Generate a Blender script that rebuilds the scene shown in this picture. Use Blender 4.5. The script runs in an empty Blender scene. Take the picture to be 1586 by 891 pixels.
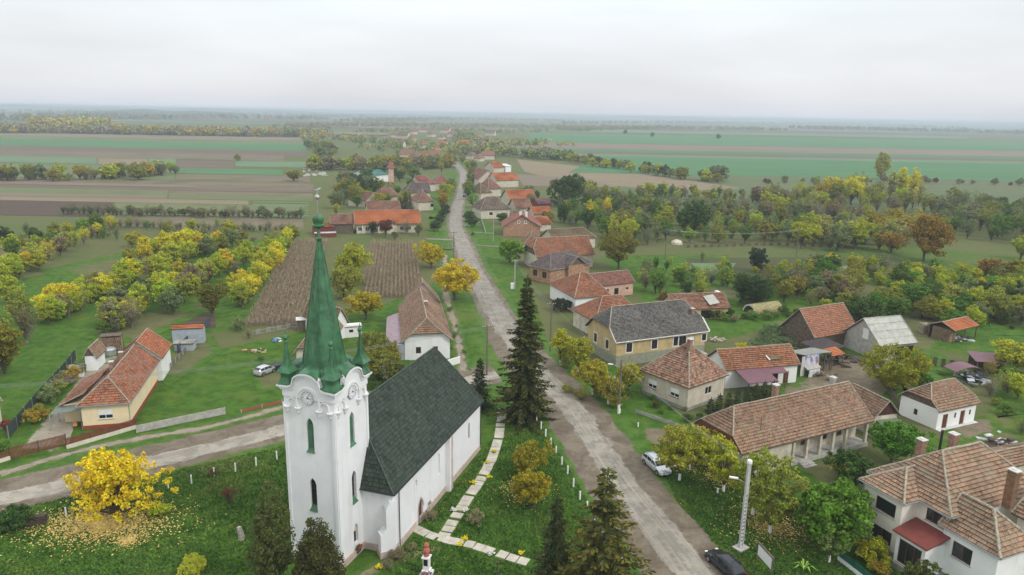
import bpy, bmesh, math, random
import numpy as np
from mathutils import Vector, Matrix
R = math.radians
scene = bpy.context.scene
col = scene.collection

# ------------------------------------------------------------------ camera
FOC, CAM_H = 1110.0, 43.0
PITCH, ROLL = R(13.65), R(1.05)
cam_d = bpy.data.cameras.new('camera')
cam = bpy.data.objects.new('camera', cam_d); col.objects.link(cam)
cam.location = (0, 0, CAM_H)
cam.matrix_world = (Matrix.Translation((0, 0, CAM_H)) @ Matrix.Rotation(R(90) - PITCH, 4, 'X')
                    @ Matrix.Rotation(ROLL, 4, 'Z'))
cam_d.sensor_fit = 'HORIZONTAL'; cam_d.sensor_width = 36.0
cam_d.lens = 36.0 * FOC / 1586.0
cam_d.clip_start = 0.5; cam_d.clip_end = 60000
scene.camera = cam

# ------------------------------------------------------------------ sky, sun, exposure
SUN_EL, SUN_AZ = R(42), R(35)          # azimuth measured from +X towards -Y
w = bpy.data.worlds.new('World'); scene.world = w; w.use_nodes = True
nt = w.node_tree; nt.nodes.clear()
def wn(t, **k):
    n = nt.nodes.new(t)
    for a, b in k.items(): setattr(n, a, b)
    return n
out = wn('ShaderNodeOutputWorld'); bg = wn('ShaderNodeBackground'); bg.inputs[1].default_value = 0.1
sky = wn('ShaderNodeTexSky', sky_type='NISHITA'); sky.sun_disc = False
sky.sun_elevation = SUN_EL; sky.sun_rotation = R(90) + SUN_AZ
tc = wn('ShaderNodeTexCoord'); sep = wn('ShaderNodeSeparateXYZ')
nt.links.new(tc.outputs['Generated'], sep.inputs[0])
ramp = wn('ShaderNodeValToRGB')
cr = ramp.color_ramp
cr.elements[0].position = 0.0; cr.elements[0].color = (.68, .72, .80, 1)
cr.elements[1].position = 1.0; cr.elements[1].color = (1.45, 1.48, 1.5, 1)
for p_, c_ in ((0.025, (.76, .775, .81, 1)), (0.07, (.81, .825, .85, 1)), (0.15, (.90, .955, .99, 1)), (0.5, (1.12, 1.16, 1.2, 1))):
    e = cr.elements.new(p_); e.color = c_
nt.links.new(sep.outputs['Z'], ramp.inputs[0])
mp = wn('ShaderNodeMapping'); mp.inputs['Scale'].default_value = (1, 1, 5)
nz = wn('ShaderNodeTexNoise'); nz.inputs['Scale'].default_value = 2.2; nz.inputs['Detail'].default_value = 5
nz.inputs['Roughness'].default_value = .5
nt.links.new(tc.outputs['Generated'], mp.inputs[0]); nt.links.new(mp.outputs[0], nz.inputs['Vector'])
mr = wn('ShaderNodeMapRange'); mr.inputs[1].default_value = .3; mr.inputs[2].default_value = .7
mr.inputs[3].default_value = 9.0; mr.inputs[4].default_value = 10.9
nt.links.new(nz.outputs[0], mr.inputs[0])
vm = wn('ShaderNodeVectorMath', operation='SCALE')
nt.links.new(ramp.outputs[0], vm.inputs[0]); nt.links.new(mr.outputs[0], vm.inputs['Scale'])
mx = wn('ShaderNodeMix', data_type='RGBA'); mx.inputs[0].default_value = .93
nt.links.new(sky.outputs[0], mx.inputs[6]); nt.links.new(vm.outputs[0], mx.inputs[7])
nt.links.new(mx.outputs[2], bg.inputs[0]); nt.links.new(bg.outputs[0], out.inputs[0])

sd = bpy.data.lights.new('sun', 'SUN'); sd.energy = 1.5; sd.angle = R(14); sd.color = (1, .96, .9)
so = bpy.data.objects.new('sun', sd); col.objects.link(so)
sv = Vector((math.cos(SUN_AZ) * math.cos(SUN_EL), -math.sin(SUN_AZ) * math.cos(SUN_EL), math.sin(SUN_EL)))
so.rotation_euler = sv.to_track_quat('Z', 'Y').to_euler()
scene.view_settings.view_transform = 'Standard'; scene.view_settings.look = 'None'
scene.view_settings.exposure = 0.12; scene.view_settings.gamma = 1.0
scene.view_settings.use_curve_mapping = False
scene.render.engine = 'CYCLES'
scene.cycles.max_bounces = 5; scene.cycles.diffuse_bounces = 3; scene.cycles.glossy_bounces = 2
scene.cycles.transmission_bounces = 3; scene.cycles.volume_bounces = 2; scene.cycles.transparent_max_bounces = 6
scene.cycles.use_denoising = True

# ------------------------------------------------------------------ surveying: where a sight line meets a level
def G(u, v, z=0.0):
    x = u - 793; y = v - 445.5
    X = x * math.cos(ROLL) + y * math.sin(ROLL); Y = -x * math.sin(ROLL) + y * math.cos(ROLL)
    d = (X, FOC * math.cos(PITCH) - Y * math.sin(PITCH), -FOC * math.sin(PITCH) - Y * math.cos(PITCH))
    t = (CAM_H - z) / -d[2]
    return Vector((d[0] * t, d[1] * t, z))

# ------------------------------------------------------------------ tagging
def tag(o, label=None, cat=None, group=None, kind=None):
    if label: o['label'] = label
    if cat: o['category'] = cat
    if group: o['group'] = group
    if kind: o['kind'] = kind
    return o
def thing(name, loc, label, cat, group=None, rz=0.0):
    o = bpy.data.objects.new(name, None); col.objects.link(o)
    o.location = loc; o.rotation_euler = (0, 0, rz); o.empty_display_size = .2
    return tag(o, label, cat, group)
def kids(o): return [c for c in bpy.data.objects if c.parent == o]
_tree_cache = {}
def copy_tree(o, parent=None):
    key = o.name
    if key not in _tree_cache:
        def rec(q): return (q, [rec(c) for c in kids(q)])
        _tree_cache[key] = rec(o)
    def mk(node, par):
        q, ch = node; c = q.copy(); col.objects.link(c); c.parent = par
        for h in ch: mk(h, c)
        return c
    return mk(_tree_cache[key], parent)

# ------------------------------------------------------------------ mesh builder
class MB:
    def __init__(s, M=None):
        s.v = []; s.f = []; s.uv = []; s.mi = []; s.M = M or Matrix()
    def face(s, pts, uv=None, mi=0):
        n = len(s.v)
        for p in pts: s.v.append(tuple(s.M @ Vector(p)))
        s.f.append(tuple(range(n, n + len(pts)))); s.mi.append(mi)
        if uv is None:
            P = [Vector(p) for p in pts]
            nrm = (P[1] - P[0]).cross(P[2] - P[0])
            a = (abs(nrm.x), abs(nrm.y), abs(nrm.z)); k = a.index(max(a))
            uv = [((p.y, p.z), (p.x, p.z), (p.x, p.y))[k] for p in P]
        s.uv.append(uv)
    def box(s, c, d, rz=0, mi=0):
        hx, hy, hz = d[0] / 2, d[1] / 2, d[2] / 2
        ca, sa = math.cos(rz), math.sin(rz)
        def P(x, y, z): return (c[0] + x * ca - y * sa, c[1] + x * sa + y * ca, c[2] + z)
        q = [P(*k) for k in ((-hx,-hy,-hz),(hx,-hy,-hz),(hx,hy,-hz),(-hx,hy,-hz),(-hx,-hy,hz),(hx,-hy,hz),(hx,hy,hz),(-hx,hy,hz))]
        for f in ((0,3,2,1),(4,5,6,7),(0,1,5,4),(1,2,6,5),(2,3,7,6),(3,0,4,7)): s.face([q[i] for i in f], mi=mi)
        return s
    def bx(s, x0, x1, y0, y1, z0, z1, mi=0):
        return s.box(((x0+x1)/2, (y0+y1)/2, (z0+z1)/2), (abs(x1-x0), abs(y1-y0), abs(z1-z0)), 0, mi)
    def prism(s, poly, z0, z1, mi=0):
        n = len(poly)
        s.face([(p[0], p[1], z1) for p in poly], mi=mi); s.face([(p[0], p[1], z0) for p in reversed(poly)], mi=mi)
        for i in range(n):
            a, b = poly[i], poly[(i + 1) % n]
            s.face([(a[0], a[1], z0), (b[0], b[1], z0), (b[0], b[1], z1), (a[0], a[1], z1)], mi=mi)
        return s
    def prism_y(s, poly, y0, y1, mi=0):          # polygon in xz pushed along y
        n = len(poly)
        s.face([(p[0], y0, p[1]) for p in poly], mi=mi); s.face([(p[0], y1, p[1]) for p in reversed(poly)], mi=mi)
        for i in range(n):
            a, b = poly[i], poly[(i + 1) % n]
            s.face([(a[0], y1, a[1]), (b[0], y1, b[1]), (b[0], y0, b[1]), (a[0], y0, a[1])], mi=mi)
        return s
    def tube(s, pts, rad, n=6, mi=0):
        pts = [Vector(p) for p in pts]
        if not hasattr(rad, '__len__'): rad = [rad] * len(pts)
        rings = []
        for i, p in enumerate(pts):
            t = (pts[min(i + 1, len(pts) - 1)] - pts[max(i - 1, 0)]).normalized()
            a = t.cross(Vector((0, 0, 1)))
            if a.length < .05: a = t.cross(Vector((1, 0, 0)))
            a.normalize(); b = t.cross(a)
            rings.append([p + (a * math.cos(2*math.pi*k/n) + b * math.sin(2*math.pi*k/n)) * rad[i] for k in range(n)])
        for i in range(len(rings) - 1):
            for k in range(n):
                s.face([rings[i][k], rings[i][(k+1) % n], rings[i+1][(k+1) % n], rings[i+1][k]], mi=mi)
        s.face(list(reversed(rings[0])), mi=mi); s.face(rings[-1], mi=mi)
        return s
    def lathe(s, prof, c=(0, 0, 0), n=12, rot=0.0, mi=0):   # prof: (radius, z) from bottom up
        R_ = [[(c[0] + r * math.cos(rot + 2*math.pi*k/n), c[1] + r * math.sin(rot + 2*math.pi*k/n), c[2] + z) for k in range(n)] for r, z in prof]
        for i in range(len(R_) - 1):
            for k in range(n): s.face([R_[i][k], R_[i][(k+1) % n], R_[i+1][(k+1) % n], R_[i+1][k]], mi=mi)
        s.face(list(reversed(R_[0])), mi=mi); s.face(R_[-1], mi=mi)
        return s
    def build(s, name, mat, parent=None, label=None, smooth=False, weld=False):
        me = bpy.data.meshes.new(name)
        off = Vector(parent.matrix_world.translation) if (parent and False) else Vector((0, 0, 0))
        if parent is not None:
            p = parent
            while p is not None: off = off + p.location; p = p.parent
        vs = [(x - off.x, y - off.y, z - off.z) for x, y, z in s.v]
        me.from_pydata(vs, [], s.f)
        uvl = me.uv_layers.new(name='UVMap')
        flat = [c for u in s.uv for p in u for c in p]
        uvl.data.foreach_set('uv', flat)
        for m in (mat if isinstance(mat, (list, tuple)) else [mat]): me.materials.append(m)
        me.polygons.foreach_set('material_index', s.mi)
        if weld or smooth:
            bm = bmesh.new(); bm.from_mesh(me); bmesh.ops.remove_doubles(bm, verts=bm.verts, dist=1e-4)
            bmesh.ops.recalc_face_normals(bm, faces=bm.faces); bm.to_mesh(me); bm.free()
        if smooth: me.polygons.foreach_set('use_smooth', [True] * len(me.polygons))
        me.update()
        o = bpy.data.objects.new(name, me); col.objects.link(o); o.parent = parent
        if label: o['label'] = label
        return o
def np_mesh(name, V, quads, mats, parent=None, mi=None, attr=None, smooth=False):
    me = bpy.data.meshes.new(name)
    V = np.asarray(V, dtype=np.float32); quads = np.asarray(quads, dtype=np.int32)
    me.vertices.add(len(V)); me.vertices.foreach_set('co', V.ravel())
    me.loops.add(quads.size); me.loops.foreach_set('vertex_index', quads.ravel())
    k = quads.shape[1]
    me.polygons.add(len(quads)); me.polygons.foreach_set('loop_start', np.arange(0, quads.size, k, dtype=np.int32))
    me.polygons.foreach_set('loop_total', np.full(len(quads), k, dtype=np.int32))
    for m in mats: me.materials.append(m)
    if mi is not None: me.polygons.foreach_set('material_index', np.asarray(mi, dtype=np.int32))
    if attr is not None:
        a = me.attributes.new('tint', 'FLOAT', 'POINT'); a.data.foreach_set('value', np.asarray(attr, dtype=np.float32))
    if smooth: me.polygons.foreach_set('use_smooth', [True] * len(quads))
    me.update(calc_edges=True)
    o = bpy.data.objects.new(name, me); col.objects.link(o); o.parent = parent
    return o
def cut(obj, cutter_mb):
    """cut real openings through a mesh with boxes"""
    cm = bpy.data.meshes.new('c'); cm.from_pydata(cutter_mb.v, [], cutter_mb.f)
    bm = bmesh.new(); bm.from_mesh(cm); bmesh.ops.remove_doubles(bm, verts=bm.verts, dist=1e-4)
    bmesh.ops.recalc_face_normals(bm, faces=bm.faces); bm.to_mesh(cm); bm.free()
    co = bpy.data.objects.new('c', cm); col.objects.link(co)
    off = Vector((0, 0, 0)); p = obj.parent
    while p is not None: off = off + p.location; p = p.parent
    co.location = -off; co.parent = None
    saved = obj.parent; obj.parent = None
    m = obj.modifiers.new('b', 'BOOLEAN'); m.object = co; m.operation = 'DIFFERENCE'; m.solver = 'EXACT'
    bpy.context.view_layer.update()
    dg = bpy.context.evaluated_depsgraph_get()
    nm = bpy.data.meshes.new_from_object(obj.evaluated_get(dg))
    obj.modifiers.clear(); old = obj.data; obj.data = nm; obj.parent = saved
    bpy.data.objects.remove(co); bpy.data.meshes.remove(cm)

# ------------------------------------------------------------------ materials
def newmat(name):
    m = bpy.data.materials.new(name); m.use_nodes = True; t = m.node_tree; t.nodes.clear()
    o = t.nodes.new('ShaderNodeOutputMaterial'); b = t.nodes.new('ShaderNodeBsdfPrincipled')
    t.links.new(b.outputs[0], o.inputs[0]); b.inputs['Specular IOR Level'].default_value = .25
    return m, t, b
class NG:
    def __init__(s, t): s.t = t
    def n(s, kind, **k):
        q = s.t.nodes.new(kind)
        for a, b in k.items():
            if a in q.inputs.keys() and not hasattr(q, a): q.inputs[a].default_value = b
            else: setattr(q, a, b)
        return q
    def L(s, a, b): s.t.links.new(a, b)
    def coord(s, kind='Object', scale=(1, 1, 1), rot=(0, 0, 0)):
        c = s.n('ShaderNodeTexCoord'); m = s.n('ShaderNodeMapping')
        m.inputs['Scale'].default_value = scale; m.inputs['Rotation'].default_value = rot
        s.L(c.outputs[kind], m.inputs[0]); return m.outputs[0]
    def world(s, scale=(1, 1, 1), rot=(0, 0, 0)):
        c = s.n('ShaderNodeNewGeometry'); m = s.n('ShaderNodeMapping')
        m.inputs['Scale'].default_value = scale; m.inputs['Rotation'].default_value = rot
        s.L(c.outputs['Position'], m.inputs[0]); return m.outputs[0]
    def noise(s, vec, scale, detail=4, rough=.55, dist=0):
        q = s.n('ShaderNodeTexNoise'); q.inputs['Scale'].default_value = scale; q.inputs['Detail'].default_value = detail
        q.inputs['Roughness'].default_value = rough; q.inputs['Distortion'].default_value = dist
        if vec is not None: s.L(vec, q.inputs['Vector'])
        return q.outputs[0]
    def rng(s, val, a, b, c=0., d=1.):
        q = s.n('ShaderNodeMapRange'); q.interpolation_type = 'SMOOTHSTEP'
        for i, x in enumerate((a, b, c, d)): q.inputs[i + 1].default_value = x
        s.L(val, q.inputs[0]); return q.outputs[0]
    def mix(s, fac, a, b, blend='MIX'):
        q = s.n('ShaderNodeMix', data_type='RGBA', blend_type=blend)
        for sock, x in ((q.inputs[0], fac), (q.inputs[6], a), (q.inputs[7], b)):
            if isinstance(x, (tuple, list)): sock.default_value = (x[0], x[1], x[2], 1)
            elif isinstance(x, (int, float)): sock.default_value = x
            else: s.L(x, sock)
        return q.outputs[2]
    def math(s, op, a, b=0.):
        q = s.n('ShaderNodeMath', operation=op)
        for sock, x in ((q.inputs[0], a), (q.inputs[1], b)):
            if isinstance(x, (int, float)): sock.default_value = x
            else: s.L(x, sock)
        return q.outputs[0]
    def bump(s, h, strength, dist=.05):
        q = s.n('ShaderNodeBump'); q.inputs['Strength'].default_value = strength; q.inputs['Distance'].default_value = dist
        s.L(h, q.inputs['Height']); return q.outputs[0]
def plain(name, c, rough=.6, metal=0., var=.12, nscale=1.5, bumps=0., spec=.25, dirt=None, dirtfac=.5, coat=0, streak=0):
    m, t, b = newmat(name); g = NG(t)
    p = g.world(); n = g.noise(p, nscale, 5, .6)
    cc = g.mix(g.rng(n, .3, .7), tuple(x * (1 - var) for x in c), tuple(min(1, x * (1 + var)) for x in c))
    if dirt:
        n2 = g.noise(g.world((1, 1, .35) if not streak else (2.6, 2.6, .22)), nscale * .8, 8, .7)
        cc = g.mix(g.math('MULTIPLY', g.rng(n2, .5, .75), dirtfac), cc, dirt)
    g.L(cc, b.inputs['Base Color']); b.inputs['Roughness'].default_value = rough; b.inputs['Metallic'].default_value = metal
    b.inputs['Specular IOR Level'].default_value = spec; b.inputs['Coat Weight'].default_value = coat
    if bumps: g.L(g.bump(g.noise(p, nscale * 8, 4), bumps, .03), b.inputs['Normal'])
    return m
def tile_mat(name, c1, c2, lich, row=.38, wid=.28, lichfac=.6, patch=None, patchfac=.0, mort=(.05,.035,.025), bump=.6, seed=0, var=.38):
    m, t, b = newmat(name); g = NG(t)
    uv = g.n('ShaderNodeUVMap').outputs[0]
    br = g.n('ShaderNodeTexBrick'); br.offset = .5
    g.L(uv, br.inputs['Vector'])
    br.inputs['Color1'].default_value = (*c1, 1); br.inputs['Color2'].default_value = (*c2, 1); br.inputs['Mortar'].default_value = (*mort, 1)
    br.inputs['Scale'].default_value = 1; br.inputs['Mortar Size'].default_value = .03; br.inputs['Mortar Smooth'].default_value = .3
    br.inputs['Brick Width'].default_value = wid; br.inputs['Row Height'].default_value = row; br.inputs['Bias'].default_value = 0
    p = g.world(); sp = g.n('ShaderNodeSeparateXYZ'); g.L(uv, sp.inputs[0])
    cv = g.n('ShaderNodeCombineXYZ'); rw = g.math('FLOOR', g.math('DIVIDE', sp.outputs[1], row))
    g.L(g.math('FLOOR', g.math('ADD', g.math('DIVIDE', sp.outputs[0], wid), g.math('MULTIPLY', g.math('MODULO', rw, 2.), .5))), cv.inputs[0]); g.L(rw, cv.inputs[1])
    wnz = g.n('ShaderNodeTexWhiteNoise', noise_dimensions='2D'); g.L(cv.outputs[0], wnz.inputs['Vector'])
    big = g.noise(p, .35, 4, .6); mid = g.noise(p, 1.3, 6, .7); fine = g.noise(p, 7, 4, .7)
    hs = g.n('ShaderNodeHueSaturation'); g.L(br.outputs[0], hs.inputs['Color']); g.L(g.rng(wnz.outputs[0], 0, 1, 1-var, 1+var*.8), hs.inputs['Value'])
    cc = g.mix(g.rng(mid, .35, .7), hs.outputs[0], g.mix(.5, hs.outputs[0], tuple(x * .45 for x in c1)))
    if patch is not None: cc = g.mix(g.math('MULTIPLY', g.rng(big, .5, .62), patchfac), cc, patch)
    cc = g.mix(g.math('MULTIPLY', g.rng(g.math('ADD', g.math('MULTIPLY', mid, .5), g.math('MULTIPLY', fine, .6)), .5, .68), lichfac), cc, lich)
    g.L(cc, b.inputs['Base Color']); b.inputs['Roughness'].default_value = .9; b.inputs['Specular IOR Level'].default_value = .15
    g.L(g.bump(g.math('ADD', g.math('MULTIPLY', br.outputs[1], -1.), g.math('MULTIPLY', fine, .5)), bump, .03), b.inputs['Normal'])
    return m
T_ORANGE = tile_mat('tiles_orange', (.44,.15,.07), (.33,.10,.055), (.28,.22,.16), lichfac=.8, patch=(.2,.12,.09), patchfac=.4, var=.45)
T_BROWN = tile_mat('tiles_brown', (.38,.205,.125), (.27,.15,.095), (.29,.26,.19), var=.38, lichfac=.85, patch=(.17,.105,.075), patchfac=.5)
T_RED = tile_mat('tiles_red_mottled', (.44,.225,.145), (.20,.11,.08), (.36,.29,.21), lichfac=.75, var=.55, row=.42, wid=.36)
T_GREY = tile_mat('tiles_grey', (.105,.10,.098), (.24,.235,.22), (.30,.30,.26), wid=.24, row=.26, lichfac=.5)
T_PURPLE = tile_mat('tiles_slate', (.135,.105,.11), (.19,.15,.145), (.24,.21,.18), lichfac=.6)
T_MOSS = tile_mat('tiles_mossy', (.25,.15,.10), (.17,.12,.08), (.22,.21,.12), lichfac=.9)
T_NEW = tile_mat('tiles_new_orange', (.60,.20,.08), (.54,.17,.07), (.48,.19,.1), lichfac=.35, bump=.3, var=.1)
T_PINK = tile_mat('tiles_dull_red', (.42,.15,.12), (.36,.125,.10), (.34,.19,.15), lichfac=.4, bump=.3)
T_FAR = tile_mat('tiles_far', (.38,.18,.12), (.28,.14,.10), (.26,.21,.16), lichfac=.5)
T_CHURCH = tile_mat('shingles_green', (.030,.040,.032), (.062,.080,.062), (.11,.125,.10), row=.42, wid=.42, lichfac=.3, patch=(.045,.068,.05), patchfac=.4, mort=(.022,.03,.024), bump=.4, var=.22)
M_RIDGE = plain('ridge_mortar', (.33,.29,.22), .9, var=.4, nscale=5)
M_RIDGE_G = plain('ridge_green', (.06,.085,.065), .8, var=.3, nscale=4)
M_WHITE = plain('limewash', (.80,.80,.79), .85, var=.03, nscale=.6, bumps=.15, dirt=(.55,.52,.46), dirtfac=.35)
M_CHURCH = plain('church_limewash', (.75,.75,.765), .85, var=.04, nscale=.5, bumps=.2, dirt=(.60,.585,.56), dirtfac=.55, streak=1)
M_CREAM = plain('cream_plaster', (.80,.66,.42), .85, var=.04, nscale=.7, dirt=(.6,.5,.36), dirtfac=.35)
M_OLD = plain('old_plaster', (.56,.51,.41), .9, var=.18, nscale=.9, bumps=.2, dirt=(.34,.29,.22), dirtfac=.7)
M_OCHRE = plain('ochre_plaster', (.50,.38,.20), .9, var=.15, nscale=.8, bumps=.2, dirt=(.31,.29,.2), dirtfac=.8)
M_BEIGE = plain('beige_plaster', (.56,.50,.40), .9, var=.1, nscale=.9, bumps=.2, dirt=(.4,.35,.28), dirtfac=.5)
M_VILLA = plain('villa_plaster', (.72,.68,.60), .85, var=.06, nscale=.8, dirt=(.55,.47,.36), dirtfac=.4)
M_PINKW = plain('pink_plaster', (.55,.36,.28), .9, var=.15, nscale=1)
M_BRICK = tile_mat('brick', (.50,.21,.10), (.42,.16,.08), (.45,.30,.2), row=.12, wid=.28, lichfac=.25, mort=(.4,.32,.24), bump=.2)
M_CHIM = tile_mat('chimney_brick', (.42,.16,.08), (.30,.11,.06), (.35,.25,.17), row=.09, wid=.26, lichfac=.4, mort=(.3,.25,.2), bump=.3)
M_PLINTH = plain('plinth_pink', (.50,.40,.35), .9, var=.15, nscale=1.5)
M_PLINTHG = plain('plinth_grey', (.27,.27,.24), .9, var=.2, nscale=1.2)
M_REDBASE = plain('base_red', (.30,.065,.04), .8)
M_GREENTIN = plain('green_sheet', (.045,.145,.066), .45, metal=.2, var=.35, nscale=1.1, spec=.5, dirt=(.16,.22,.16), dirtfac=.8, streak=1)
M_WOOD = plain('weathered_wood', (.13,.10,.075), .9, var=.4, nscale=3, bumps=.4)
M_WOODL = plain('pale_wood', (.33,.27,.2), .9, var=.35, nscale=3, bumps=.4)
M_BROWNF = plain('window_brown', (.14,.05,.025), .55)
M_WFRAME = plain('window_white', (.78,.78,.76), .5, var=.03)
M_GUTTER = plain('gutter', (.33,.34,.34), .45, metal=.5)
M_CONC = plain('concrete', (.40,.385,.35), .9, var=.18, nscale=1.6, bumps=.25, dirt=(.25,.23,.19), dirtfac=.5)
M_CONCW = plain('concrete_pale', (.58,.57,.54), .9, var=.12, nscale=2, dirt=(.4,.38,.33), dirtfac=.5)
M_PAINTW = plain('white_paint', (.80,.80,.78), .7, var=.06, nscale=4, dirt=(.5,.47,.4), dirtfac=.4)
M_ASBEST = plain('fibre_cement', (.40,.40,.355), .9, var=.15, nscale=1.2, dirt=(.25,.25,.2), dirtfac=.6)
M_PURPLE = plain('maroon_sheet', (.17,.075,.095), .45, metal=.2, var=.12, spec=.5)
M_MAROON = plain('maroon_roof', (.17,.045,.035), .6, var=.12)
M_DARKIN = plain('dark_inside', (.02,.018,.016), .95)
M_METAL = plain('galvanised', (.42,.43,.43), .45, metal=.6, var=.1)
M_DARKMET = plain('dark_metal', (.05,.05,.055), .5, metal=.4)
M_BLUEW = plain('bluish_wall', (.36,.40,.45), .8, var=.1, dirt=(.3,.3,.28))
M_BROWNFENCE = plain('fence_brown', (.17,.05,.035), .6, var=.15)
M_TEAL = plain('teal_sheet', (.10,.26,.22), .6)
m, t, b = newmat('glass_dark'); b.inputs['Base Color'].default_value = (.02, .024, .028, 1); b.inputs['Roughness'].default_value = .08; b.inputs['Specular IOR Level'].default_value = .6
M_GLASS = m
M_BARK = plain('bark', (.11,.085,.065), .95, var=.35, nscale=6, bumps=.4)
M_BARKG = plain('bark_grey', (.19,.17,.14), .95, var=.35, nscale=6, bumps=.4)
def leaf_mat(name, second=(1.0, 1.14, .8), transl=.25, lo=.65, hi=1.25):
    m, t, b = newmat(name); g = NG(t)
    oi = g.n('ShaderNodeObjectInfo'); ge = g.n('ShaderNodeNewGeometry')
    at = g.n('ShaderNodeAttribute', attribute_name='tint')
    c0 = oi.outputs['Color']
    sh = g.n('ShaderNodeMix', data_type='RGBA', blend_type='MULTIPLY'); sh.inputs[0].default_value = 1
    g.L(c0, sh.inputs[6]); sh.inputs[7].default_value = (*second, 1)
    c = g.mix(g.rng(at.outputs['Fac'], .2, .8), c0, sh.outputs[2])
    hs = g.n('ShaderNodeHueSaturation'); g.L(c, hs.inputs['Color'])
    g.L(g.rng(ge.outputs['Random Per Island'], 0, 1, lo, hi), hs.inputs['Value'])
    g.L(g.rng(oi.outputs['Random'], 0, 1, .488, .512), hs.inputs['Hue'])
    g.L(hs.outputs[0], b.inputs['Base Color']); b.inputs['Roughness'].default_value = .7; b.inputs['Specular IOR Level'].default_value = .12
    tr = g.n('ShaderNodeBsdfTranslucent'); g.L(hs.outputs[0], tr.inputs[0])
    ms = g.n('ShaderNodeMixShader'); ms.inputs[0].default_value = transl
    g.L(b.outputs[0], ms.inputs[1]); g.L(tr.outputs[0], ms.inputs[2])
    o = [n for n in t.nodes if n.type == 'OUTPUT_MATERIAL'][0]; g.L(ms.outputs[0], o.inputs[0])
    return m
M_LEAF = leaf_mat('leaves')
M_NEEDLE = leaf_mat('needles', second=(1.9, 1.25, .6), transl=.12, lo=.5, hi=1.4)
# ------------------------------------------------------------------ ground, roads, fields
def grass_nodes(g, bright=1.0):
    p = g.world(); a = g.noise(p, .045, 4, .6); b_ = g.noise(p, .5, 6, .7); c = g.noise(p, 5, 4, .75); d = g.noise(p, .17, 5, .65, .6)
    k = bright
    cc = g.mix(g.rng(b_, .3, .7), (.040*k, .103*k, .013*k), (.095*k, .185*k, .024*k))
    cc = g.mix(g.math('MULTIPLY', g.rng(d, .52, .7), .75), cc, (.13*k, .175*k, .03*k))
    cc = g.mix(g.math('MULTIPLY', g.rng(a, .55, .72), .5), cc, (.17*k, .17*k, .05*k))
    cc = g.mix(g.math('MULTIPLY', g.rng(c, .42, .65), .5), cc, g.mix(.6, cc, (.015, .035, .006)))
    h = g.math('ADD', g.math('MULTIPLY', c, .6), g.noise(p, 16, 3, .8))
    return cc, h
def grass_mat(name, bright=1.0, bump=.7):
    m, t, b = newmat(name); g = NG(t); cc, h = grass_nodes(g, bright)
    g.L(cc, b.inputs['Base Color']); b.inputs['Roughness'].default_value = .9; b.inputs['Specular IOR Level'].default_value = .1
    g.L(g.bump(h, bump, .12), b.inputs['Normal']); return m
M_GRASS = grass_mat('lawn_grass')
def scrub_mat(name, c1, c2, c3, s=.1, bump=.6, dist=.3):
    m, t, b = newmat(name); g = NG(t); p = g.world()
    cc = g.mix(g.rng(g.noise(p, s, 5, .65, .5), .35, .65), c1, c2)
    cc = g.mix(g.math('MULTIPLY', g.rng(g.noise(p, s * 4.3, 6, .7), .5, .7), .8), cc, c3)
    cc = g.mix(g.math('MULTIPLY', g.rng(g.noise(p, 3.5, 5, .75), .45, .7), .4), cc, tuple(x * .35 for x in c1))
    g.L(cc, b.inputs['Base Color']); b.inputs['Roughness'].default_value = .95; b.inputs['Specular IOR Level'].default_value = .1
    g.L(g.bump(g.noise(p, 4, 5, .75), bump, dist), b.inputs['Normal']); return m
M_GROUND = scrub_mat('rough_ground', (.10,.135,.04), (.13,.135,.055), (.165,.13,.075), .05)
M_SCRUB = scrub_mat('scrub_ground', (.06,.10,.02), (.045,.10,.015), (.12,.115,.04), .12)
M_DIRTY = scrub_mat('yard_dirt', (.17,.14,.095), (.22,.18,.125), (.09,.10,.035), .2, .4, .1)
def dirt_c(g, p): 
    a = g.noise(p, .3, 6, .7, .8); b_ = g.noise(p, 2.5, 5, .7)
    cc = g.mix(g.rng(a, .35, .65), (.125, .098, .068), (.215, .18, .135))
    return g.mix(g.math('MULTIPLY', g.rng(b_, .45, .7), .5), cc, (.09, .075, .055))
def field_mat(name, c1, c2, rows=.5, ang=0., s=.02, contrast=.5, c3=None, row_var=.35):
    m, t, b = newmat(name); g = NG(t)
    pr = g.world((1, 1, 1), (0, 0, -ang))
    st = g.noise(g.world((.004, rows, 1), (0, 0, -ang)), 1.0, 4, .7)      # long streaks
    p = g.world()
    cc = g.mix(g.rng(st, .38, .62), c1, c2)
    cc = g.mix(g.math('MULTIPLY', g.rng(g.noise(p, s, 6, .65, 1), .45, .7), contrast), cc, c3 or tuple(x * .75 for x in c1))
    cc = g.mix(g.math('MULTIPLY', g.rng(g.noise(p, .8, 5, .8), .4, .7), row_var), cc, tuple(x * .45 for x in c1))
    g.L(cc, b.inputs['Base Color']); b.inputs['Roughness'].default_value = .95; b.inputs['Specular IOR Level'].default_value = .1
    g.L(g.bump(g.noise(p, 2, 5, .8), .5, .3), b.inputs['Normal']); return m
F_GREEN = field_mat('winter_wheat', (.075,.175,.075), (.09,.195,.085), .05, 0, .008, .35, row_var=.12)
F_GREEN2 = field_mat('pale_green_crop', (.13,.20,.11), (.145,.215,.12), .08, 0, .02, .35, row_var=.15)
F_BROWN = field_mat('ploughed_soil', (.135,.10,.078), (.17,.13,.10), .12, 0, .01, .3, row_var=.15)
F_BROWN2 = field_mat('stubble_soil', (.19,.15,.11), (.225,.18,.135), .15, 0, .015, .3, row_var=.2)
F_PURPLE = field_mat('dry_weeds', (.17,.14,.10), (.20,.175,.11), .2, 0, .03, .6, (.08,.10,.035), .5)
F_STRAW = field_mat('straw_stubble', (.22,.175,.115), (.255,.205,.135), .3, 0, .03, .3, row_var=.2)
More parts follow.
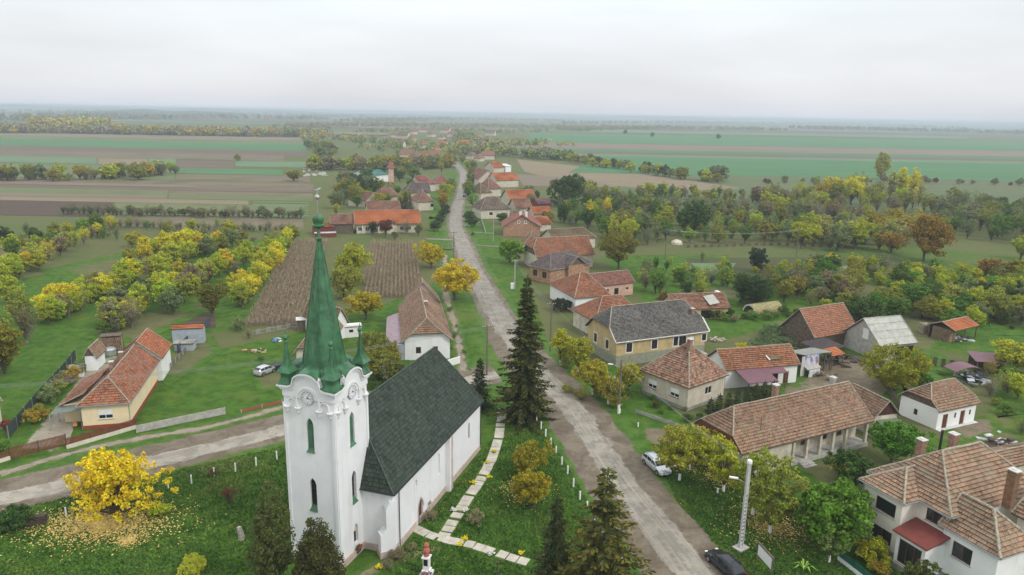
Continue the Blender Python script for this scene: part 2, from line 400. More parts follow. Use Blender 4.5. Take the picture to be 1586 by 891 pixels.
F_OLIVE = field_mat('fallow_meadow', (.135,.17,.075), (.155,.18,.085), .1, 0, .015, .5, (.09,.10,.045), .3)
F_MEADOW = field_mat('grey_meadow', (.125,.155,.075), (.105,.14,.07), .05, 0, .01, .5, (.15,.15,.085), .25)
F_DARKSOIL = field_mat('dark_soil', (.09,.065,.05), (.115,.085,.065), .8, 0, .05, .3, row_var=.3)

def sheet(name, pts, z, mat, kind='structure', label=None):
    """flat sheet with outline pts (world xy) at height z, cut to quads is not needed: planar ngon"""
    mb = MB(); mb.face([(p[0], p[1], z) for p in pts]); o = mb.build(name, mat)
    if o.data.polygons[0].normal.z < 0: o.data.flip_normals()
    return tag(o, kind=kind)
def psheet(name, px, z, mat): return sheet(name, [G(*p) for p in px], z, mat)

mb = MB(); S = 15000
mb.face([(-S, -200, 0), (S, -200, 0), (S, 14000, 0), (-S, 14000, 0)]); tag(mb.build('ground', M_GROUND), kind='structure')

# far fields; heights grow with distance
def far(name, mat, x0, x1, v0, v1, z, skew=0, x0b=None, x1b=None):
    return psheet(name, [(x0, v1 + (x0-793)*.0183), (x1, v1 + (x1-793)*.0183), ((x1b if x1b is not None else x1), v0 + ((x1b if x1b is not None else x1)-793)*.0183), ((x0b if x0b is not None else x0), v0 + ((x0b if x0b is not None else x0)-793)*.0183)], z, mat)
W0, W1 = -900, 2500
# right plain (v given at picture centre, level lines)
far('crop_field', F_MEADOW, 905, W1, 263, 312, .05, x0b=880)
far('crop_field', F_GREEN, 880, W1, 240, 266, .12, x0b=930)
far('ploughed_field', F_BROWN, 800, W1, 233, 236.5, .2)
far('crop_field', F_GREEN2, 800, W1, 236.5, 240, .2)
far('crop_field', F_GREEN, 800, W1, 229, 233, .25)
far('ploughed_field', F_BROWN2, 800, W1, 220, 229, .3)
far('crop_field', F_GREEN, 820, W1, 206, 220, .4)
far('crop_field', F_GREEN2, 900, 1500, 199, 203, .6)
far('ploughed_field', F_BROWN, 700, 2100, 194, 197, .8)
far('crop_field', F_GREEN2, 1100, 2300, 189, 191.5, 1.0)
# stubble slope right of the far houses
psheet('stubble_field', [(800,247),(935,262),(990,268),(1150,292),(1060,296),(880,283),(812,266)], .06, F_STRAW)
psheet('stubble_field', [(800,270),(905,276),(960,290),(810,288)], .07, F_BROWN2)
# left plain, levels measured at x = 240
def lf(name, mat, x0, x1, v0, v1, z):
    return psheet(name, [(x0, v1 + (x0-240)*.0183), (x1, v1 + (x1-240)*.0183), (x1, v0 + (x1-240)*.0183), (x0, v0 + (x0-240)*.0183)], z, mat)
lf('ploughed_field', F_BROWN2, -500, 470, 210, 214.5, .3); lf('meadow', F_OLIVE, -500, 470, 214.5, 220, .3)
lf('crop_field', F_GREEN, -500, 475, 220, 230.5, .25); lf('ploughed_field', F_BROWN, -500, 475, 230.5, 238, .2)
lf('ploughed_field', F_PURPLE, -500, 440, 238, 246.5, .18)
lf('crop_field', F_GREEN2, -500, 150, 246.5, 256, .15); lf('stubble_field', F_STRAW, 152, 228, 247, 256, .15)
lf('crop_field', F_GREEN2, 230, 272, 246.5, 257, .15); lf('ploughed_field', F_BROWN, 274, 362, 248, 260, .15)
lf('crop_field', F_GREEN2, 365, 520, 247, 256, .15); lf('crop_field', F_GREEN, 272, 437, 260, 268, .13)
lf('meadow', F_OLIVE, -500, 270, 257, 279, .1); lf('meadow', F_PURPLE, 272, 480, 269, 279, .1)
lf('weedy_field', F_PURPLE, -500, 485, 279.5, 286, .08); lf('stubble_field', F_BROWN2, -500, 300, 286, 289.5, .085); lf('weedy_field', F_PURPLE, 300, 485, 286, 290, .085); lf('ploughed_field', F_BROWN, -500, 485, 290, 295, .08); lf('meadow', F_OLIVE, -500, 260, 295, 303, .08); lf('weedy_field', F_PURPLE, 262, 485, 295.5, 301, .08); lf('meadow', F_OLIVE, 262, 485, 301, 307.5, .08); lf('ploughed_field', F_BROWN2, -500, 258, 303, 307.8, .08)
lf('stubble_field', F_STRAW, -500, 385, 308.5, 314.5, .08); lf('ploughed_field', F_DARKSOIL, -300, 175, 314.5, 338, .07)
lf('meadow', F_OLIVE, 178, 470, 315, 333, .06); lf('weedy_field', F_PURPLE, 170, 470, 335, 352, .06)
for i in range(6): lf('vegetable_bed', F_GREEN2 if i % 2 else F_OLIVE, 392, 478, 309 + i*4, 311.5 + i*4, .09)
lf('crop_field', F_GREEN, 520, 575, 268, 276, .1)
for x0, x1, v0, v1, mt in ((-400, 600, 200, 204, F_BROWN2), (-300, 560, 188, 190, F_GREEN2), (200, 760, 183, 185, F_BROWN), (-400, 200, 179, 181, F_BROWN2), (500, 800, 190, 193, F_BROWN2), (900, 1400, 183, 185, F_BROWN2), (-500, 300, 170, 172, F_GREEN2)):
    lf('distant_field', mt, x0, x1, v0, v1, 1.2)
# lawns
def lawn(px, z=.02, mat=M_GRASS, name='lawn'): return psheet(name, px, z, mat)
lawn([(-420,930),(-420,560),(-60,470),(0,440),(200,395),(385,372),(470,370),(455,430),(385,505),(300,520),(250,560),(440,520),(600,470),(690,430),(660,375),(665,335),(705,350),(720,410),(790,530),(860,620),(1010,900),(1040,1000),(-420,1300)], .02)
lawn([(722,330),(745,330),(800,400),(830,470),(850,540),(960,570),(1000,600),(1110,690),(1250,760),(1500,900),(1650,1150),(1150,1150),(1100,860),(900,620),(800,530),(760,450),(728,400),(705,350)], .02)
lawn([(700,335),(665,340),(650,300),(700,262),(712,262)], .02)
lawn([(722,300),(735,300),(728,262),(714,250),(700,240),(704,262)], .02)
lawn([(1000,465),(1050,430),(1160,420),(1300,400),(1380,430),(1586,420),(1700,420),(1900,700),(1900,1100),(1600,900),(1530,640),(1560,560),(1440,540),(1250,480),(1220,500),(1110,530),(1090,500),(990,470)], .02)
lawn([(935,400),(985,395),(1130,395),(1140,430),(1040,455),(995,465),(960,430)], .03)
psheet('vegetable_garden', [(1060,400),(1380,398),(1430,415),(1180,432),(1070,425)], .05, scrub_mat('garden_soil', (.07,.10,.03), (.10,.085,.05), (.05,.12,.05), .25))
psheet('meadow', [(1250,385),(1420,380),(1600,400),(1640,440),(1450,425),(1300,400)], .045, scrub_mat('rough_meadow', (.08,.14,.025), (.10,.15,.035), (.16,.16,.06), .1))
psheet('crop_field', [(1070,408),(1140,408),(1125,428),(1068,424)], .07, F_GREEN2)
psheet('crop_field', [(1235,414),(1330,412),(1320,428),(1240,426)], .07, F_GREEN2)
psheet('ploughed_field', [(234,512),(262,478),(330,470),(335,508)], .05, F_DARKSOIL)
psheet('orchard_path', [(0,385),(0,400),(90,375),(170,362),(165,356)], .05, M_DIRTY)

# roads: a strip whose cross profile runs asphalt > dirt > grass with ragged edges
def strip_mat(name, wa, wd, asph1, asph2, patch=True, woff=0.0):
    m, t, b = newmat(name); g = NG(t)
    uv = g.n('ShaderNodeUVMap').outputs[0]; sp = g.n('ShaderNodeSeparateXYZ'); g.L(uv, sp.inputs[0])
    p = g.world(); n1 = g.noise(p, .22, 6, .65); n2 = g.noise(p, 1.4, 5, .7); n3 = g.noise(p, 9, 3, .7); n4 = g.noise(p, .5, 5, .6)
    au = g.math('ABSOLUTE', g.math('ADD', sp.outputs[0], woff))
    wob = g.math('ADD', g.math('MULTIPLY', g.math('SUBTRACT', n1, .5), 2.6), g.math('MULTIPLY', g.math('SUBTRACT', n2, .5), 1.1))
    e = g.math('ADD', au, wob)
    au2 = g.math('ADD', g.math('ABSOLUTE', sp.outputs[0]), wob)
    as_c = g.mix(g.rng(n1, .35, .65), asph1, asph2)
    as_c = g.mix(g.math('MULTIPLY', g.rng(n4, .5, .54), .55), as_c, tuple(x * .68 for x in asph1))
    as_c = g.mix(g.math('MULTIPLY', g.rng(n3, .45, .7), .35), as_c, tuple(x * .5 for x in asph1))
    # long tyre streaks and cracks
    cv = g.n('ShaderNodeCombineXYZ'); g.L(g.math('MULTIPLY', sp.outputs[0], 3.), cv.inputs[0]); g.L(g.math('MULTIPLY', sp.outputs[1], .05), cv.inputs[1])
    as_c = g.mix(g.math('MULTIPLY', g.rng(g.noise(cv.outputs[0], 1, 4, .6), .45, .7), .45), as_c, tuple(x * 1.35 for x in asph2))
    vo = g.n('ShaderNodeTexVoronoi', feature='DISTANCE_TO_EDGE'); vo.inputs['Scale'].default_value = .45
    g.L(g.n('ShaderNodeNewGeometry').outputs['Position'], vo.inputs['Vector'])
    as_c = g.mix(g.math('MULTIPLY', g.rng(vo.outputs['Distance'], .0, .01, 1, 0), .25), as_c, (.07, .06, .05))
    d_c = dirt_c(g, p)
    gr, h = grass_nodes(g)
    cc = g.mix(g.rng(e, wa - .12, wa + .2), as_c, d_c)
    cc = g.mix(g.rng(au2, wd - .25, wd + .25), cc, gr)
    g.L(cc, b.inputs['Base Color']); b.inputs['Roughness'].default_value = .85; b.inputs['Specular IOR Level'].default_value = .2
    hh = g.mix(g.rng(au2, wd - .25, wd + .25), g.math('MULTIPLY', n3, .35), h)
    g.L(g.bump(hh, .5, .08), b.inputs['Normal'])
    return m
def smooth_line(pts, step=2.0):
    P = [Vector((p[0], p[1])) for p in pts]; outp = []
    for i in range(len(P) - 1):
        p0, p1, p2, p3 = P[max(i-1, 0)], P[i], P[i+1], P[min(i+2, len(P)-1)]
        n = max(2, int((p2 - p1).length / step))
        for k in range(n):
            t_ = k / n
            outp.append(.5*((2*p1) + (p2-p0)*t_ + (2*p0-5*p1+4*p2-p3)*t_*t_ + (3*p1-p0-3*p2+p3)*t_**3))
    outp.append(P[-1]); return outp
def strip(name, line, half, z, mat, kind='structure', cross=6):
    mb = MB(); L = 0; rows = []
    for i, p in enumerate(line):
        a = line[max(i-1, 0)]; b_ = line[min(i+1, len(line)-1)]; d = (b_ - a).normalized(); n = Vector((d.y, -d.x))
        if i: L += (p - line[i-1]).length
        h = half(i / (len(line)-1)) if callable(half) else half
        rows.append([((p + n*h*k/cross), (h*k/cross, L)) for k in range(-cross, cross+1)])
    for i in range(len(rows)-1):
        for k in range(2*cross):
            q = [rows[i][k], rows[i][k+1], rows[i+1][k+1], rows[i+1][k]]
            mb.face([(a.x, a.y, z) for a, _ in q], [u for _, u in q])
    return tag(mb.build(name, mat, weld=False), kind=kind)
M_ROAD = strip_mat('road_surface', 1.85, 4.7, (.25,.225,.185), (.345,.315,.265), woff=-.1)
M_ROADN = strip_mat('road_surface_narrow', 2.5, 3.7, (.225,.205,.17), (.30,.275,.235))
M_SIDE = strip_mat('side_road_surface', 1.7, 4.3, (.28,.25,.205), (.38,.345,.29), woff=-.9)
main_px = [(1180,1060),(1048,855),(968,755),(888,636),(838,582),(802,540),(773,490),(750,450),(729,410),(715,374),(706,350),(707,325),(715,301),(718,280),(716,265),(699,247),(690,236)]
main_w = smooth_line([G(*p) for p in main_px])
k_near = min(range(len(main_w)), key=lambda i: (main_w[i] - G(795, 530).xy).length)
strip('road', main_w[:k_near+4], 7.0, .045, M_ROAD)
strip('road', main_w[k_near+3:], 5.2, .041, M_ROADN)
side_w = smooth_line([G(*p) for p in [(-260,825),(0,768),(110,744),(235,712),(400,672),(520,640),(640,608),(740,583),(800,575)]])
strip('side_road', side_w, 6.6, .037, M_SIDE)
M_FOOT = strip_mat('footpath_surface', .5, .75, (.27,.23,.17), (.31,.27,.2))
strip('footpath', smooth_line([G(*p) for p in [(0,735),(120,700),(225,678),(330,660),(445,629)]]), 1.6, .057, M_FOOT, cross=3)
strip('footpath', smooth_line([G(*p) for p in [(718,575),(712,540),(703,500),(694,470),(688,430),(690,395)]]), 1.4, .053, M_FOOT, cross=3)
strip('footpath', smooth_line([G(*p) for p in [(540,905),(600,872),(683,849)]]), 1.0, .049, strip_mat('grass_path', .35, .5, (.20,.18,.08), (.24,.21,.10)), cross=3)
# driveways crossing the verge
for a, b_, hw in (((722,318),(748,318),1.2), ((735,360),(765,362),1.0), ((735,380),(800,384),.9), ((660,370),(705,372),1.6), ((725,342),(745,345),1.5), ((668,317),(700,317),1.0), ((722,290),(738,290),1.0), ((700,268),(716,268),1.0), ((1440,560),(1380,610),1.6)):
    strip('driveway', smooth_line([G(*a), G(*b_)]), hw*1.4, .061, strip_mat('drive_surface', hw*.4, hw, (.24,.21,.17), (.30,.27,.22)), cross=2)
# bare yards whose edges fray into the grass
def patch_mat(name, c1, c2, core=.72, cover=1.0):
    m, t, b = newmat(name); g = NG(t); uv = g.n('ShaderNodeUVMap').outputs[0]; sp = g.n('ShaderNodeSeparateXYZ'); g.L(uv, sp.inputs[0]); p = g.world()
    e = g.math('ADD', sp.outputs[0], g.math('MULTIPLY', g.math('SUBTRACT', g.noise(p, .45, 6, .7), .5), 1.1))
    dc = g.mix(g.rng(g.noise(p, .4, 6, .7, .6), .35, .65), c1, c2); dc = g.mix(g.math('MULTIPLY', g.rng(g.noise(p, 3, 5, .75), .45, .7), .5), dc, tuple(x*.5 for x in c1))
    gr, h = grass_nodes(g); g.L(g.mix(g.math('MULTIPLY', g.rng(e, core, core-.22, 0, 1), cover), gr, dc), b.inputs['Base Color']); b.inputs['Roughness'].default_value = .95; b.inputs['Specular IOR Level'].default_value = .1
    g.L(g.bump(h, .5, .08), b.inputs['Normal']); return m
M_PD = patch_mat('bare_earth', (.17,.135,.09), (.24,.20,.14)); M_PW = patch_mat('worn_grass', (.13,.115,.06), (.17,.145,.08), .8, .75); M_PG = patch_mat('gravel', (.29,.26,.2), (.37,.33,.26), .95); M_PK = patch_mat('dark_wet_earth', (.10,.085,.065), (.15,.13,.1), .8)
_pz = [.063]
def blob(name, px, mat):
    P = [G(*p) for p in px]; c = sum(P, Vector((0, 0, 0)))/len(P); _pz[0] += .0023; mb = MB(); z = _pz[0]; n = len(P); K = 6
    for i in range(n):
        a, b_ = P[i], P[(i+1) % n]
        for k in range(K):
            f0, f1 = k/K, (k+1)/K; q = [(c.lerp(a, f0), f0), (c.lerp(a, f1), f1), (c.lerp(b_, f1), f1), (c.lerp(b_, f0), f0)]
            if k == 0: q = q[:3]
            mb.face([(v.x, v.y, z) for v, f in q], [(f, i) for v, f in q])
    o = mb.build(name, mat)
    if o.data.polygons[0].normal.z < 0: o.data.flip_normals()
    return tag(o, kind='structure')
blob('yard', [(1130,632),(1215,585),(1235,548),(1330,532),(1460,548),(1500,580),(1440,650),(1330,612),(1230,622)], M_PD)
blob('yard', [(1325,650),(1390,590),(1420,640),(1500,655),(1600,640),(1620,700),(1480,700),(1390,680)], M_PW)
blob('gravel_drive', [(14,712),(70,650),(140,560),(215,540),(150,600),(118,650),(104,700)], M_PG)
blob('worn_ground', [(985,655),(1050,662),(1080,688),(1020,700),(990,685)], M_PD)
blob('worn_ground', [(385,575),(440,560),(450,600),(400,610)], M_PW); blob('worn_ground', [(215,560),(330,520),(345,545),(260,600)], M_PW)
blob('worn_ground', [(1380,480),(1460,470),(1480,500),(1440,560),(1380,560)], M_PW); blob('worn_ground', [(1450,660),(1540,640),(1560,670),(1480,690)], M_PD); blob('worn_ground', [(1220,720),(1290,700),(1330,720),(1280,770)], M_PW)
blob('worn_ground', [(560,520),(640,540),(620,600),(570,590)], M_PW); blob('worn_ground', [(990,470),(1060,440),(1180,440),(1150,470),(1040,490)], M_PW); blob('worn_ground', [(1240,430),(1420,440),(1500,470),(1300,470)], M_PW); blob('worn_ground', [(1180,500),(1250,480),(1300,520),(1220,540)], M_PW)
blob('worn_ground', [(60,420),(240,380),(330,400),(160,460)], M_PW); blob('worn_ground', [(110,520),(260,470),(330,480),(200,540)], M_PW); blob('worn_ground', [(1500,440),(1600,440),(1640,520),(1540,520)], M_PW)
# hills on the horizon
def hill(u0, u1, Y, h, name='hills'):
    mb = MB(); n = 60; x0 = (u0-793)/FOC*Y; x1 = (u1-793)/FOC*Y; rng = random.Random(int(u0+h)); rows = []
    for i in range(n+1):
        x = x0 + (x1-x0)*i/n; e = math.sin(math.pi*i/n)**.5
        z = h*e*(.75 + .18*math.sin(i*.31+u0) + .1*math.sin(i*.83)) + .2
        rows.append([(x, Y-900, .1), (x, Y-350, z*.7), (x, Y, z), (x, Y+900, .1)])
    for i in range(n):
        for k in range(3): mb.face([rows[i][k], rows[i+1][k], rows[i+1][k+1], rows[i][k+1]])
    return tag(mb.build(name, scrub_mat('hill_wood', (.05,.08,.04), (.07,.09,.05), (.09,.10,.06), .01), smooth=True), kind='structure')
hill(-420, 700, 8500, 42); hill(120, 400, 4300, 30); hill(600, 1300, 11500, 42); hill(1180, 2100, 9800, 34)
# haze: one closed box of even air
HAZE_TOP = 46.8
hv = [(x, y, z) for z in (-1.2, HAZE_TOP) for x, y in ((-15600, -300), (15600, -300), (15600, 14600), (-15600, 14600))]
hme = bpy.data.meshes.new('haze'); hme.from_pydata(hv, [], [(0,3,2,1),(4,5,6,7),(0,1,5,4),(1,2,6,5),(2,3,7,6),(3,0,4,7)])
m = bpy.data.materials.new('air'); m.use_nodes = True; t = m.node_tree; t.nodes.clear()
o = t.nodes.new('ShaderNodeOutputMaterial'); pv = t.nodes.new('ShaderNodeVolumePrincipled')
pv.inputs['Density'].default_value = .00024; pv.inputs['Color'].default_value = (.68, .765, .88, 1); pv.inputs['Anisotropy'].default_value = .1
t.links.new(pv.outputs[0], o.inputs['Volume'])
hme.materials.append(m); hz = bpy.data.objects.new('haze', hme); col.objects.link(hz); tag(hz, kind='stuff')
# ------------------------------------------------------------------ plants: prototypes
def leaf_cloud(rng, centres, rads, n_each, size, up=.35, elong=1.7, flat=.8):
    """quads scattered in clumps; returns verts, quads, tint"""
    nC = len(centres); n = nC * n_each
    c = np.repeat(np.asarray(centres), n_each, 0); r = np.repeat(np.asarray(rads), n_each)
    d = rng.normal(size=(n, 3)); d /= np.linalg.norm(d, axis=1)[:, None]
    rr = r * rng.uniform(.25, 1, n) ** .5
    p = c + d * rr[:, None] * np.array([1, 1, flat])
    a = rng.normal(size=(n, 3)); a /= np.linalg.norm(a, axis=1)[:, None]
    nn = rng.normal(size=(n, 3)) + d * .8 + np.array([0, 0, up]); b = np.cross(nn, a); b /= np.linalg.norm(b, axis=1)[:, None] + 1e-9
    a = np.cross(b, nn); a /= np.linalg.norm(a, axis=1)[:, None] + 1e-9
    s = size * rng.uniform(.6, 1.3, n)[:, None]
    q = np.stack([p - a*s*elong*.5, p + b*s*.5, p + a*s*elong*.5, p - b*s*.5], 1).reshape(-1, 3)
    tint = np.repeat(np.repeat(rng.uniform(0, 1, nC), n_each) * .7 + rng.uniform(0, .3, n), 4)
    return q, np.arange(4*n).reshape(-1, 4), tint
def tubes_np(branches, nseg=5):
    V = []; F = []
    for pts, rad in branches:
        pts = [np.asarray(p, float) for p in pts]; base = len(V)
        for i, p in enumerate(pts):
            t = pts[min(i+1, len(pts)-1)] - pts[max(i-1, 0)]; t = t / (np.linalg.norm(t) + 1e-9)
            a = np.cross(t, [0, 0, 1]); 
            if np.linalg.norm(a) < .05: a = np.cross(t, [1, 0, 0])
            a /= np.linalg.norm(a); b = np.cross(t, a)
            for k in range(nseg):
                an = 2*math.pi*k/nseg; V.append(p + (a*math.cos(an) + b*math.sin(an)) * rad[i])
        for i in range(len(pts)-1):
            for k in range(nseg):
                F.append((base+i*nseg+k, base+i*nseg+(k+1) % nseg, base+(i+1)*nseg+(k+1) % nseg, base+(i+1)*nseg+k))
    return np.array(V), np.array(F)
def crown_shape(rng, n, h, r, z0, shape, fill):
    """clump centres inside an uneven crown between z0 and h, radius r"""
    lob = [(rng.normal(size=3), rng.uniform(-.5, .35)) for _ in range(9)]
    out = []; c = np.array([0, 0, (z0 + h) / 2]); hz_ = (h - z0) / 2
    while len(out) < n:
        d = rng.normal(size=3); d /= np.linalg.norm(d)
        m = 1 + sum(a * max(0, d @ (v / np.linalg.norm(v)))**2 for v, a in lob)
        rr = rng.uniform(fill, 1.0) ** .6 * m
        q = d * rr
        if shape == 'vase': w_ = .62 + .38 * max(0, min(1, (q[2] + 1) / 1.1))
        elif shape == 'cone': w_ = 1 - .7 * max(0, (q[2] + 1) / 2)
        elif shape == 'tall': w_ = 1 - .25 * abs(q[2])
        elif shape == 'dome': 
            if q[2] < -.75: continue
            w_ = 1
        else: w_ = 1
        out.append(c + np.array([q[0]*r*w_, q[1]*r*w_, q[2]*hz_]))
    return np.array(out)
def make_tree(name, label, cat, seed, h=8., r=3., z0=1.8, clumps=60, each=60, size=.22, crad=.75, shape='round', fill=.25,
              limbs=8, trunk_r=.16, mat=None, bark=None, white=False, group=None, extra_twigs=0, leafmat=None, elong=1.7):
    rng = np.random.default_rng(seed)
    C = crown_shape(rng, clumps, h - crad*.6, r - crad*.4, z0 + crad*.5, shape, fill)
    rads = crad * rng.uniform(.6, 1.25, clumps)
    V, F, T = leaf_cloud(rng, C, rads, each, size, elong=elong)
    root = thing(name, (0, 0, 0), label, cat, group)
    root['proto'] = 1; del root['proto']
    cr_ = np_mesh('crown', V, F, [leafmat or M_LEAF], root, attr=T)
    tz = z0 + (h - z0) * .35; lean = rng.normal(size=2) * .25
    tp = [(0, 0, -.15), (lean[0]*.2, lean[1]*.2, tz*.4), (lean[0]*.6, lean[1]*.6, tz*.8), (lean[0], lean[1], tz), (lean[0]*1.3, lean[1]*1.3, h*.8)]
    tr = [trunk_r*1.35, trunk_r, trunk_r*.8, trunk_r*.65, trunk_r*.2]
    br = [(tp, tr)]
    idx = rng.permutation(clumps)[:limbs + extra_twigs]
    for j, i in enumerate(idx):
        e = C[i]; st = np.array([lean[0]*.5, lean[1]*.5, z0*.75 + rng.uniform(0, .5) * (min(e[2], h*.7) - z0*.75)])
        mid = (st + e) / 2 + np.array([0, 0, -.12 * np.linalg.norm(e - st)]) + rng.normal(size=3)*.12
        k = .5 if j < limbs else .22
        br.append(([st, mid, e], [trunk_r*k, trunk_r*k*.6, .015]))
    V2, F2 = tubes_np(br, 5)
    np_mesh('trunk', V2, F2, [bark or M_BARK], root, smooth=True)
    if white:
        V3, F3 = tubes_np([([(0, 0, -.05), (lean[0]*.12, lean[1]*.12, min(1.0, tz*.4))], [trunk_r*1.5, trunk_r*1.25])], 7)
        np_mesh('whitewash', V3, F3, [M_PAINTW], root)
    return root
def make_spruce(name, label, cat, seed, h=16., r=3.6, z0=.6, step=.42, per=8, size=.34, droop=.35, tip=1.0, power=.85, twig=6, up=False):
    rng = np.random.default_rng(seed); V = []; T = []; br = []
    z = z0
    while z < h - .4:
        f = (1 - (z - z0) / (h - z0)); L0 = r * f ** power + .15
        n = max(3, int(per * (.5 + .5*f))); a0 = rng.uniform(0, 6.28)
        for k in range(n):
            a = a0 + 6.283 * k / n + rng.normal()*.16; L = L0 * rng.uniform(.6, 1.15); zz = z + rng.normal()*step*.3
            dr = droop * rng.uniform(.6, 1.3) * (.25 + f)
            if up: dr = -.15 + droop * f
            def pt(t): return np.array([math.cos(a)*L*t, math.sin(a)*L*t, zz - dr*L*(t - .38*t*t*(1.2 if not up else 2.2)) + (0 if not up else .0)])
            if L > .7: br.append(([pt(0), pt(.5), pt(.95)], [.035*(.5+f), .022, .006]))
            m = max(3, int(L * twig))
            side = np.array([-math.sin(a), math.cos(a), 0])
            for i in range(m):
                t = (.12 if f > .3 else 0) + (1 - .1) * (i + rng.uniform(0, 1)) / m
                p = pt(min(t, 1.02)); fw = pt(min(t + .1, 1.12)) - p; fw /= np.linalg.norm(fw) + 1e-9
                wd = size * (1.15 - .6*t) * (1 + .5 * L / r)
                for sgn in (-1, 1):
                    dirv = side * sgn * rng.uniform(.6, 1.1) + fw * rng.uniform(.5, 1.1) + np.array([0, 0, -rng.uniform(.0, .75 if not up else .3)])
                    dirv /= np.linalg.norm(dirv); ln = wd * rng.uniform(.8, 1.5)
                    nr = np.cross(dirv, rng.normal(size=3)); nr /= np.linalg.norm(nr) + 1e-9
                    hw = ln * .2
                    V += [p, p + dirv*ln*.5 + nr*hw, p + dirv*ln, p + dirv*ln*.5 - nr*hw]; tt = rng.uniform(0, .5) + (.5*t if rng.uniform() < tip else 0); T += [tt]*4
        z += step * rng.uniform(.75, 1.25) * (.55 + .45*f)
    V += [np.array(q) for q in ((0,0,h-.9),(.12,0,h-.5),(0,0,h+.1),(-.12,0,h-.5))]; T += [.5]*4
    root = thing(name, (0, 0, 0), label, cat)
    np_mesh('foliage', np.array(V), np.arange(len(V)).reshape(-1, 4), [M_NEEDLE], root, attr=T)
    br.append(([(0, 0, -.15), (0, 0, h*.5), (0, 0, h*.97)], [h*.014, h*.008, .02]))
    V2, F2 = tubes_np(br, 5); np_mesh('trunk', V2, F2, [M_BARK], root)
    return root
COL = dict(Y=(.66,.55,.04), YG=(.42,.44,.045), G=(.14,.23,.045), LG=(.24,.35,.06), O=(.42,.31,.05), B=(.28,.23,.15), D=(.06,.095,.035),
           OR=(.40,.23,.05), GG=(.22,.24,.12), RB=(.22,.085,.05), OG=(.29,.28,.055), DG=(.085,.135,.035), WY=(.42,.40,.15))
CNAME = dict(Y='bright yellow', YG='yellow-green', G='green', LG='light green', O='ochre', B='bare brownish', D='dark green', OR='orange-brown',
             GG='grey-green', RB='dark red', OG='olive-yellow', DG='deep green', WY='pale yellow')
PROTO = {}
def proto(kind, *a, **k):
    k.setdefault('seed', 1)
    t_ = make_tree(kind, None, None, **k) if k.pop('spr', 0) == 0 else None
    PROTO.setdefault(a[0], []).append(t_); t_.location = (0, -150, 0)
for s_ in range(5):
    proto('fruit_tree', 'orch', seed=10+s_, h=6.5, r=2.6, z0=.55, clumps=110, each=42, size=.19, crad=.5, shape=('round', 'vase', 'tall')[s_ % 3], fill=.15, limbs=12, trunk_r=.1, extra_twigs=30)
for s_ in range(5):
    proto('broadleaf_tree', 'broad', seed=20+s_, h=10, r=4.1, z0=.3, clumps=170, each=46, size=.25, crad=.68, shape=('round', 'tall', 'dome', 'vase', 'tall')[s_], fill=.12, limbs=14, trunk_r=.2, extra_twigs=30)
for s_ in range(3):
    proto('thin_tree', 'thin', seed=30+s_, h=9, r=2.5, z0=.6, clumps=90, each=30, size=.18, crad=.5, shape='tall', fill=.1, limbs=16, trunk_r=.12, extra_twigs=40)
for s_ in range(3):
    proto('bare_tree', 'bare', seed=40+s_, h=8, r=3.1, z0=.6, clumps=120, each=18, size=.13, crad=.6, shape='vase', fill=.1, limbs=30, trunk_r=.15, extra_twigs=80, bark=M_BARKG)
for s_ in range(3):
    proto('shrub', 'bush', seed=50+s_, h=2.6, r=1.8, z0=.05, clumps=56, each=34, size=.15, crad=.36, shape='dome', fill=.15, limbs=8, trunk_r=.04, extra_twigs=10)
for s_ in range(2):
    proto('poplar', 'pop', seed=60+s_, h=18, r=3.0, z0=2.0, clumps=150, each=34, size=.36, crad=.85, shape='tall', fill=.1, limbs=14, trunk_r=.25, extra_twigs=20)
for s_ in range(2):
    proto('far_tree', 'far', seed=70+s_, h=10, r=5.2, z0=.0, clumps=90, each=16, size=.6, crad=.95, shape='round', limbs=3, trunk_r=.2)
BASE_H = dict(orch=6.5, broad=10, thin=9, bare=8, bush=2.6, pop=18, far=10)
KNAME = dict(orch='fruit_tree', broad='broadleaf_tree', thin='slender_tree', bare='bare_tree', bush='shrub', pop='poplar', far='broadleaf_tree')
KCAT = dict(orch='fruit tree', broad='tree', thin='tree', bare='tree', bush='shrub', pop='poplar', far='tree')
_tr = random.Random(5)
used_proto = set()
AUTO = []
LNAME = [None]
def T(u, v, h, c, kind, label, group=None, wide=1.0, jit=.075, at=None, z=0.0, lab_auto=0):
    """plant with its foot at sight point (u, v), h metres tall"""
    P = PROTO[kind][_tr.randrange(len(PROTO[kind]))]
    o = copy_tree(P)
    o.name = KNAME[kind]
    g_ = at if at is not None else G(u, v)
    o.location = (g_[0], g_[1], z)
    s = h / BASE_H[kind]; o.scale = (s*wide*_tr.uniform(.9, 1.1), s*wide*_tr.uniform(.9, 1.1), s)
    o.rotation_euler = (0, 0, _tr.uniform(0, 6.28))
    cc = COL[c] if isinstance(c, str) else c
    k = [1 + _tr.uniform(-jit, jit) for _ in range(3)]; val = 1 + _tr.uniform(-jit, jit)
    for ch in kids_of(o): ch.color = (cc[0]*k[0]*val, cc[1]*k[1]*val, cc[2]*val, 1)
    tag(o, label, KCAT[kind], group)
    if LNAME[0] and kind in ('broad', 'far'): o.name = LNAME[0]
    if lab_auto: AUTO.append((o, c if isinstance(c, str) else 'GG', kind, h, label))
    return o
_kid_index = {}
def kids_of(o): return list(o.children)
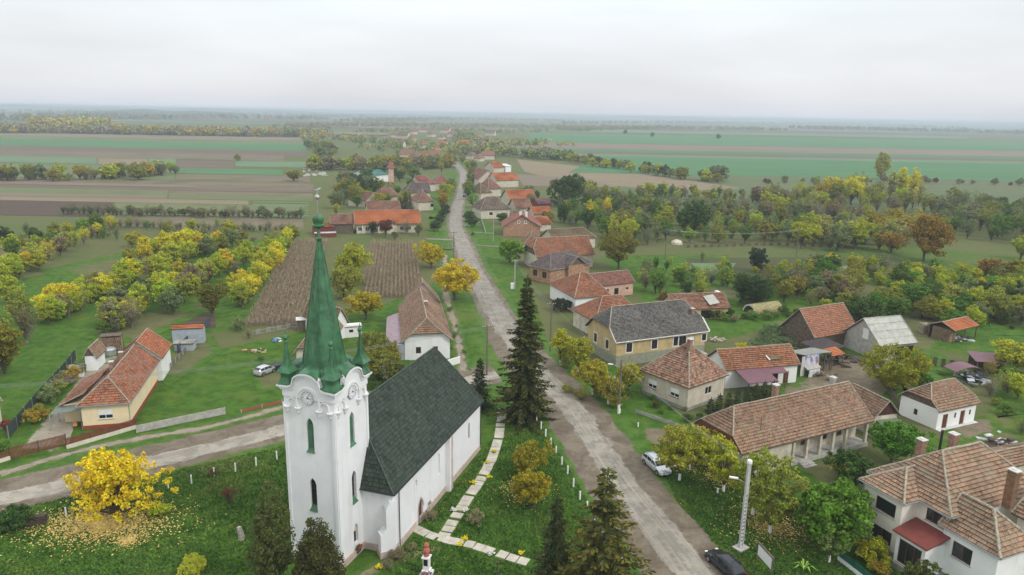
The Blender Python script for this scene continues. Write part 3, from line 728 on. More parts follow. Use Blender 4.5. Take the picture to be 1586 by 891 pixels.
def poly_points(px, n, seed, mind=0):
    """n random ground points inside a polygon given by sight points"""
    W = [G(*p) for p in px]; xs = [p.x for p in W]; ys = [p.y for p in W]; rg = random.Random(seed); out = []; tries = 0
    def inside(x, y):
        r_ = False; j = len(W)-1
        for i in range(len(W)):
            if (W[i].y > y) != (W[j].y > y) and x < (W[j].x-W[i].x)*(y-W[i].y)/(W[j].y-W[i].y)+W[i].x: r_ = not r_
            j = i
        return r_
    while len(out) < n and tries < n*200:
        tries += 1; x = rg.uniform(min(xs), max(xs)); y = rg.uniform(min(ys), max(ys))
        if inside(x, y) and all((x-a)**2+(y-b)**2 > mind*mind for a, b in out): out.append((x, y))
    return out
def wood(px, n, hs, cols, kinds, label, group, seed=0, mind=2.5, wide=1.1):
    rg = random.Random(seed); LNAME[0] = 'garden_tree' if 'garden' in group else 'woodland_tree'
    for x, y in poly_points(px, n, seed, mind):
        k = rg.choice(kinds); h = rg.uniform(*hs) * (.35 if k == 'bush' else 1)
        T(0, 0, h, rg.choice(cols), k, label, group, wide, at=(x, y), lab_auto=1)
    LNAME[0] = None
def belt(line, n, depth, hs, cols, kinds, label, group, seed=0, wide=1.15):
    W = smooth_line([G(*p) for p in line], 5.0); rg = random.Random(seed); LNAME[0] = 'hedgerow_tree'
    for i in range(n):
        f = (i + rg.uniform(0, 1)) / n; p = W[min(len(W)-1, int(f*(len(W)-1)))]
        k = rg.choice(kinds)
        T(0, 0, rg.uniform(*hs) * (.35 if k == 'bush' else 1), rg.choice(cols), k, label, group, wide, at=(p.x + rg.uniform(-depth, depth)*.5, p.y + rg.uniform(-depth, depth)), lab_auto=1)
    LNAME[0] = None
def far_wood(name, px_lines, n, depth, hs, cols, seed, size=1.1, kind='stuff', flat=False):
    """a distant wood that reads as one mass"""
    rng = np.random.default_rng(seed); rg = random.Random(seed); groups = {}
    for px in px_lines:
        W = smooth_line([G(*p) for p in px], 20.0)
        for i in range(n // len(px_lines)):
            p = W[rg.randrange(len(W))]; h = rg.uniform(*hs); x = p.x + rg.gauss(0, depth*.35); y = p.y + rg.uniform(-depth, depth)
            m = 9; C = np.stack([x + rng.normal(0, h*.22, m), y + rng.normal(0, h*.22, m), rng.uniform(h*.2, h*.85, m)], 1)
            groups.setdefault(rg.choice(cols), []).append(C)
    Vs = []; Fs = []; Mi = []; Ts = []; mats = []; off = 0
    for j, (c, L) in enumerate(groups.items()):
        C = np.concatenate(L); V, F, Tt = leaf_cloud(rng, C, np.full(len(C), (hs[0]+hs[1])*.14), 9, size*(hs[0]+hs[1])*.09, elong=1.3)
        Vs.append(V); Fs.append(F + off); off += len(V); Mi += [j]*len(F); Ts.append(Tt)
        key = 'wood_' + c
        mats.append(WOODM.get(key) or WOODM.setdefault(key, wood_leaf(key, COL[c])))
    o = np_mesh(name, np.concatenate(Vs), np.concatenate(Fs), mats, mi=Mi, attr=np.concatenate(Ts)); return tag(o, kind=kind)
WOODM = {}
def wood_leaf(name, c):
    m, t, b = newmat(name); g = NG(t); at = g.n('ShaderNodeAttribute', attribute_name='tint')
    g.L(g.mix(at.outputs['Fac'], tuple(x*.7 for x in c), tuple(x*1.2 for x in c)), b.inputs['Base Color']); b.inputs['Roughness'].default_value = .9
    b.inputs['Specular IOR Level'].default_value = .05
    return m

def auto_labels():
    """tell the members of a tree group apart by colour, habit, size and place in their group"""
    by = {}
    for a in AUTO: by.setdefault(a[0]['group'], []).append(a)
    for g_, L_ in by.items():
        L_.sort(key=lambda a: a[0].location.x / a[0].location.y); n = len(L_); ds = sorted(a[0].location.y for a in L_)
        hs = sorted(a[3] for a in L_)
        for i, (o, c, k, h, lab) in enumerate(L_):
            side = ['leftmost part', 'left part', 'middle', 'right part', 'rightmost part'][min(4, 5*i//n)]
            dep = 'near' if o.location.y < ds[n//2] else 'far'
            size = 'low' if k == 'bush' else ('tall' if h > hs[int(n*.66)] else ('short' if h < hs[int(n*.33)] else 'middling'))
            hab = {'thin': ' slender', 'bare': ' sparse', 'bush': ' bushy', 'pop': ' narrow'}.get(k, '')
            grp = g_
            o['label'] = f"{size} {CNAME[c]}{hab} {'shrub' if k == 'bush' else 'tree'}, {dep} {side}, {grp}"
# ------------------------------------------------------------------ houses
class Frame:
    """local frame: x along the A-B eave, y into the house"""
    def __init__(s, c, ang): s.c = Vector(c); s.a = ang; s.M = Matrix.Translation((c[0], c[1], c[2] if len(c) > 2 else 0)) @ Matrix.Rotation(ang, 4, 'Z')
def eave_frame(A, B, C, ze):
    a, b = G(*A, ze).xy, G(*B, ze).xy
    d = (b - a); L = d.length; d /= L; n = Vector((-d.y, d.x))
    if isinstance(C, (int, float)): c = b + n * C * (1 if n.y > 0 else -1)
    else: c = G(*C, ze).xy
    near = a if (c-a).length < (c-b).length else b
    W = (c - near).dot(n)
    if W < 0: W = -W; n = -n
    ctr = (a + b) / 2 + n * W / 2
    ang = math.atan2(d.y, d.x)
    if Vector((-d.y, d.x)).dot(n) < 0: ang += math.pi
    return Frame((ctr.x, ctr.y, 0), ang), L, W, (1 if abs(math.cos(ang - math.atan2(d.y, d.x)) - 1) < .1 else -1)
def clip(poly, v0, v1):
    """clip [(pos, u, v)] to v0..v1"""
    def half(P, s_, lim):
        o = []
        for i in range(len(P)):
            a, b = P[i], P[(i+1) % len(P)]; da, db = s_*(a[2]-lim), s_*(b[2]-lim)
            if da >= 0: o.append(a)
            if da*db < 0:
                t_ = da/(da-db); o.append((a[0].lerp(b[0], t_), a[1]+(b[1]-a[1])*t_, a[2]+(b[2]-a[2])*t_))
        return o
    P = half(poly, 1, v0)
    return half(P, -1, v1) if len(P) > 2 else []
from mathutils import noise as mnoise
SAG = [.06]
def sagz(p):
    return SAG[0] * (mnoise.noise(Vector((p.x*.35+7, p.y*.35, p.z*.2))) * 1.3 - .35)
def tiled_face(mb, pts, row, lift, rng, jit=.012):
    P = [Vector(p) for p in pts]
    nrm = Vector((0, 0, 0))
    for i in range(len(P)): nrm += P[i].cross(P[(i+1) % len(P)])
    nrm.normalize()
    if nrm.z < 0: nrm = -nrm; P.reverse()
    ux = Vector((0, 0, 1)).cross(nrm)
    if ux.length < .01: ux = Vector((1, 0, 0))
    ux.normalize(); vy = nrm.cross(ux)
    z0 = min(P, key=lambda p: p.dot(vy)); base = z0.dot(vy)
    Q = [(p, p.dot(ux), p.dot(vy) - base) for p in P]; vmax = max(q[2] for q in Q); k = 0
    while k * row < vmax - .02:
        c = clip(Q, k*row, (k+1)*row)
        if len(c) > 2:
            j = rng.uniform(-jit, jit)
            us = [q[1] for q in c]; u0 = min(us); nu = max(1, int((max(us)-u0)/1.3)); du = (max(us)-u0)/nu
            sw = [(p, v, u) for p, u, v in c]
            for iu in range(nu):
                cc = clip(sw, u0+iu*du, u0+(iu+1)*du) if nu > 1 else sw
                if len(cc) < 3: continue
                mb.face([p + nrm * ((lift + j) * (1 - (v - k*row)/row) + .004 + sagz(mb.M @ p)) for p, v, u in cc], [(u, v) for p, v, u in cc])
            low = [(p, u) for p, u, v in c if v < k*row + 1e-4]
            if len(low) >= 2:
                low.sort(key=lambda q: q[1]); a, b_ = low[0], low[-1]; h_ = lift + j + .02
                mb.face([a[0]-nrm*.01, b_[0]-nrm*.01, b_[0]+nrm*(h_+.004), a[0]+nrm*(h_+.004)], [(a[1], k*row-.02), (b_[1], k*row-.02), (b_[1], k*row), (a[1], k*row)])
        k += 1
def roof_block(parent, fr, L, W, ze, rise, e0=(1, 0), e1=(1, 0), mat=T_BROWN, thick=.14, row=.38, lift=.05, ridge=M_RIDGE, gutter=None, seed=0, cap=.09, name='roof', skirt=M_WOOD, off_ridge=0.0):
    """e = (height fraction where the hip starts: 1 gable, 0 full hip ; inset of the ridge end)"""
    rng = random.Random(seed + int(L*10)); mb = MB(fr.M.copy())
    def pts(s, e):
        hh, ins = e; x = s*L/2
        return [(x, -W/2, ze), (x, W/2, ze), (x, (-W/2)*(1-hh)+off_ridge*hh, ze+rise*hh), (x, (W/2)*(1-hh)+off_ridge*hh, ze+rise*hh), (s*(L/2-ins), off_ridge, ze+rise)]
    a = pts(-1, e0); b = pts(1, e1)
    def uniq(l):
        o = []
        for p in l:
            if not o or (Vector(p)-Vector(o[-1])).length > .02: o.append(p)
        if (Vector(o[0])-Vector(o[-1])).length < .02: o.pop()
        return o
    top = [uniq([a[0], b[0], b[2], b[4], a[4], a[2]]), uniq([b[1], a[1], a[3], a[4], b[4], b[3]])]
    if e0[0] < 1: top.append(uniq([a[3], a[2], a[4]]) if e0[0] > 0 else uniq([a[1], a[0], a[4]]))
    if e1[0] < 1: top.append(uniq([b[2], b[3], b[4]]) if e1[0] > 0 else uniq([b[0], b[1], b[4]]))
    for f in top: tiled_face(mb, f, row, lift, rng)
    dn = lambda p: (p[0], p[1], p[2]-thick)
    sb = MB(fr.M.copy())
    for f in top: sb.face([dn(p) for p in reversed(f)])
    loop = uniq([a[0], b[0], b[2], b[3], b[1], a[1], a[3], a[2]])
    for i in range(len(loop)):
        p, q = loop[i], loop[(i+1) % len(loop)]; sb.face([dn(p), dn(q), q, p])
    r = mb.build(name, mat, parent); sb.build('eaves_board', skirt, r)
    cb = MB(fr.M.copy())
    lines = [(a[4], b[4])]
    for q, e in ((a, e0), (b, e1)):
        if e[0] < 1: lines += [(q[4], q[2]), (q[4], q[3])]
    if ridge:
        up = lambda p: (p[0], p[1], p[2] + .03)
        for p, q in lines:
            if (Vector(p)-Vector(q)).length < .1: continue
            n = max(2, int((Vector(p)-Vector(q)).length / .4)); P0, P1 = Vector(up(p)), Vector(up(q))
            cb.tube([P0.lerp(P1, i/n) + Vector((0, 0, rng.uniform(-.015, .015) + sagz(fr.M @ P0.lerp(P1, i/n)))) for i in range(n+1)], [cap*rng.uniform(.85, 1.15) for _ in range(n+1)], 6)
        for q, e in ((a, e0), (b, e1)):      # verge mortar on gables
            if e[0] > .2:
                for s_ in ((0, 2), (1, 3)): cb.tube([up(q[s_[0]]), up(q[s_[1]])], cap*.7, 5)
        cb.build('ridge_tiles', ridge, r)
    if gutter:
        gb = MB(fr.M.copy())
        for y, s_ in ((-W/2, -1), (W/2, 1)): gb.tube([(-L/2, y + s_*.06, ze-.06), (L/2, y + s_*.06, ze-.06)], .07, 6)
        if e0[0] == 0: gb.tube([(-L/2-.06, -W/2, ze-.06), (-L/2-.06, W/2, ze-.06)], .07, 6)
        if e1[0] == 0: gb.tube([(L/2+.06, -W/2, ze-.06), (L/2+.06, W/2, ze-.06)], .07, 6)
        gb.build('gutter', gutter, r)
    return r
def wall_block(parent, fr, L, W, ze, rise, e0=(1, 0), e1=(1, 0), mat=M_OLD, ov=.45, base=0, plinth=None, ph=.6, gable=None, ovx=None, openings=(), name='wall', off_ridge=0.0, zb=-.1):
    """walls under that roof; openings: (side, t, z0, w, h, kind) side f/b/l/r, t = metres from the side's middle"""
    ovx = ov if ovx is None else ovx
    l, w_ = L - 2*ovx, W - 2*ov; s = rise / (W/2); zt = ze + s*ov - .17
    mb = MB(fr.M.copy()); mb.bx(-l/2, l/2, -w_/2, w_/2, zb, zt)
    o = mb.build(name, mat, parent, weld=True)
    for sg, e in ((-1, e0), (1, e1)):
        gb = MB(fr.M.copy())
        if e[0] > .05:
            zh = min(ze + rise*e[0], ze+rise) - .18
            yh = (W/2)*(1-e[0]) ; ya = w_/2
            poly = [(-ya, zt-.002), (ya, zt-.002)]
            if e[0] > .98: poly += [(off_ridge, ze+rise-.2)]
            else: poly += [(yh+off_ridge*e[0]-.0, zh), (-yh+off_ridge*e[0], zh)]
            x0, x1 = sorted((sg*l/2, sg*(l/2-.25)))
            if gable: x0, x1 = (x0-.03, x1+.03)
            n = len(poly)
            for x in (x0, x1):
                q = [(x, p[0], p[1]) for p in poly]; gb.face(q if x == x1 else list(reversed(q)))
            for i in range(n):
                p, q = poly[i], poly[(i+1) % n]; gb.face([(x1, p[0], p[1]), (x0, p[0], p[1]), (x0, q[0], q[1]), (x1, q[0], q[1])])
            gb.build('gable', gable or mat, parent)
    if plinth:
        pb = MB(fr.M.copy()); pb.bx(-l/2-.05, l/2+.05, -w_/2-.05, w_/2+.05, zb, ph); po = pb.build('plinth', plinth, parent, weld=True)
    cutb = MB(fr.M.copy()); todo = []
    for side, t_, z0, ww, hh, kind in openings:
        if side in 'fb': x, y, nx, ny, tx, ty = t_, (-w_/2 if side == 'f' else w_/2), 0, (-1 if side == 'f' else 1), 1, 0
        else: x, y, nx, ny, tx, ty = (-l/2 if side == 'l' else l/2), t_, (-1 if side == 'l' else 1), 0, 0, 1
        hx, hy = (ww/2, .2) if side in 'fb' else (.2, ww/2)
        cutb.bx(x-hx, x+hx, y-hy, y+hy, z0, z0+hh); todo.append((x, y, nx, ny, tx, ty, z0, ww, hh, kind))
    if todo:
        cut(o, cutb)
        if plinth and any(q[6] < ph for q in todo): cut(po, cutb)
    for x, y, nx, ny, tx, ty, z0, ww, hh, kind in todo: fit_opening(parent, fr, x, y, nx, ny, tx, ty, z0, ww, hh, kind)
    return o
def opening(parent, fr, x, y, nx, ny, tx, ty, z0, ww, hh, kind):
    mb = MB(fr.M.copy()); hx, hy = (ww/2, .2) if abs(tx) else (.2, ww/2); mb.bx(x-hx, x+hx, y-hy, y+hy, z0, z0+hh)
    for o in list(parent.children):
        if o.name.startswith(('wall', 'gable')) or (o.name.startswith('plinth') and z0 < .6): cut(o, mb)
    fit_opening(parent, fr, x, y, nx, ny, tx, ty, z0, ww, hh, kind)
def fit_opening(parent, fr, x, y, nx, ny, tx, ty, z0, ww, hh, kind):
    """window or door set back 14 cm in its hole"""
    def bb(mb, s0, s1, d0, d1, z0_, z1_):
        xs = sorted((x + tx*s0 + nx*d0, x + tx*s1 + nx*d1)); ys = sorted((y + ty*s0 + ny*d0, y + ty*s1 + ny*d1))
        mb.bx(xs[0], xs[1], ys[0], ys[1], z0_, z1_)
    h = ww/2; k0 = kind.split('+')[0]
    fm = {'w': M_WFRAME, 'b': M_BROWNF, 'd': M_WOOD}.get(k0[0], M_BROWNF)
    if k0 in ('wd', 'bd', 'dd', 'gd'):                                    # door
        mb = MB(fr.M.copy()); bb(mb, -h, h, -.16, -.10, z0, z0+hh)
        for k in range(3): bb(mb, -h+.08+k*(ww-.1)/3, -h+.02+(k+1)*(ww-.1)/3, -.10, -.075, z0+.08, z0+hh-.08)
        d = mb.build('door', {'wd': M_WFRAME, 'bd': M_BROWNF, 'dd': M_DARKIN, 'gd': M_TEAL}[k0], parent)
        hb = MB(fr.M.copy()); bb(hb, h-.16, h-.1, -.075, -.04, z0+1.0, z0+1.12); hb.build('handle', M_METAL, d)
        return
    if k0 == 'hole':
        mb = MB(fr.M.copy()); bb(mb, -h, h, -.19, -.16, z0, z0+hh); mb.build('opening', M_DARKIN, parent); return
    n = {'1': 1, '2': 2, '3': 3}.get(k0[-1], 2); fw = .07
    mb = MB(fr.M.copy())
    bb(mb, -h, h, -.14, -.06, z0, z0+fw); bb(mb, -h, h, -.14, -.06, z0+hh-fw, z0+hh)
    for i in range(n+1):
        c = -h + i*ww/n; c = min(max(c, -h+fw/2), h-fw/2); bb(mb, c-fw/2, c+fw/2, -.139, -.061, z0+fw, z0+hh-fw)
    wd = mb.build('window', fm, parent)
    pb = MB(fr.M.copy()); bb(pb, -h+.01, h-.01, -.12, -.10, z0+.01, z0+hh-.01); pb.build('pane', M_GLASS, wd)
    if 'trim' in kind:
        tb = MB(fr.M.copy()); q = .14
        bb(tb, -h-q, -h, -.02, .045, z0-q, z0+hh+q); bb(tb, h, h+q, -.02, .045, z0-q, z0+hh+q)
        bb(tb, -h, h, -.02, .045, z0+hh, z0+hh+q); bb(tb, -h, h, -.02, .045, z0-q, z0); tb.build('surround', M_PAINTW, wd)
    if 'sill' in kind:
        tb = MB(fr.M.copy()); bb(tb, -h-.08, h+.08, -.05, .1, z0-.07, z0-.003); tb.build('sill', M_BROWNF if 'bsill' in kind else M_CONC, wd)
    if 'shut' in kind:
        tb = MB(fr.M.copy()); bb(tb, -h+.02, h-.02, -.09, -.03, z0+hh*.42, z0+hh-.02)
        for k in range(6): bb(tb, -h+.02, h-.02, -.03, -.02, z0+hh*.45+k*hh*.09, z0+hh*.5+k*hh*.09)
        tb.build('shutter', M_WFRAME, wd)
def chimney(parent, x, y, z0, z1, sx=.5, sy=.5, mat=None, ang=0, capm=None, name='chimney'):
    mb = MB(); mb.box((x, y, (z0+z1)/2), (sx, sy, z1-z0), ang); mb.box((x, y, z1-.22), (sx+.12, sy+.12, .12), ang)
    c = mb.build(name, mat or M_CHIM, parent)
    cb = MB(); cb.box((x, y, z1+.045), (sx+.16, sy+.16, .09), ang); cb.box((x, y, z1+.12), (sx*.5, sy*.5, .08), ang)
    cb.build('chimney_cap', capm or M_CONCW, c); return c
def L2W(fr, x, y, z=0): return fr.M @ Vector((x, y, z))
def house(name, label, A, B, C, ze, rise, e0=(1, 0), e1=(1, 0), roof=T_BROWN, wall=M_OLD, ov=.45, plinth=None, openings=(), cat='house', group=None, gutter=None, gable=None, ridge=M_RIDGE, row=.38, seed=0, ph=.6, ovx=None, skirt=M_WOOD, walls=True, swap=False, lift=.05, off_ridge=0.0, verbose=True):
    fr, L, W, sg = eave_frame(A, B, C, ze)
    if sg < 0: e0, e1 = e1, e0
    if swap:   # ridge runs along the B-C side
        fr = Frame(fr.c, fr.a - math.pi/2); L, W = W, L
        if sg < 0: e0, e1 = e1, e0
        if L2W(fr, -L/2, 0).length > L2W(fr, L/2, 0).length: e0, e1 = e1, e0
    th = thing(name, (fr.c.x, fr.c.y, 0), label, cat, group)
    print('HOUSE %-34s L %.1f W %.1f at (%.0f,%.0f) ang %.0f' % (label[:34], L, W, fr.c.x, fr.c.y, math.degrees(fr.a)))
    roof_block(th, fr, L, W, ze, rise, e0, e1, roof, gutter=gutter, ridge=ridge, row=row, seed=seed, skirt=skirt, lift=lift, off_ridge=off_ridge)
    if walls: wall_block(th, fr, L, W, ze, rise, e0, e1, wall, ov=ov, plinth=plinth, openings=openings, gable=gable, ph=ph, ovx=ovx, off_ridge=off_ridge)
    return th, fr, L, W
# ------------------------------------------------------------------ church
CH = Vector((-17.55, 64.0, 0)); TA = R(70)          # tower centre, direction of nave
ch = thing('church', (CH.x, CH.y, 0), 'white church with green metal spire and long dark green nave roof', 'church')
FT = Frame((CH.x, CH.y, 0), TA)                     # x along the nave, y to the left (away from the road)
B2 = 2.75                                           # half tower body
def arch_poly(w_, h, n=6, k=1.15):                  # pointed arch outline in (s, z)
    r_ = w_*k; pts = [(-w_/2, 0), (w_/2, 0)]
    sp = h - math.sqrt(max(r_*r_ - (r_-w_/2)**2, 0)); a1 = math.acos((r_-w_/2)/r_)
    pts += [(w_/2 - r_ + r_*math.cos(a1*i/n), sp + r_*math.sin(a1*i/n)) for i in range(n+1)]
    pts += [(-w_/2 + r_ - r_*math.cos(a1*(n-i)/n), sp + r_*math.sin(a1*(n-i)/n)) for i in range(1, n+1)]
    return pts
def face_M(fr, side, half):                          # matrix with x along the face, -y outward
    return fr.M @ Matrix.Rotation({'front': R(-90), 'right': 0, 'back': R(90), 'left': R(180)}[side], 4, 'Z') @ Matrix.Translation((0, -half, 0))
def gableline(s, H0=18.35, up=1.45, half=2.75):      # cornice outline: flat shoulders, round rise over the clock
    a = abs(s)
    if a > 1.72: return H0
    if a > 1.35: return H0 + (1.72-a)*.5
    return H0 + .18 + up*math.sqrt(max(0, 1-(a/1.42)**2))*.86
mb = MB(FT.M.copy()); mb.bx(-B2, B2, -B2, B2, -.1, 17.9); tower = mb.build('tower', M_CHURCH, ch, weld=True)
cb = MB(FT.M.copy())
sides = ('front', 'right', 'back', 'left')
for sd_ in sides:
    cm = MB(face_M(FT, sd_, B2))
    for z0, hh in ((12.0, 3.3), (5.9, 3.3)): cm.prism_y([(p[0], p[1]+z0) for p in arch_poly(.78, hh)], -.3, .42)
    if sd_ == 'right': cm.prism_y([(p[0], p[1]+1.3) for p in arch_poly(.8, 2.2)], -.3, .35)
    cb.v += []; n = len(cb.v); cb.v += cm.v; cb.f += [tuple(i+n for i in f) for f in cm.f]
cut(tower, cb)
wb = MB(FT.M.copy())                                 # parapet gables over the clocks
par = MB(); lou = None
for sd_ in sides:
    Mx = face_M(FT, sd_, B2)
    g_ = MB(Mx); N = 28; ss = [-B2-.02 + (2*B2+.04)*i/N for i in range(N+1)]
    top = [(s, gableline(s)) for s in ss]
    g_.prism_y([(-B2-.02, 17.2), (B2+.02, 17.2)] + list(reversed(top)), -.12, .34)
    # stepped cornice following the outline
    for k, (dz, pr, th_) in enumerate(((-.02, .42, .17), (-.22, .27, .16), (-.42, .19, .12))):
        for i in range(N):
            a, b_ = top[i], top[i+1]
            sc = (B2+pr)/B2
            g_.face([(a[0]*sc, -pr, a[1]+dz), (b_[0]*sc, -pr, b_[1]+dz), (b_[0]*sc, .1, b_[1]+dz), (a[0]*sc, .1, a[1]+dz)])
            g_.face([(a[0]*sc, -pr, a[1]+dz-th_), (b_[0]*sc, -pr, b_[1]+dz-th_), (b_[0]*sc, -pr, b_[1]+dz), (a[0]*sc, -pr, a[1]+dz)])
            g_.face([(a[0]*sc, .1, a[1]+dz-th_), (b_[0]*sc, .1, b_[1]+dz-th_), (b_[0]*sc, -pr, b_[1]+dz-th_), (a[0]*sc, -pr, a[1]+dz-th_)])
    g_.build('cornice', M_CHURCH, ch)
    # little consoles and arched recess mouldings below the cornice
    c_ = MB(Mx)
    for s in (-2.05, -1.25, 1.25, 2.05) if False else (-2.35, -1.15, 1.15, 2.35):
        c_.lathe([(.06, -.62), (.12, -.5), (.16, -.36), (.2, -.2), (.3, -.08), (.33, .0), (.33, .08)], (s, -.1, 16.2), 10)
    def archband(cx, z0, rad, w_, d, n=14, sp=0):
        pr_ = [(cx + rad*math.cos(math.pi*i/n), z0 + sp + rad*math.sin(math.pi*i/n)*1.12) for i in range(n+1)]
        pin = [(cx + (rad-w_)*math.cos(math.pi*i/n), z0 + sp + (rad-w_)*math.sin(math.pi*i/n)*1.12) for i in range(n+1)]
        pr_ = [(cx+rad, z0)] + pr_ + [(cx-rad, z0)]; pin = [(cx+rad-w_, z0)] + pin + [(cx-rad+w_, z0)]
        for i in range(len(pr_)-1):
            a, b_, e, f = pr_[i], pr_[i+1], pin[i+1], pin[i]
            c_.face([(a[0], -d, a[1]), (f[0], -d, f[1]), (e[0], -d, e[1]), (b_[0], -d, b_[1])])
            c_.face([(f[0], -d, f[1]), (f[0], .02, f[1]), (e[0], .02, e[1]), (e[0], -d, e[1])]); c_.face([(a[0], .02, a[1]), (a[0], -d, a[1]), (b_[0], -d, b_[1]), (b_[0], .02, b_[1])])
    archband(0, 16.35, 1.32, .16, .2, sp=.55); archband(-1.75, 16.35, .5, .1, .16, sp=.25); archband(1.75, 16.35, .5, .1, .16, sp=.25)
    c_.box((-B2+.12, -.06, 8.8), (.3, .12, 15.0)); c_.box((B2-.12, -.06, 8.8), (.3, .12, 15.0))
    c_.build('moulding', M_CHURCH, ch)
    # clock
    k_ = MB(Mx); cz = 17.35
    def ring(r0, r1, y0, y1, mb_, n=32):
        for i in range(n):
            a, b_ = 2*math.pi*i/n, 2*math.pi*(i+1)/n
            p = [(r*math.cos(x), y0, cz + r*math.sin(x)) for r, x in ((r0, a), (r1, a), (r1, b_), (r0, b_))]
            mb_.face(p); mb_.face([(r1*math.cos(a), y1, cz+r1*math.sin(a)), (r1*math.cos(b_), y1, cz+r1*math.sin(b_)), (r1*math.cos(b_), y0, cz+r1*math.sin(b_)), (r1*math.cos(a), y0, cz+r1*math.sin(a))])
    n = 32; k_.face([(.66*math.cos(2*math.pi*i/n), -.15, cz+.66*math.sin(2*math.pi*i/n)) for i in range(n)])
    ck = k_.build('clock_face', M_CHURCH, ch)
    h_ = MB(Mx); ring(.62, .65, -.19, -.12, h_); ring(.40, .412, -.165, -.12, h_)
    for i in range(12):
        a = i*math.pi/6; c0 = Vector((math.cos(a), 0, math.sin(a))); t0 = Vector((-math.sin(a), 0, math.cos(a)))
        wd_ = .022 if i % 3 else .04
        q = [c0*.46 - t0*wd_, c0*.58 - t0*wd_, c0*.58 + t0*wd_, c0*.46 + t0*wd_]
        h_.face([(v.x, -.17, cz+v.z) for v in q])
    h_.build('numerals', plain('clock_grey', (.26,.27,.29), .6), ck)
    hh = MB(Mx)
    for a, ln, wd_ in ((R(62), .5, .028), (R(-12), .36, .045)):
        c0 = Vector((math.cos(a), 0, math.sin(a))); t0 = Vector((-math.sin(a), 0, math.cos(a)))
        q = [c0*-.1 - t0*wd_, c0*ln - t0*wd_*.4, c0*ln + t0*wd_*.4, c0*-.1 + t0*wd_]; hh.face([(v.x, -.19, cz+v.z) for v in q])
    hh.build('clock_hand', M_DARKMET, ck)
    # louvred windows with green sloping sills
    for z0 in (12.0, 5.9):
        l_ = MB(Mx)
        l_.prism_y([(p[0]*.98, p[1]*.985+z0) for p in arch_poly(.78, 3.3)], .30, .40)
        wn_ = l_.build('window', M_DARKIN if z0 < 9 else M_GREENTIN, ch)
        l2 = MB(Mx)
        if z0 > 9:
            for k in range(12):
                z = z0 + .25 + k*.2; l2.face([(-.36, .10, z), (.36, .10, z), (.36, .29, z+.16), (-.36, .29, z+.16)])
            l2.build('louvre', M_GREENTIN, wn_)
        else:
            for k in range(5): l2.box((0, .27, z0+.6+k*.5), (.74, .04, .04))
            l2.box((0, .26, z0+1.6), (.04, .04, 3.0)); l2.build('glazing_bar', M_DARKMET, wn_)
        l3 = MB(Mx); l3.face([(-.45, -.12, z0-.12), (.45, -.12, z0-.12), (.37, .30, z0+.42), (-.37, .30, z0+.42)])
        l3.face([(-.45, -.12, z0-.16), (.45, -.12, z0-.16), (.45, -.12, z0-.12), (-.45, -.12, z0-.12)]); l3.build('sill', M_GREENTIN, wn_)
    if sd_ == 'right':
        l_ = MB(Mx); l_.prism_y([(p[0]*.97, p[1]*.98+1.3) for p in arch_poly(.8, 2.2)], .26, .34); wn_ = l_.build('niche', M_OLD, ch)
        q_ = MB(Mx); q_.prism_y([(-.25, 1.45), (.25, 1.45), (.25, 2.5), (-.25, 2.5)], .2, .27); q_.build('plaque', M_DARKIN, wn_)
    if sd_ != 'back':
        p_ = MB(Mx); p_.box((0, -.04, .35), (2*B2+.16, .2, .9)); p_.build('plinth', M_PLINTH, ch)
# green metal roof: skirts curving from the four gables to the octagonal spire
sk = MB(FT.M.copy()); N = 28; E_ = B2 + .40; sp0 = 1.92; zs = 20.05
rows_n = 9
for q in range(4):
    Mr = FT.M @ Matrix.Rotation(q*math.pi/2, 4, 'Z'); s2 = MB(Mr)
    outer = [(E_*(-1+2*i/N), -E_, gableline((-B2+2*B2*i/N)) + .03) for i in range(N+1)]
    grid = []
    for i, (x, y, z) in enumerate(outer):
        a = math.radians(-135 + 90*i/N); tgt = (sp0*math.cos(a)*1.0, sp0*math.sin(a)*1.0, zs)
        colm = []
        for k in range(rows_n+1):
            f = k/rows_n; zf = f**1.9 if abs(x) > 1.6 else f**1.15
            colm.append((x + (tgt[0]-x)*f, y + (tgt[1]-y)*f, z + (tgt[2]-z)*zf if z < zs else z + (tgt[2]-z)*f))
        grid.append(colm)
    for i in range(N):
        for k in range(rows_n): s2.face([grid[i][k], grid[i+1][k], grid[i+1][k+1], grid[i][k+1]])
        a, b_ = outer[i], outer[i+1]; s2.face([(a[0], a[1], a[2]-.09), (b_[0], b_[1], b_[2]-.09), b_, a])
    n = len(sk.v); sk.v += s2.v; sk.f += [tuple(j+n for j in f) for f in s2.f]; sk.uv += s2.uv; sk.mi += s2.mi
sk.build('roof_skirt', M_GREENTIN, ch)
for q in range(4):                                  # standing seams on the skirt
    for x in (-1.9, -1.45, 1.45, 1.9):
        sm = MB(FT.M.copy()); Mr = Matrix.Rotation(q*math.pi/2, 4, 'Z')
        f0 = Mr @ Vector((x*1.1, -E_, gableline(x)+.06)); a = math.radians(-90 + x*22); f1 = Mr @ Vector((sp0*math.cos(a), sp0*math.sin(a), zs+.03)); mid = f0.lerp(f1, .5); mid.z -= .14
        sm.tube([f0, mid, f1], .03, 4); sm.build('seam', M_GREENTIN, ch)
spire = MB(FT.M.copy())
prof = [(2.12, 19.65), (2.02, 20.15), (1.86, 21.0), (1.6, 22.6), (1.32, 24.4), (1.0, 26.4), (.68, 28.4), (.38, 30.3), (.18, 31.6)]
spire.lathe(prof, (0, 0, 0), 8, rot=R(22.5)); sp_ = spire.build('spire', M_GREENTIN, ch)
sm = MB(FT.M.copy())
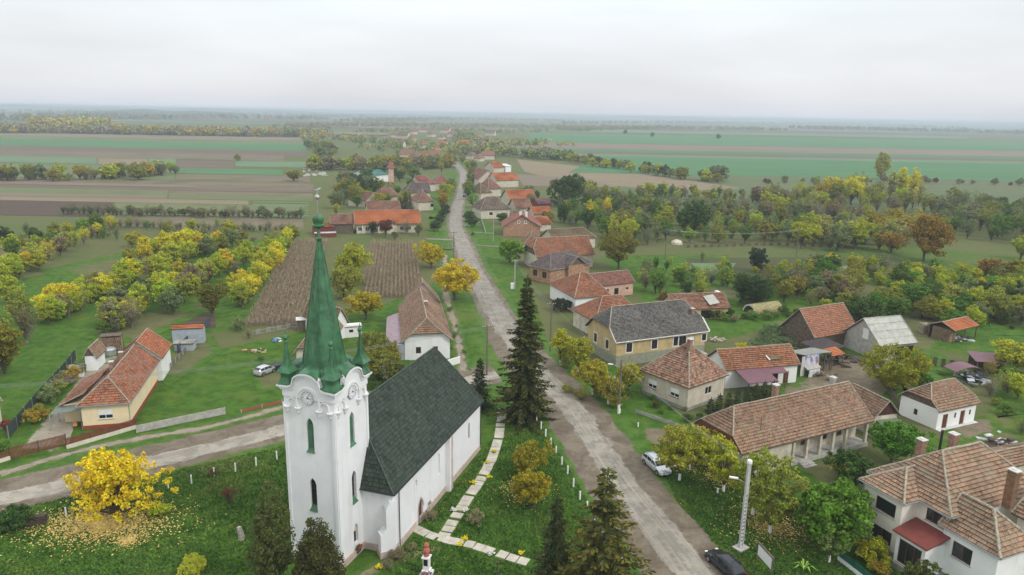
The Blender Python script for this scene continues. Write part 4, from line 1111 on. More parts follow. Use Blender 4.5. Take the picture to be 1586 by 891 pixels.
for k in range(8):
    a = R(22.5 + 45*k); sm.tube([((r+.01)*math.cos(a), (r+.01)*math.sin(a), z) for r, z in prof], [.05]*6+[.04, .03, .02], 5)
    for z in (20.9, 22.3, 23.7, 25.1, 26.5, 27.9, 29.3):
        pass
for i in range(14):                                  # horizontal lock seams
    z = 20.6 + i*.78
    for j in range(len(prof)-1):
        if prof[j][1] <= z <= prof[j+1][1]: r_ = prof[j][0] + (prof[j+1][0]-prof[j][0])*(z-prof[j][1])/(prof[j+1][1]-prof[j][1])
    P8 = [((r_+.008)*math.cos(R(22.5+45*k)), (r_+.008)*math.sin(R(22.5+45*k)), z + (.0 if k % 2 else .0)) for k in range(9)]
    for k in range(8): sm.tube([P8[k], P8[k+1]], .018, 4)
sm.build('seam', M_GREENTIN, sp_)
f_ = MB(FT.M.copy()); f_.lathe([(.17, 31.5), (.30, 31.62), (.30, 31.72), (.16, 31.85), (.15, 32.6), (.22, 32.7), (.5, 32.78), (.56, 32.86), (.56, 32.95), (.42, 33.02), (.46, 33.2), (.52, 33.4), (.5, 33.6), (.36, 33.78), (.14, 33.9), (.05, 33.95), (.03, 34.0)], (0, 0, 0), 16)
f_.build('finial', M_GREENTIN, ch, smooth=False)
f_ = MB(FT.M.copy()); f_.tube([(0, 0, 33.9), (0, 0, 35.9)], .035, 6)
f_.lathe([(.03, 35.2), (.2, 35.32), (.24, 35.45), (.2, 35.58), (.03, 35.7)], (0, 0, 0), 10)
f_.face([(0, 0, 35.9), (.55, 0, 36.0), (.6, 0, 36.2), (.05, 0, 36.22)]); f_.tube([(-.42, 0, 36.1), (.0, 0, 36.05), (.5, 0, 36.15)], [.03, .06, .09], 5)
f_.build('weather_vane', M_METAL, ch)
for sx in (-1, 1):
    for sy in (-1, 1):                               # corner pinnacles
        p_ = MB(FT.M @ Matrix.Translation((sx*2.42, sy*2.42, 0))); q4 = dict(n=4, rot=R(45))
        p_.lathe([(.95, 18.3), (.72, 18.75), (.62, 18.95), (.60, 19.5)], (0, 0, 0), **q4)
        p_.lathe([(1.02, 19.45), (1.02, 19.52), (.62, 19.95), (.44, 20.3)], (0, 0, 0), **q4)
        p_.lathe([(.42, 20.15), (.33, 20.6), (.2, 21.5), (.12, 22.3)], (0, 0, 0), 8, R(22.5))
        p_.lathe([(.12, 22.25), (.2, 22.32), (.13, 22.4), (.1, 22.5), (.2, 22.6), (.24, 22.74), (.18, 22.9), (.05, 23.0), (.02, 23.4)], (0, 0, 0), 10)
        p_.build('pinnacle', M_GREENTIN, ch)
# nave
NE = Vector((-11.1, 62.8)); nd = Vector((math.cos(R(72.2)), math.sin(R(72.2)))); nn_ = Vector((-nd.y, nd.x))
NL, NW = 25.2, 11.6; nc = NE + nd*NL/2 + nn_*NW/2
FN = Frame((nc.x, nc.y, 0), R(72.2))
SAG[0] = .012
roof_block(ch, FN, NL, NW, 6.8, 7.3, (0, 3.0), (0, 2.4), T_CHURCH, thick=.18, row=.42, lift=.018, ridge=M_RIDGE_G, gutter=M_DARKMET, name='nave_roof', skirt=M_DARKMET)
SAG[0] = .07
NO = .35; nl, nw = NL-2*NO, NW-2*NO
mb = MB(FN.M.copy()); mb.bx(-nl/2, nl/2, -nw/2, nw/2, -.1, 7.0); nave = mb.build('nave_wall', M_CHURCH, ch, weld=True)
cb = MB(); wins = [(8.3, 3.3, .55, 2.2), (-1.0, 3.1, .6, 2.6), (-6.9, 4.6, .5, .9)]
Mx = face_M(FN, 'right', nw/2); tmp = MB(Mx)
for s, z0, w_, hh in wins: tmp.prism_y([(p[0]+s, p[1]+z0) for p in arch_poly(w_, hh)], -.3, .25)
tmp.prism_y([(p[0]-5.9, p[1]+.02) for p in arch_poly(1.15, 2.7)], -.3, .3)
cb.v = tmp.v; cb.f = tmp.f; cut(nave, cb)
for s, z0, w_, hh in wins:
    l_ = MB(Mx); l_.prism_y([(p[0]+s, p[1]+z0) for p in arch_poly(w_*.98, hh*.99)], .18, .24)
    wn_ = l_.build('window', M_GLASS if s > 5 else M_CHURCH, ch)
l_ = MB(Mx); l_.prism_y([(p[0]-5.9, p[1]+.02) for p in arch_poly(1.12, 2.68)], .2, .28); dr = l_.build('door', M_BROWNF, ch)
l_ = MB(Mx)
for k in range(4): l_.box((-6.3+k*.27, .185, 1.2), (.2, .04, 2.0))
l_.build('door_plank', M_BROWNF, dr)
l_ = MB(Mx); ap = arch_poly(1.5, 2.95); ai = arch_poly(1.17, 2.72)
for i in range(2, len(ap)-1 if False else len(ap)):
    j = i+1 if i+1 < len(ap) else 0
    a, b_, c_, d_ = ap[i], ap[j], ai[j], ai[i]
    l_.face([(a[0]-5.9, -.05, a[1]), (b_[0]-5.9, -.05, b_[1]), (c_[0]-5.9, -.05, c_[1]), (d_[0]-5.9, -.05, d_[1])])
l_.build('door_surround', M_PLINTH, dr)
p_ = MB(Mx); p_.box((3.0, -.04, .3), (nl-6-.1+.2, .14, .9)); p_.box((-nl/2+2.55, -.04, .3), (5.1, .14, .9))
p_.box((1.3, -.28, 3.3), (1.0, .55, 6.8)); p_.build('plinth', M_PLINTH, ch)
p_ = MB(Mx); p_.box((1.35, -.0, .4), (.3, .2, .2)); 
bt = MB(Mx); bt.box((.95, -.3, 3.35), (.35, .62, 6.7)); 
bt2 = MB(Mx)
bt.build('buttress', M_CHURCH, ch)
# corner buttress, set diagonally at the near corner
BM = FN.M @ Matrix.Translation((-nl/2+.15, -nw/2+.15, 0)) @ Matrix.Rotation(R(-45), 4, 'Z')
q_ = MB(BM)
q_.prism_y([(-1.35, -.1), (0.2, -.1), (0.2, 5.9), (-.35, 5.9), (-.75, 5.3), (-.75, 3.1), (-1.2, 2.6), (-1.35, 2.6)], -.5, .5)
q_.build('buttress', M_CHURCH, ch)
q_ = MB(BM); q_.bx(-1.45, .1, -.58, .58, -.1, .75); q_.build('plinth', M_PLINTH, ch)
My = face_M(FN, 'front', nl/2); q_ = MB(My); q_.box((0, -.05, .3), (nw+.1, .16, .9)); q_.build('plinth', M_PLINTH, ch)
# rainwater pipe
for x, y in ((-nl/2+1.2, -nw/2-.12), (nl/2-.1, -nw/2-.12)):
    q_ = MB(FN.M.copy()); q_.tube([(x, y-.25, 6.7), (x, y, 6.3), (x, y, .2)], .055, 6); q_.build('downpipe', M_DARKMET, ch)
# weathered board porch post by the door, handrail of the steps
rl = MB(Mx); 
for s in (-5.0, -3.2): rl.tube([(s, -.9, 0), (s, -.9, 1.0)], .025, 5)
rl.tube([(-5.0, -.9, 1.0), (-3.2, -.9, 1.0)], .025, 5); rl.tube([(-5.0, -.9, .5), (-3.2, -.9, .5)], .02, 5)
o = rl.build('handrail', M_DARKMET, None); tag(o, 'thin dark metal handrail beside the church side door', 'handrail')
# wreaths leaning under the niche
wx = face_M(FT, 'right', B2)
for i, (s, z) in enumerate(((.25, .75), (-.15, 1.0), (.05, .5))):
    w_ = MB(wx); n = 14
    w_.tube([(s + .28*math.cos(2*math.pi*k/n), -.25 - .1*math.sin(2*math.pi*k/n), z + .28*math.sin(2*math.pi*k/n)) for k in range(n+1)], .08, 6)
    o = w_.build('wreath', (plain('wreath_red', (.35,.06,.05), .8), plain('wreath_green', (.04,.09,.03), .9), plain('wreath_dark', (.12,.06,.05), .9))[i], None)
    tag(o, ('red wreath hung at the foot of the tower niche', 'green wreath hung highest beside the tower niche', 'dark wreath hung lowest below the tower niche')[i], 'wreath')
# ------------------------------------------------------------------ near houses
HH = {}
def reg(k, r): HH[k] = r
# -- left: yellow farmhouse with brick red base
th, fr, L, W = house('farmhouse', 'long cream farmhouse with orange tiled roof behind the brown slatted fence', (117,630), (202,624), (249,558), 3.6, 2.9, (0, 3.2), (1, 0), T_ORANGE, M_CREAM, plinth=M_REDBASE, ph=.55, gutter=M_GUTTER, swap=True,
    openings=()); 
FH = fr
reg('farm', (th, fr, L, W))
def hb(th, A, B, C, ze, rise, e0, e1, roof, wall, ov=.35, swap=False, **k):
    """another block of the same building"""
    fr, L, W, sg = eave_frame(A, B, C, ze)
    if sg < 0: e0, e1 = e1, e0
    if swap: fr = Frame(fr.c, fr.a - math.pi/2); L, W = W, L
    kw = {q: k.pop(q) for q in ('gutter', 'row', 'ridge', 'skirt', 'seed', 'lift', 'thick', 'cap') if q in k}
    orr = k.pop('off_ridge', 0.0)
    nowall = k.pop('nowall', False)
    roof_block(th, fr, L, W, ze, rise, e0, e1, roof, off_ridge=orr, **kw)
    if not nowall: wall_block(th, fr, L, W, ze, rise, e0, e1, wall, ov=ov, off_ridge=orr, **k)
    print('   block L %.1f W %.1f ang %.0f' % (L, W, math.degrees(fr.a)))
    return fr, L, W
def slab_roof(parent, corners, th_=.1, mat=M_PURPLE, name='lean_to_roof', ribs=.35):
    """corrugated sheet roof through four corners (a,b low side; c,d high side)"""
    mb = MB(); a, b, c, d = [Vector(p) for p in corners]
    n = max(2, int((b-a).length / ribs)) * 2
    for i in range(n):
        t0, t1 = i/n, (i+1)/n; z0, z1 = (.04 if i % 2 else 0), (0 if i % 2 else .04)
        q = [a.lerp(b, t0), a.lerp(b, t1), d.lerp(c, t1), d.lerp(c, t0)]; zz = (z0, z1, z1, z0)
        mb.face([(p.x, p.y, p.z+z) for p, z in zip(q, zz)])
    lo = [p - Vector((0, 0, th_)) for p in (a, b, c, d)]
    mb.face(list(reversed(lo)))
    for i in range(4):
        p, q = (a, b, c, d)[i], (a, b, c, d)[(i+1) % 4]; mb.face([lo[i], lo[(i+1) % 4], q, p])
    return mb.build(name, mat, parent)
def post(parent, p, h, r=.07, mat=M_WOOD, name='post', sq=True):
    mb = MB(); 
    if sq: mb.box((p[0], p[1], h/2-.03), (2*r, 2*r, h+.06), .4)
    else: mb.tube([(p[0], p[1], -.1), (p[0], p[1], h)], r, 6)
    return mb.build(name, mat, parent)
def lw(fr, x, y, z): v = fr.M @ Vector((x, y, z)); return (v.x, v.y, v.z)
def wall_piece(parent, fr, x0, x1, y0, y1, z0, z1, mat, name='wall'):
    mb = MB(fr.M.copy()); mb.bx(x0, x1, y0, y1, z0, z1); return mb.build(name, mat, parent, weld=True)

# farmhouse: window in the street gable, far block, side wing, carport
th, fr, L, W = HH['farm']
# street end is the end nearest the camera
se = -1 if lw(fr, -L/2, 0, 0)[1] < lw(fr, L/2, 0, 0)[1] else 1
sd1 = 'l' if se < 0 else 'r'
opening(th, fr, se*(L/2-.45), 0, se, 0, 0, 1, 1.35, 1.8, 1.35, 'w2+shut+sill')
fr2, L2, W2 = hb(th, (216,571), (276,541), (238,517), 4.1, 2.5, (1, 0), (1, 0), T_NEW, M_WHITE, swap=False) if False else (None, 0, 0)
far_fr = Frame(L2W(fr, -se*(L/2+3.6), .3, 0), fr.a)
roof_block(th, far_fr, 7.4, W*1.06, 3.9, 3.0, (1, 0), (1, 0), tile_mat('tiles_warm', (.50,.17,.075), (.42,.13,.06), (.3,.2,.14), lichfac=.4))
wall_block(th, far_fr, 7.4, W*1.06, 3.9, 3.0, (1, 0), (1, 0), M_WHITE, ov=.35)
# side wing: lower parallel roof on the left
sy = 1 if lw(fr, 0, 1, 0)[0] < lw(fr, 0, -1, 0)[0] else -1
wing = Frame(L2W(fr, se*(L/2-7.4), sy*(W/2+.9), 0), fr.a)
xa, xb = se*(L/2-3.0), se*(L/2-13.2)
q = [lw(fr, xa, sy*(W/2+3.1), 2.75), lw(fr, xb, sy*(W/2+3.1), 2.75), lw(fr, xb+se*1.2, sy*(W/2-1.2), 4.95), lw(fr, xa, sy*(W/2-.2), 4.35)]
mb = MB(); tiled_face(mb, q, .38, .05, random.Random(3)); rw_ = mb.build('wing_roof', T_ORANGE, th); mb = MB(); q2 = [Vector(p) - Vector((0, 0, .06)) for p in q]
mb.face(q2); mb.face(list(reversed([p - Vector((0, 0, .1)) for p in q2])))
for i in range(4): mb.face([q2[i], q2[(i+1) % 4], q2[(i+1) % 4] - Vector((0, 0, .1)), q2[i] - Vector((0, 0, .1))])
mb.build('eaves_board', M_WOOD, rw_)
mb = MB(); mb.tube([q[0], q[3]], .09, 5); mb.build('ridge_tiles', M_RIDGE, rw_)
wall_piece(th, fr, *sorted((xa-se*.4, xb+se*.4)), *sorted((sy*(W/2-.5), sy*(W/2+2.7))), -.1, 2.7, M_CREAM)
cpx = [lw(fr, se*(L/2-.9), sy*(W/2+3.6), 2.35), lw(fr, se*(L/2-4.0), sy*(W/2+3.6), 2.35), lw(fr, se*(L/2-4.0), sy*(W/2-.1), 2.75), lw(fr, se*(L/2-.9), sy*(W/2-.1), 2.75)]
slab_roof(th, cpx, .08, plain('carport_sheet', (.16,.18,.16), .6), 'carport_roof')
for p in (cpx[0], cpx[1]): post(th, p, 2.3, .06, M_METAL)
chimney(th, *lw(fr, se*.5, sy*.9, 0)[:2], 4.5, 6.9, .5, .5, ang=fr.a)
chimney(th, *lw(fr, -se*3.5, sy*.6, 0)[:2], 4.5, 7.0, .45, .45, ang=fr.a)
mb = MB(fr.M.copy())
for y in (-1, 1): mb.tube([(se*(L/2+.02), y*(W/2-.35), 3.4), (se*(L/2-.35), y*(W/2-.35), 3.2), (se*(L/2-.35), y*(W/2-.35), .1)], .06, 6)
mb.build('downpipe', M_GUTTER, th)
bpx = lw(fr, se*(L/2-1.6), sy*(W/2+.9), 0)
pl = thing('porch_bench', bpx, 'orange wooden bench under the farmhouse carport', 'bench'); mb = MB(); mb.box((bpx[0], bpx[1], .45), (1.6, .5, .07), fr.a+.3); mb.build('seat', plain('bench_wood', (.55,.28,.08), .6), pl)
mb = MB(); mb.box((bpx[0], bpx[1], .2), (1.3, .1, .42), fr.a+.3); mb.build('leg', M_WOOD, pl)
# outbuildings behind the farmhouse
house('shed', 'small tiled hut with plank gable and white front wall behind the farmhouse', (127,556), (150,555), (166,541), 2.3, 1.9, (1, 0), (1, 0), T_BROWN, M_WHITE, ov=.3, swap=True, gable=M_WOOD, cat='shed', openings=())
house('coop', 'little white coop with flat mossy roof beside the black net fence', (106,572), (130,569), (132,563), 1.7, .25, (1, 0), (1, 0), M_CONC, M_WHITE, ov=.15, cat='shed', ridge=None)
house('shed', 'bluish grey shed with low orange roof behind the dark board fence', (264,510), (315,508), (317,503), 3.1, .5, (1, 0), (1, 0), T_NEW, M_BLUEW, ov=.15, cat='shed', ridge=None)
house('shed', 'low concrete shed with slab roof in front of the bluish shed', (267,533), (300,532), (305,526), 1.5, .2, (1, 0), (1, 0), M_CONC, M_BLUEW, ov=.2, cat='shed', ridge=None)
house('house', 'pale house corner cut by the left edge of the picture', (-60,640), (4,622), (-8,598), 4.0, 2.4, (0, 3), (1, 0), T_BROWN, M_BEIGE, ov=.3, openings=(('r', .6, 1.3, .7, 1.0, 'b1'),))
def log_stack(name, label, p0, p1, h, d, cat='log pile', seed=0, r=.09, mat=None, frame=True):
    a, b = G(*p0), G(*p1); rng = random.Random(seed); th = thing(name, a, label, cat); dv = (b-a); L = dv.length; ang = math.atan2(dv.y, dv.x)
    F = Frame((a.x, a.y, 0), ang); mb = MB(F.M.copy()); z = r
    while z < h:
        x = r + rng.uniform(0, r)
        while x < L:
            rr = r*rng.uniform(.7, 1.15); y0 = rng.uniform(-.08, .05); mb.tube([(x, y0, z), (x, d+rng.uniform(-.1, .1), z)], rr, 6); x += 2*r*1.02
        z += 2*r*.9
    mb.build('logs', mat or M_LOG, th)
    mb = MB(F.M.copy())
    if frame:
        for x in (-.08, L+.08): mb.bx(x-.06, x+.06, -.05, .05, 0, h+.3); mb.bx(x-.06, x+.06, d-.05, d+.05, 0, h+.3)
        mb.bx(-.2, L+.2, -.2, d+.2, h+.25, h+.31); mb.build('frame', M_WOOD, th)
    return th
M_LOG = plain('cut_logs', (.27,.19,.12), .95, var=.55, nscale=9)
log_stack('log_rack', 'open log rack roofed with boards behind the tiled hut', (158,547), (188,545), 2.8, 1.6, seed=1, r=.14)
p = G(171,551); mb = MB(); mb.lathe([(.9, 0), (1.0, .3), (1.0, 1.2), (.8, 1.45), (.3, 1.55)], (p.x, p.y, 0), 14)
o = mb.build('water_tank', M_METAL, None); tag(o, 'round silver tank between the tiled hut and the farmhouse', 'tank')

# -- cottage behind the nave
th, fr, L, W = house('cottage', 'steep brown tiled cottage with half hip and white front right behind the nave', (622,531), (702,528), (683,472), 3.5, 4.0, (.38, 1.6), (1, 0), T_BROWN, M_WHITE, ov=.55, swap=True, skirt=M_WOOD)
se = -1 if lw(fr, -L/2, 0, 0)[1] < lw(fr, L/2, 0, 0)[1] else 1; sy = 1 if lw(fr, 0, 1, 0)[0] < lw(fr, 0, -1, 0)[0] else -1
for t_, w_ in ((-1.6, .9), (1.4, .9)): opening(th, fr, se*(L/2-.55), t_, se, 0, 0, 1, 1.2, w_, 1.2, 'b2')
slab_roof(th, [lw(fr, se*(L/2-1.2), sy*(W/2+2.9), 2.3), lw(fr, -se*(L/2-4), sy*(W/2+2.4), 2.3), lw(fr, -se*(L/2-4), sy*(W/2-.35), 3.3), lw(fr, se*(L/2-1.2), sy*(W/2-.35), 3.3)], .08, plain('lilac_sheet', (.30,.23,.25), .55, metal=.1, var=.15))
wall_piece(th, fr, *sorted((se*(L/2-1.4), -se*(L/2-4.2))), *sorted((sy*(W/2-.3), sy*(W/2+2.3))), -.1, 2.2, M_BLUEW)
wall_piece(th, fr, *sorted((se*(L/2-.6), se*(L/2-2.2))), *sorted((sy*(W/2-.5), sy*(W/2+.9))), -.1, 2.9, M_BLUEW)
chimney(th, *lw(fr, se*1.5, -sy*.4, 0)[:2], 6.0, 8.0, .55, .55, ang=fr.a)
bk = Frame(L2W(fr, -se*(L/2+1.6), -sy*.6, 0), fr.a)
roof_block(th, bk, 4.6, W*.8, 4.3, 4.2, (1, 0), (1, 0), T_BROWN); wall_block(th, bk, 4.6, W*.8, 4.3, 4.2, (1, 0), (1, 0), M_BEIGE)
COT = (th, fr, L, W)
# -- small houses behind the spire
th, fr, L, W = house('hut', 'small steep roofed hut with white gable just behind the spire', (518,506), (541,500), (544,472), 3.0, 3.2, (1, 0), (1, 0), T_MOSS, M_WHITE, ov=.35, swap=True, cat='hut', skirt=M_WOOD)
th, fr, L, W = house('cottage', 'brown tiled cottage half hidden behind the green spire', (453,549), (505,549), (500,505), 3.4, 3.6, (.3, 1.5), (1, 0), T_BROWN, M_OLD, ov=.5, swap=True)
th, fr, L, W = house('site_cabin', 'long white cabin with dark windows behind the spire', (523,508), (561,505), (560,500), 2.2, .15, (1, 0), (1, 0), M_PAINTW, M_PAINTW, ov=.08, ridge=None, cat='cabin', openings=(('f', -1.6, 1, .8, .6, 'b1'), ('f', .2, 1, .8, .6, 'b1'), ('f', 1.8, 1, .7, .6, 'b1')))
th, fr, L, W = house('outhouse', 'tiny outhouse with flat white roof left of the spire', (458,497), (475,496), (475,491), 2.3, .1, (1, 0), (1, 0), M_PAINTW, M_WOOD, ov=.2, ridge=None, cat='outhouse')
# -- orange roofed farm
th, fr, L, W = house('farmhouse', 'long low house with bright orange tiled roof beyond the maize', (549,348), (652,346), 11.0, 3.4, 4.4, (1, 0), (1, 0), T_NEW, M_BEIGE, ov=.7,
    openings=[('f', -10+k*2.6, .9, 1.4, 1.4, 'w2') for k in range(3)] + [('f', 5+k*2.6, .9, 1.4, 1.4, 'w2') for k in range(2)])
dm = Frame(L2W(fr, 1.2, -W/2+.4, 0), fr.a - math.pi/2)
roof_block(th, dm, 3.2, 4.6, 3.3, 1.7, (1, 0), (1, 0), T_NEW); wall_block(th, dm, 3.2, 4.6, 3.3, 1.7, (1, 0), (1, 0), M_OLD)
for x in (-9, -6.2, -3.4): post(th, lw(fr, x, -W/2+.35, 0), 3.1, .12, M_PAINTW, 'column')
an = Frame(L2W(fr, -L/2-4.2, .2, 0), fr.a); roof_block(th, an, 8.4, W*.85, 3.5, 3.0, (1, 0), (1, 0), T_FAR); wall_block(th, an, 8.4, W*.85, 3.5, 3.0, (1, 0), (1, 0), M_WOOD)
house('shed', 'low shed with orange sheet roof left of the long orange roofed house', (483,352), (518,351), 5, 2.8, 1.0, (1, 0), (1, 0), T_NEW, M_MAROON, ov=.3, cat='shed', ridge=None)
house('cabin', 'white topped low cabin below the small orange roof', (487,362), (521,361), (521,359), 1.5, .1, (1, 0), (1, 0), M_CONCW, M_MAROON, ov=.1, cat='shed', ridge=None)
house('barn', 'long dull orange barn roof showing just behind the bright orange house', (568,325), (621,324), 9, 3.6, 3.0, (1, 0), (1, 0), T_FAR, M_OLD, cat='barn')

# -- right of the road, from near to far
# villa at the bottom right corner
ZE = 6.8
a, b = G(1331,742, ZE).xy, G(1400,781, ZE).xy; dx = (b-a).normalized(); va = math.atan2(dx.y, dx.x)
VM = Frame((a.x, a.y, 0), va); 
if (VM.M.to_3x3() @ Vector((0, 1, 0))).x < 0: raise Exception('villa frame')
VILLA = thing('villa', (a.x, a.y, 0), 'two storey cream villa with several brown tiled hip roofs and maroon porch', 'house')
T_VIL = tile_mat('tiles_villa', (.43,.25,.155), (.30,.175,.115), (.31,.28,.20), var=.4, lichfac=.85, row=.4, patch=(.24,.17,.12), patchfac=.6)
def vfr(x0, x1, y0, y1, rot): return Frame(L2W(VM, (x0+x1)/2, (y0+y1)/2), va + rot)
H90 = math.pi/2
f1 = vfr(0, 5.3, 0, 7.5, H90)
roof_block(VILLA, f1, 7.5, 5.3, ZE, 2.0, (0, 3.2), (1, 0), T_VIL, gutter=M_GUTTER, row=.4, cap=.12)
wall_block(VILLA, f1, 7.5, 5.3, ZE, 2.0, (0, 3.2), (1, 0), M_VILLA, ov=.4, plinth=M_PLINTHG, ph=1.0, openings=(('l', -.45, 4.5, 2.3, 1.45, 'b1+sill'), ('l', -.45, 1.35, 2.3, 1.5, 'b2+sill')))
f2 = vfr(-.9, 8.7, 2.1, 16, H90)
roof_block(VILLA, f2, 13.9, 9.6, ZE, 3.9, (0, 4.2), (0, 4), T_VIL, gutter=M_GUTTER, row=.4, cap=.12)
wall_block(VILLA, f2, 13.9, 9.6, ZE, 3.9, (0, 4.2), (0, 4), M_VILLA, ov=.45, openings=(('l', -3.0, 5.0, 2.0, 1.3, 'b3+sill'),))
f3 = vfr(7.6, 13.6, 2.0, 7.4, 0)
roof_block(VILLA, f3, 6.0, 5.4, ZE-1.2, 2.7, (1, 0), (0, 2.9), T_VIL, gutter=M_GUTTER, row=.4, cap=.14)
wall_block(VILLA, f3, 6.0, 5.4, ZE-1.2, 2.7, (1, 0), (0, 2.9), M_WHITE, ov=.4, plinth=M_PLINTHG, ph=.9, openings=(('f', -.6, 3.0, 1.9, 1.6, 'b2+sill'),))
f5 = vfr(9.5, 16, 9.5, 17, 0)
roof_block(VILLA, f5, 6.5, 7.5, ZE-.6, 3.2, (1, 0), (0, 3), T_VIL, row=.4, cap=.12); wall_block(VILLA, f5, 6.5, 7.5, ZE-.6, 3.2, (1, 0), (0, 3), M_VILLA)
f4 = vfr(5.3, 8.4, -.3, 2.45, 0)
wall_block(VILLA, f4, 3.1, 2.75, 3.95, .02, mat=M_WHITE, ov=.0, plinth=M_PLINTHG, ph=.6, openings=(('f', 0, .9, 2.4, 2.5, 'b3+sill'),), name='porch_wall')
q = [L2W(VM, *k) for k in ((5.0, -.65, 4.05), (8.75, -.65, 4.05), (8.75, 2.5, 4.7), (5.0, 2.5, 4.7))]
mb = MB(); mb.face(q); mb.face([p - Vector((0, 0, .14)) for p in reversed(q)])
for i in range(4): mb.face([q[i] - Vector((0, 0, .14)), q[(i+1) % 4] - Vector((0, 0, .14)), q[(i+1) % 4], q[i]])
mb.build('porch_roof', M_MAROON, VILLA)
for x, y, z1, lab in ((1.2, 6.9, 10.6, 0), (2.0, 10.6, 11.0, 0), (9.6, 8.6, 10.9, 1)):
    p = L2W(VM, x, y); chimney(VILLA, p.x, p.y, 7.0, z1, .7 if not lab else .8, .7, ang=va, mat=M_CHIM if not lab else tile_mat('stack_brick', (.48,.24,.12), (.40,.19,.1), (.3,.25,.2), row=.1, wid=.25, lichfac=.4))
p = L2W(VM, .9, 10.3); mb = MB(); mb.tube([(p.x, p.y, 7), (p.x, p.y, 11.0)], .13, 8); mb.build('flue_pipe', M_DARKMET, VILLA)
mb = MB(VM.M.copy()); 
for x, y in ((.33, .33), (8.2, 2.45)): mb.tube([(x, y, 6.6), (x, y, .3)], .06, 6)
mb.build('downpipe', plain('teal_pipe', (.2,.3,.3), .5), VILLA)

# tiled pyramid house beside the wagon
ra, rb = (989.8,572.5), (1067.3,601.7)
th, fr, L, W = house('house', 'square beige house with tall mottled pyramid roof and two white shuttered windows', ra, rb, (1165,592.7), 3.9, 5.0, (0, 5.6), (0, 4.6), T_RED, M_BEIGE, plinth=M_PLINTHG, ph=.5, swap=True, gutter=None,
    openings=())
se = 1 if (fr.M.to_3x3() @ Vector((1, 0, 0))).x < 0 else -1
for t_ in (-2.4, 2.0): opening(th, fr, se*(L/2-.45), t_, se, 0, 0, 1, 1.5, 1.7, 1.35, 'w2+shut+bsill')
ys = -1 if lw(fr, 0, -1, 0)[1] < lw(fr, 0, 1, 0)[1] else 1
opening(th, fr, -se*(L/2-4.4), ys*(W/2-.45), 0, ys, 1, 0, 1.6, 1.6, 1.2, 'w2')
chimney(th, *lw(fr, se*.2, .9, 0)[:2], 6.5, 9.6, .6, .6, ang=fr.a)
PY = (th, fr, L, W, se, ys)
# its rear range with maroon lean-to
th, fr, L, W = house('barn', 'orange brown tiled range with open attic hatch behind the pyramid house', (1124,574), (1240.5,564.7), 6.6, 3.3, 2.5, (1, 0), (1, 0), tile_mat('tiles_rust', (.42,.155,.075), (.30,.115,.065), (.24,.2,.13), lichfac=.8), M_WHITE, ov=.35, cat='outbuilding',
    openings=(('f', 4.6, 0.05, 1.0, 2.1, 'bd'), ('f', 2.6, 0.05, 1.1, 2.1, 'dd')))
slab_roof(th, [lw(fr, -5.2, -W/2-4.0, 2.4), lw(fr, .2, -W/2-4.0, 2.4), lw(fr, 0.2, -W/2+.3, 3.3), lw(fr, -5.2, -W/2+.3, 3.3)], .08)
slab_roof(th, [lw(fr, .2, -W/2-1.8, 2.85), lw(fr, 3.4, -W/2-1.8, 2.85), lw(fr, 3.4, -W/2+.3, 3.3), lw(fr, .2, -W/2+.3, 3.3)], .08)
for x, y in ((-5.0, -3.8), (0, -3.8), (3.2, -1.6)): post(th, lw(fr, x, -W/2+y, 0), 2.4, .06)
mb = MB(fr.M @ Matrix.Translation((2.6, -1.4, 4.55)) @ Matrix.Rotation(R(18), 4, 'X')); mb.bx(-1.1, 1.1, -1.1, 1.1, 0, .08); mb.build('roof_hatch', T_MOSS, th)
mb = MB(fr.M @ Matrix.Translation((1.45, -1.4, 4.55)) @ Matrix.Rotation(R(18), 4, 'X')); mb.bx(-.1, .08, -1.3, 1.3, .08, .16); mb.build('hatch_board', M_PAINTW, th)

# ochre grey-roofed house
th, fr, L, W = house('house', 'long ochre house with dark grey shingled half hip roof and white framed windows', (954,531), (1098.7,513), (928,501.7), 4.6, 4.9, (.42, 2.2), (.42, 2.2), T_GREY, M_OCHRE, plinth=plain('plinth_green_grey', (.27,.28,.21), .9, var=.15), ph=1.9, gutter=M_PAINTW, row=.26, ov=.5,
    openings=(('f', -6.9, 2.35, 1.2, 1.7, 'b2+trim'), ('f', -1.6, 2.35, 1.2, 1.7, 'b2+trim'), ('f', 3.0, 2.4, 1.0, 1.7, 'b1+trim'), ('f', 4.5, 2.3, 1.6, 1.8, 'b2+trim'), ('f', 6.6, .9, 1.1, 2.9, 'wd+trim'), ('f', 9.3, 2.7, 1.0, 1.3, 'b1+trim'),
              ('l', -1.9, 2.3, 1.1, 1.7, 'b2+trim'), ('l', 2.3, 2.3, 1.1, 1.7, 'b2+trim')))
chimney(th, *lw(fr, 8.2, -2.5, 0)[:2], 5.5, 8.3, .55, .55, ang=fr.a)
GH = (th, fr, L, W)
mb = MB(fr.M.copy()); mb.tube([(L/2+.05, -W/2-.05, 4.65), (L/2-.0, -W/2*.6, 6.65)], .16, 4); mb.build('verge_board', M_PAINTW, th)
mb = MB(fr.M.copy()); mb.tube([(-L/2-.05, -W/2-.05, 4.65), (-L/2-.0, -W/2*.58, 6.65)], .08, 4); mb.build('verge_board', M_PAINTW, th)
mb = MB(fr.M.copy()); mb.bx(4, 9, -W/2-1.3, -W/2+.45, -.1, .8); mb.bx(5.6, 7.6, -W/2-2.0, -W/2-1.3, -.1, .4); mb.build('entrance_step', M_CONC, th)

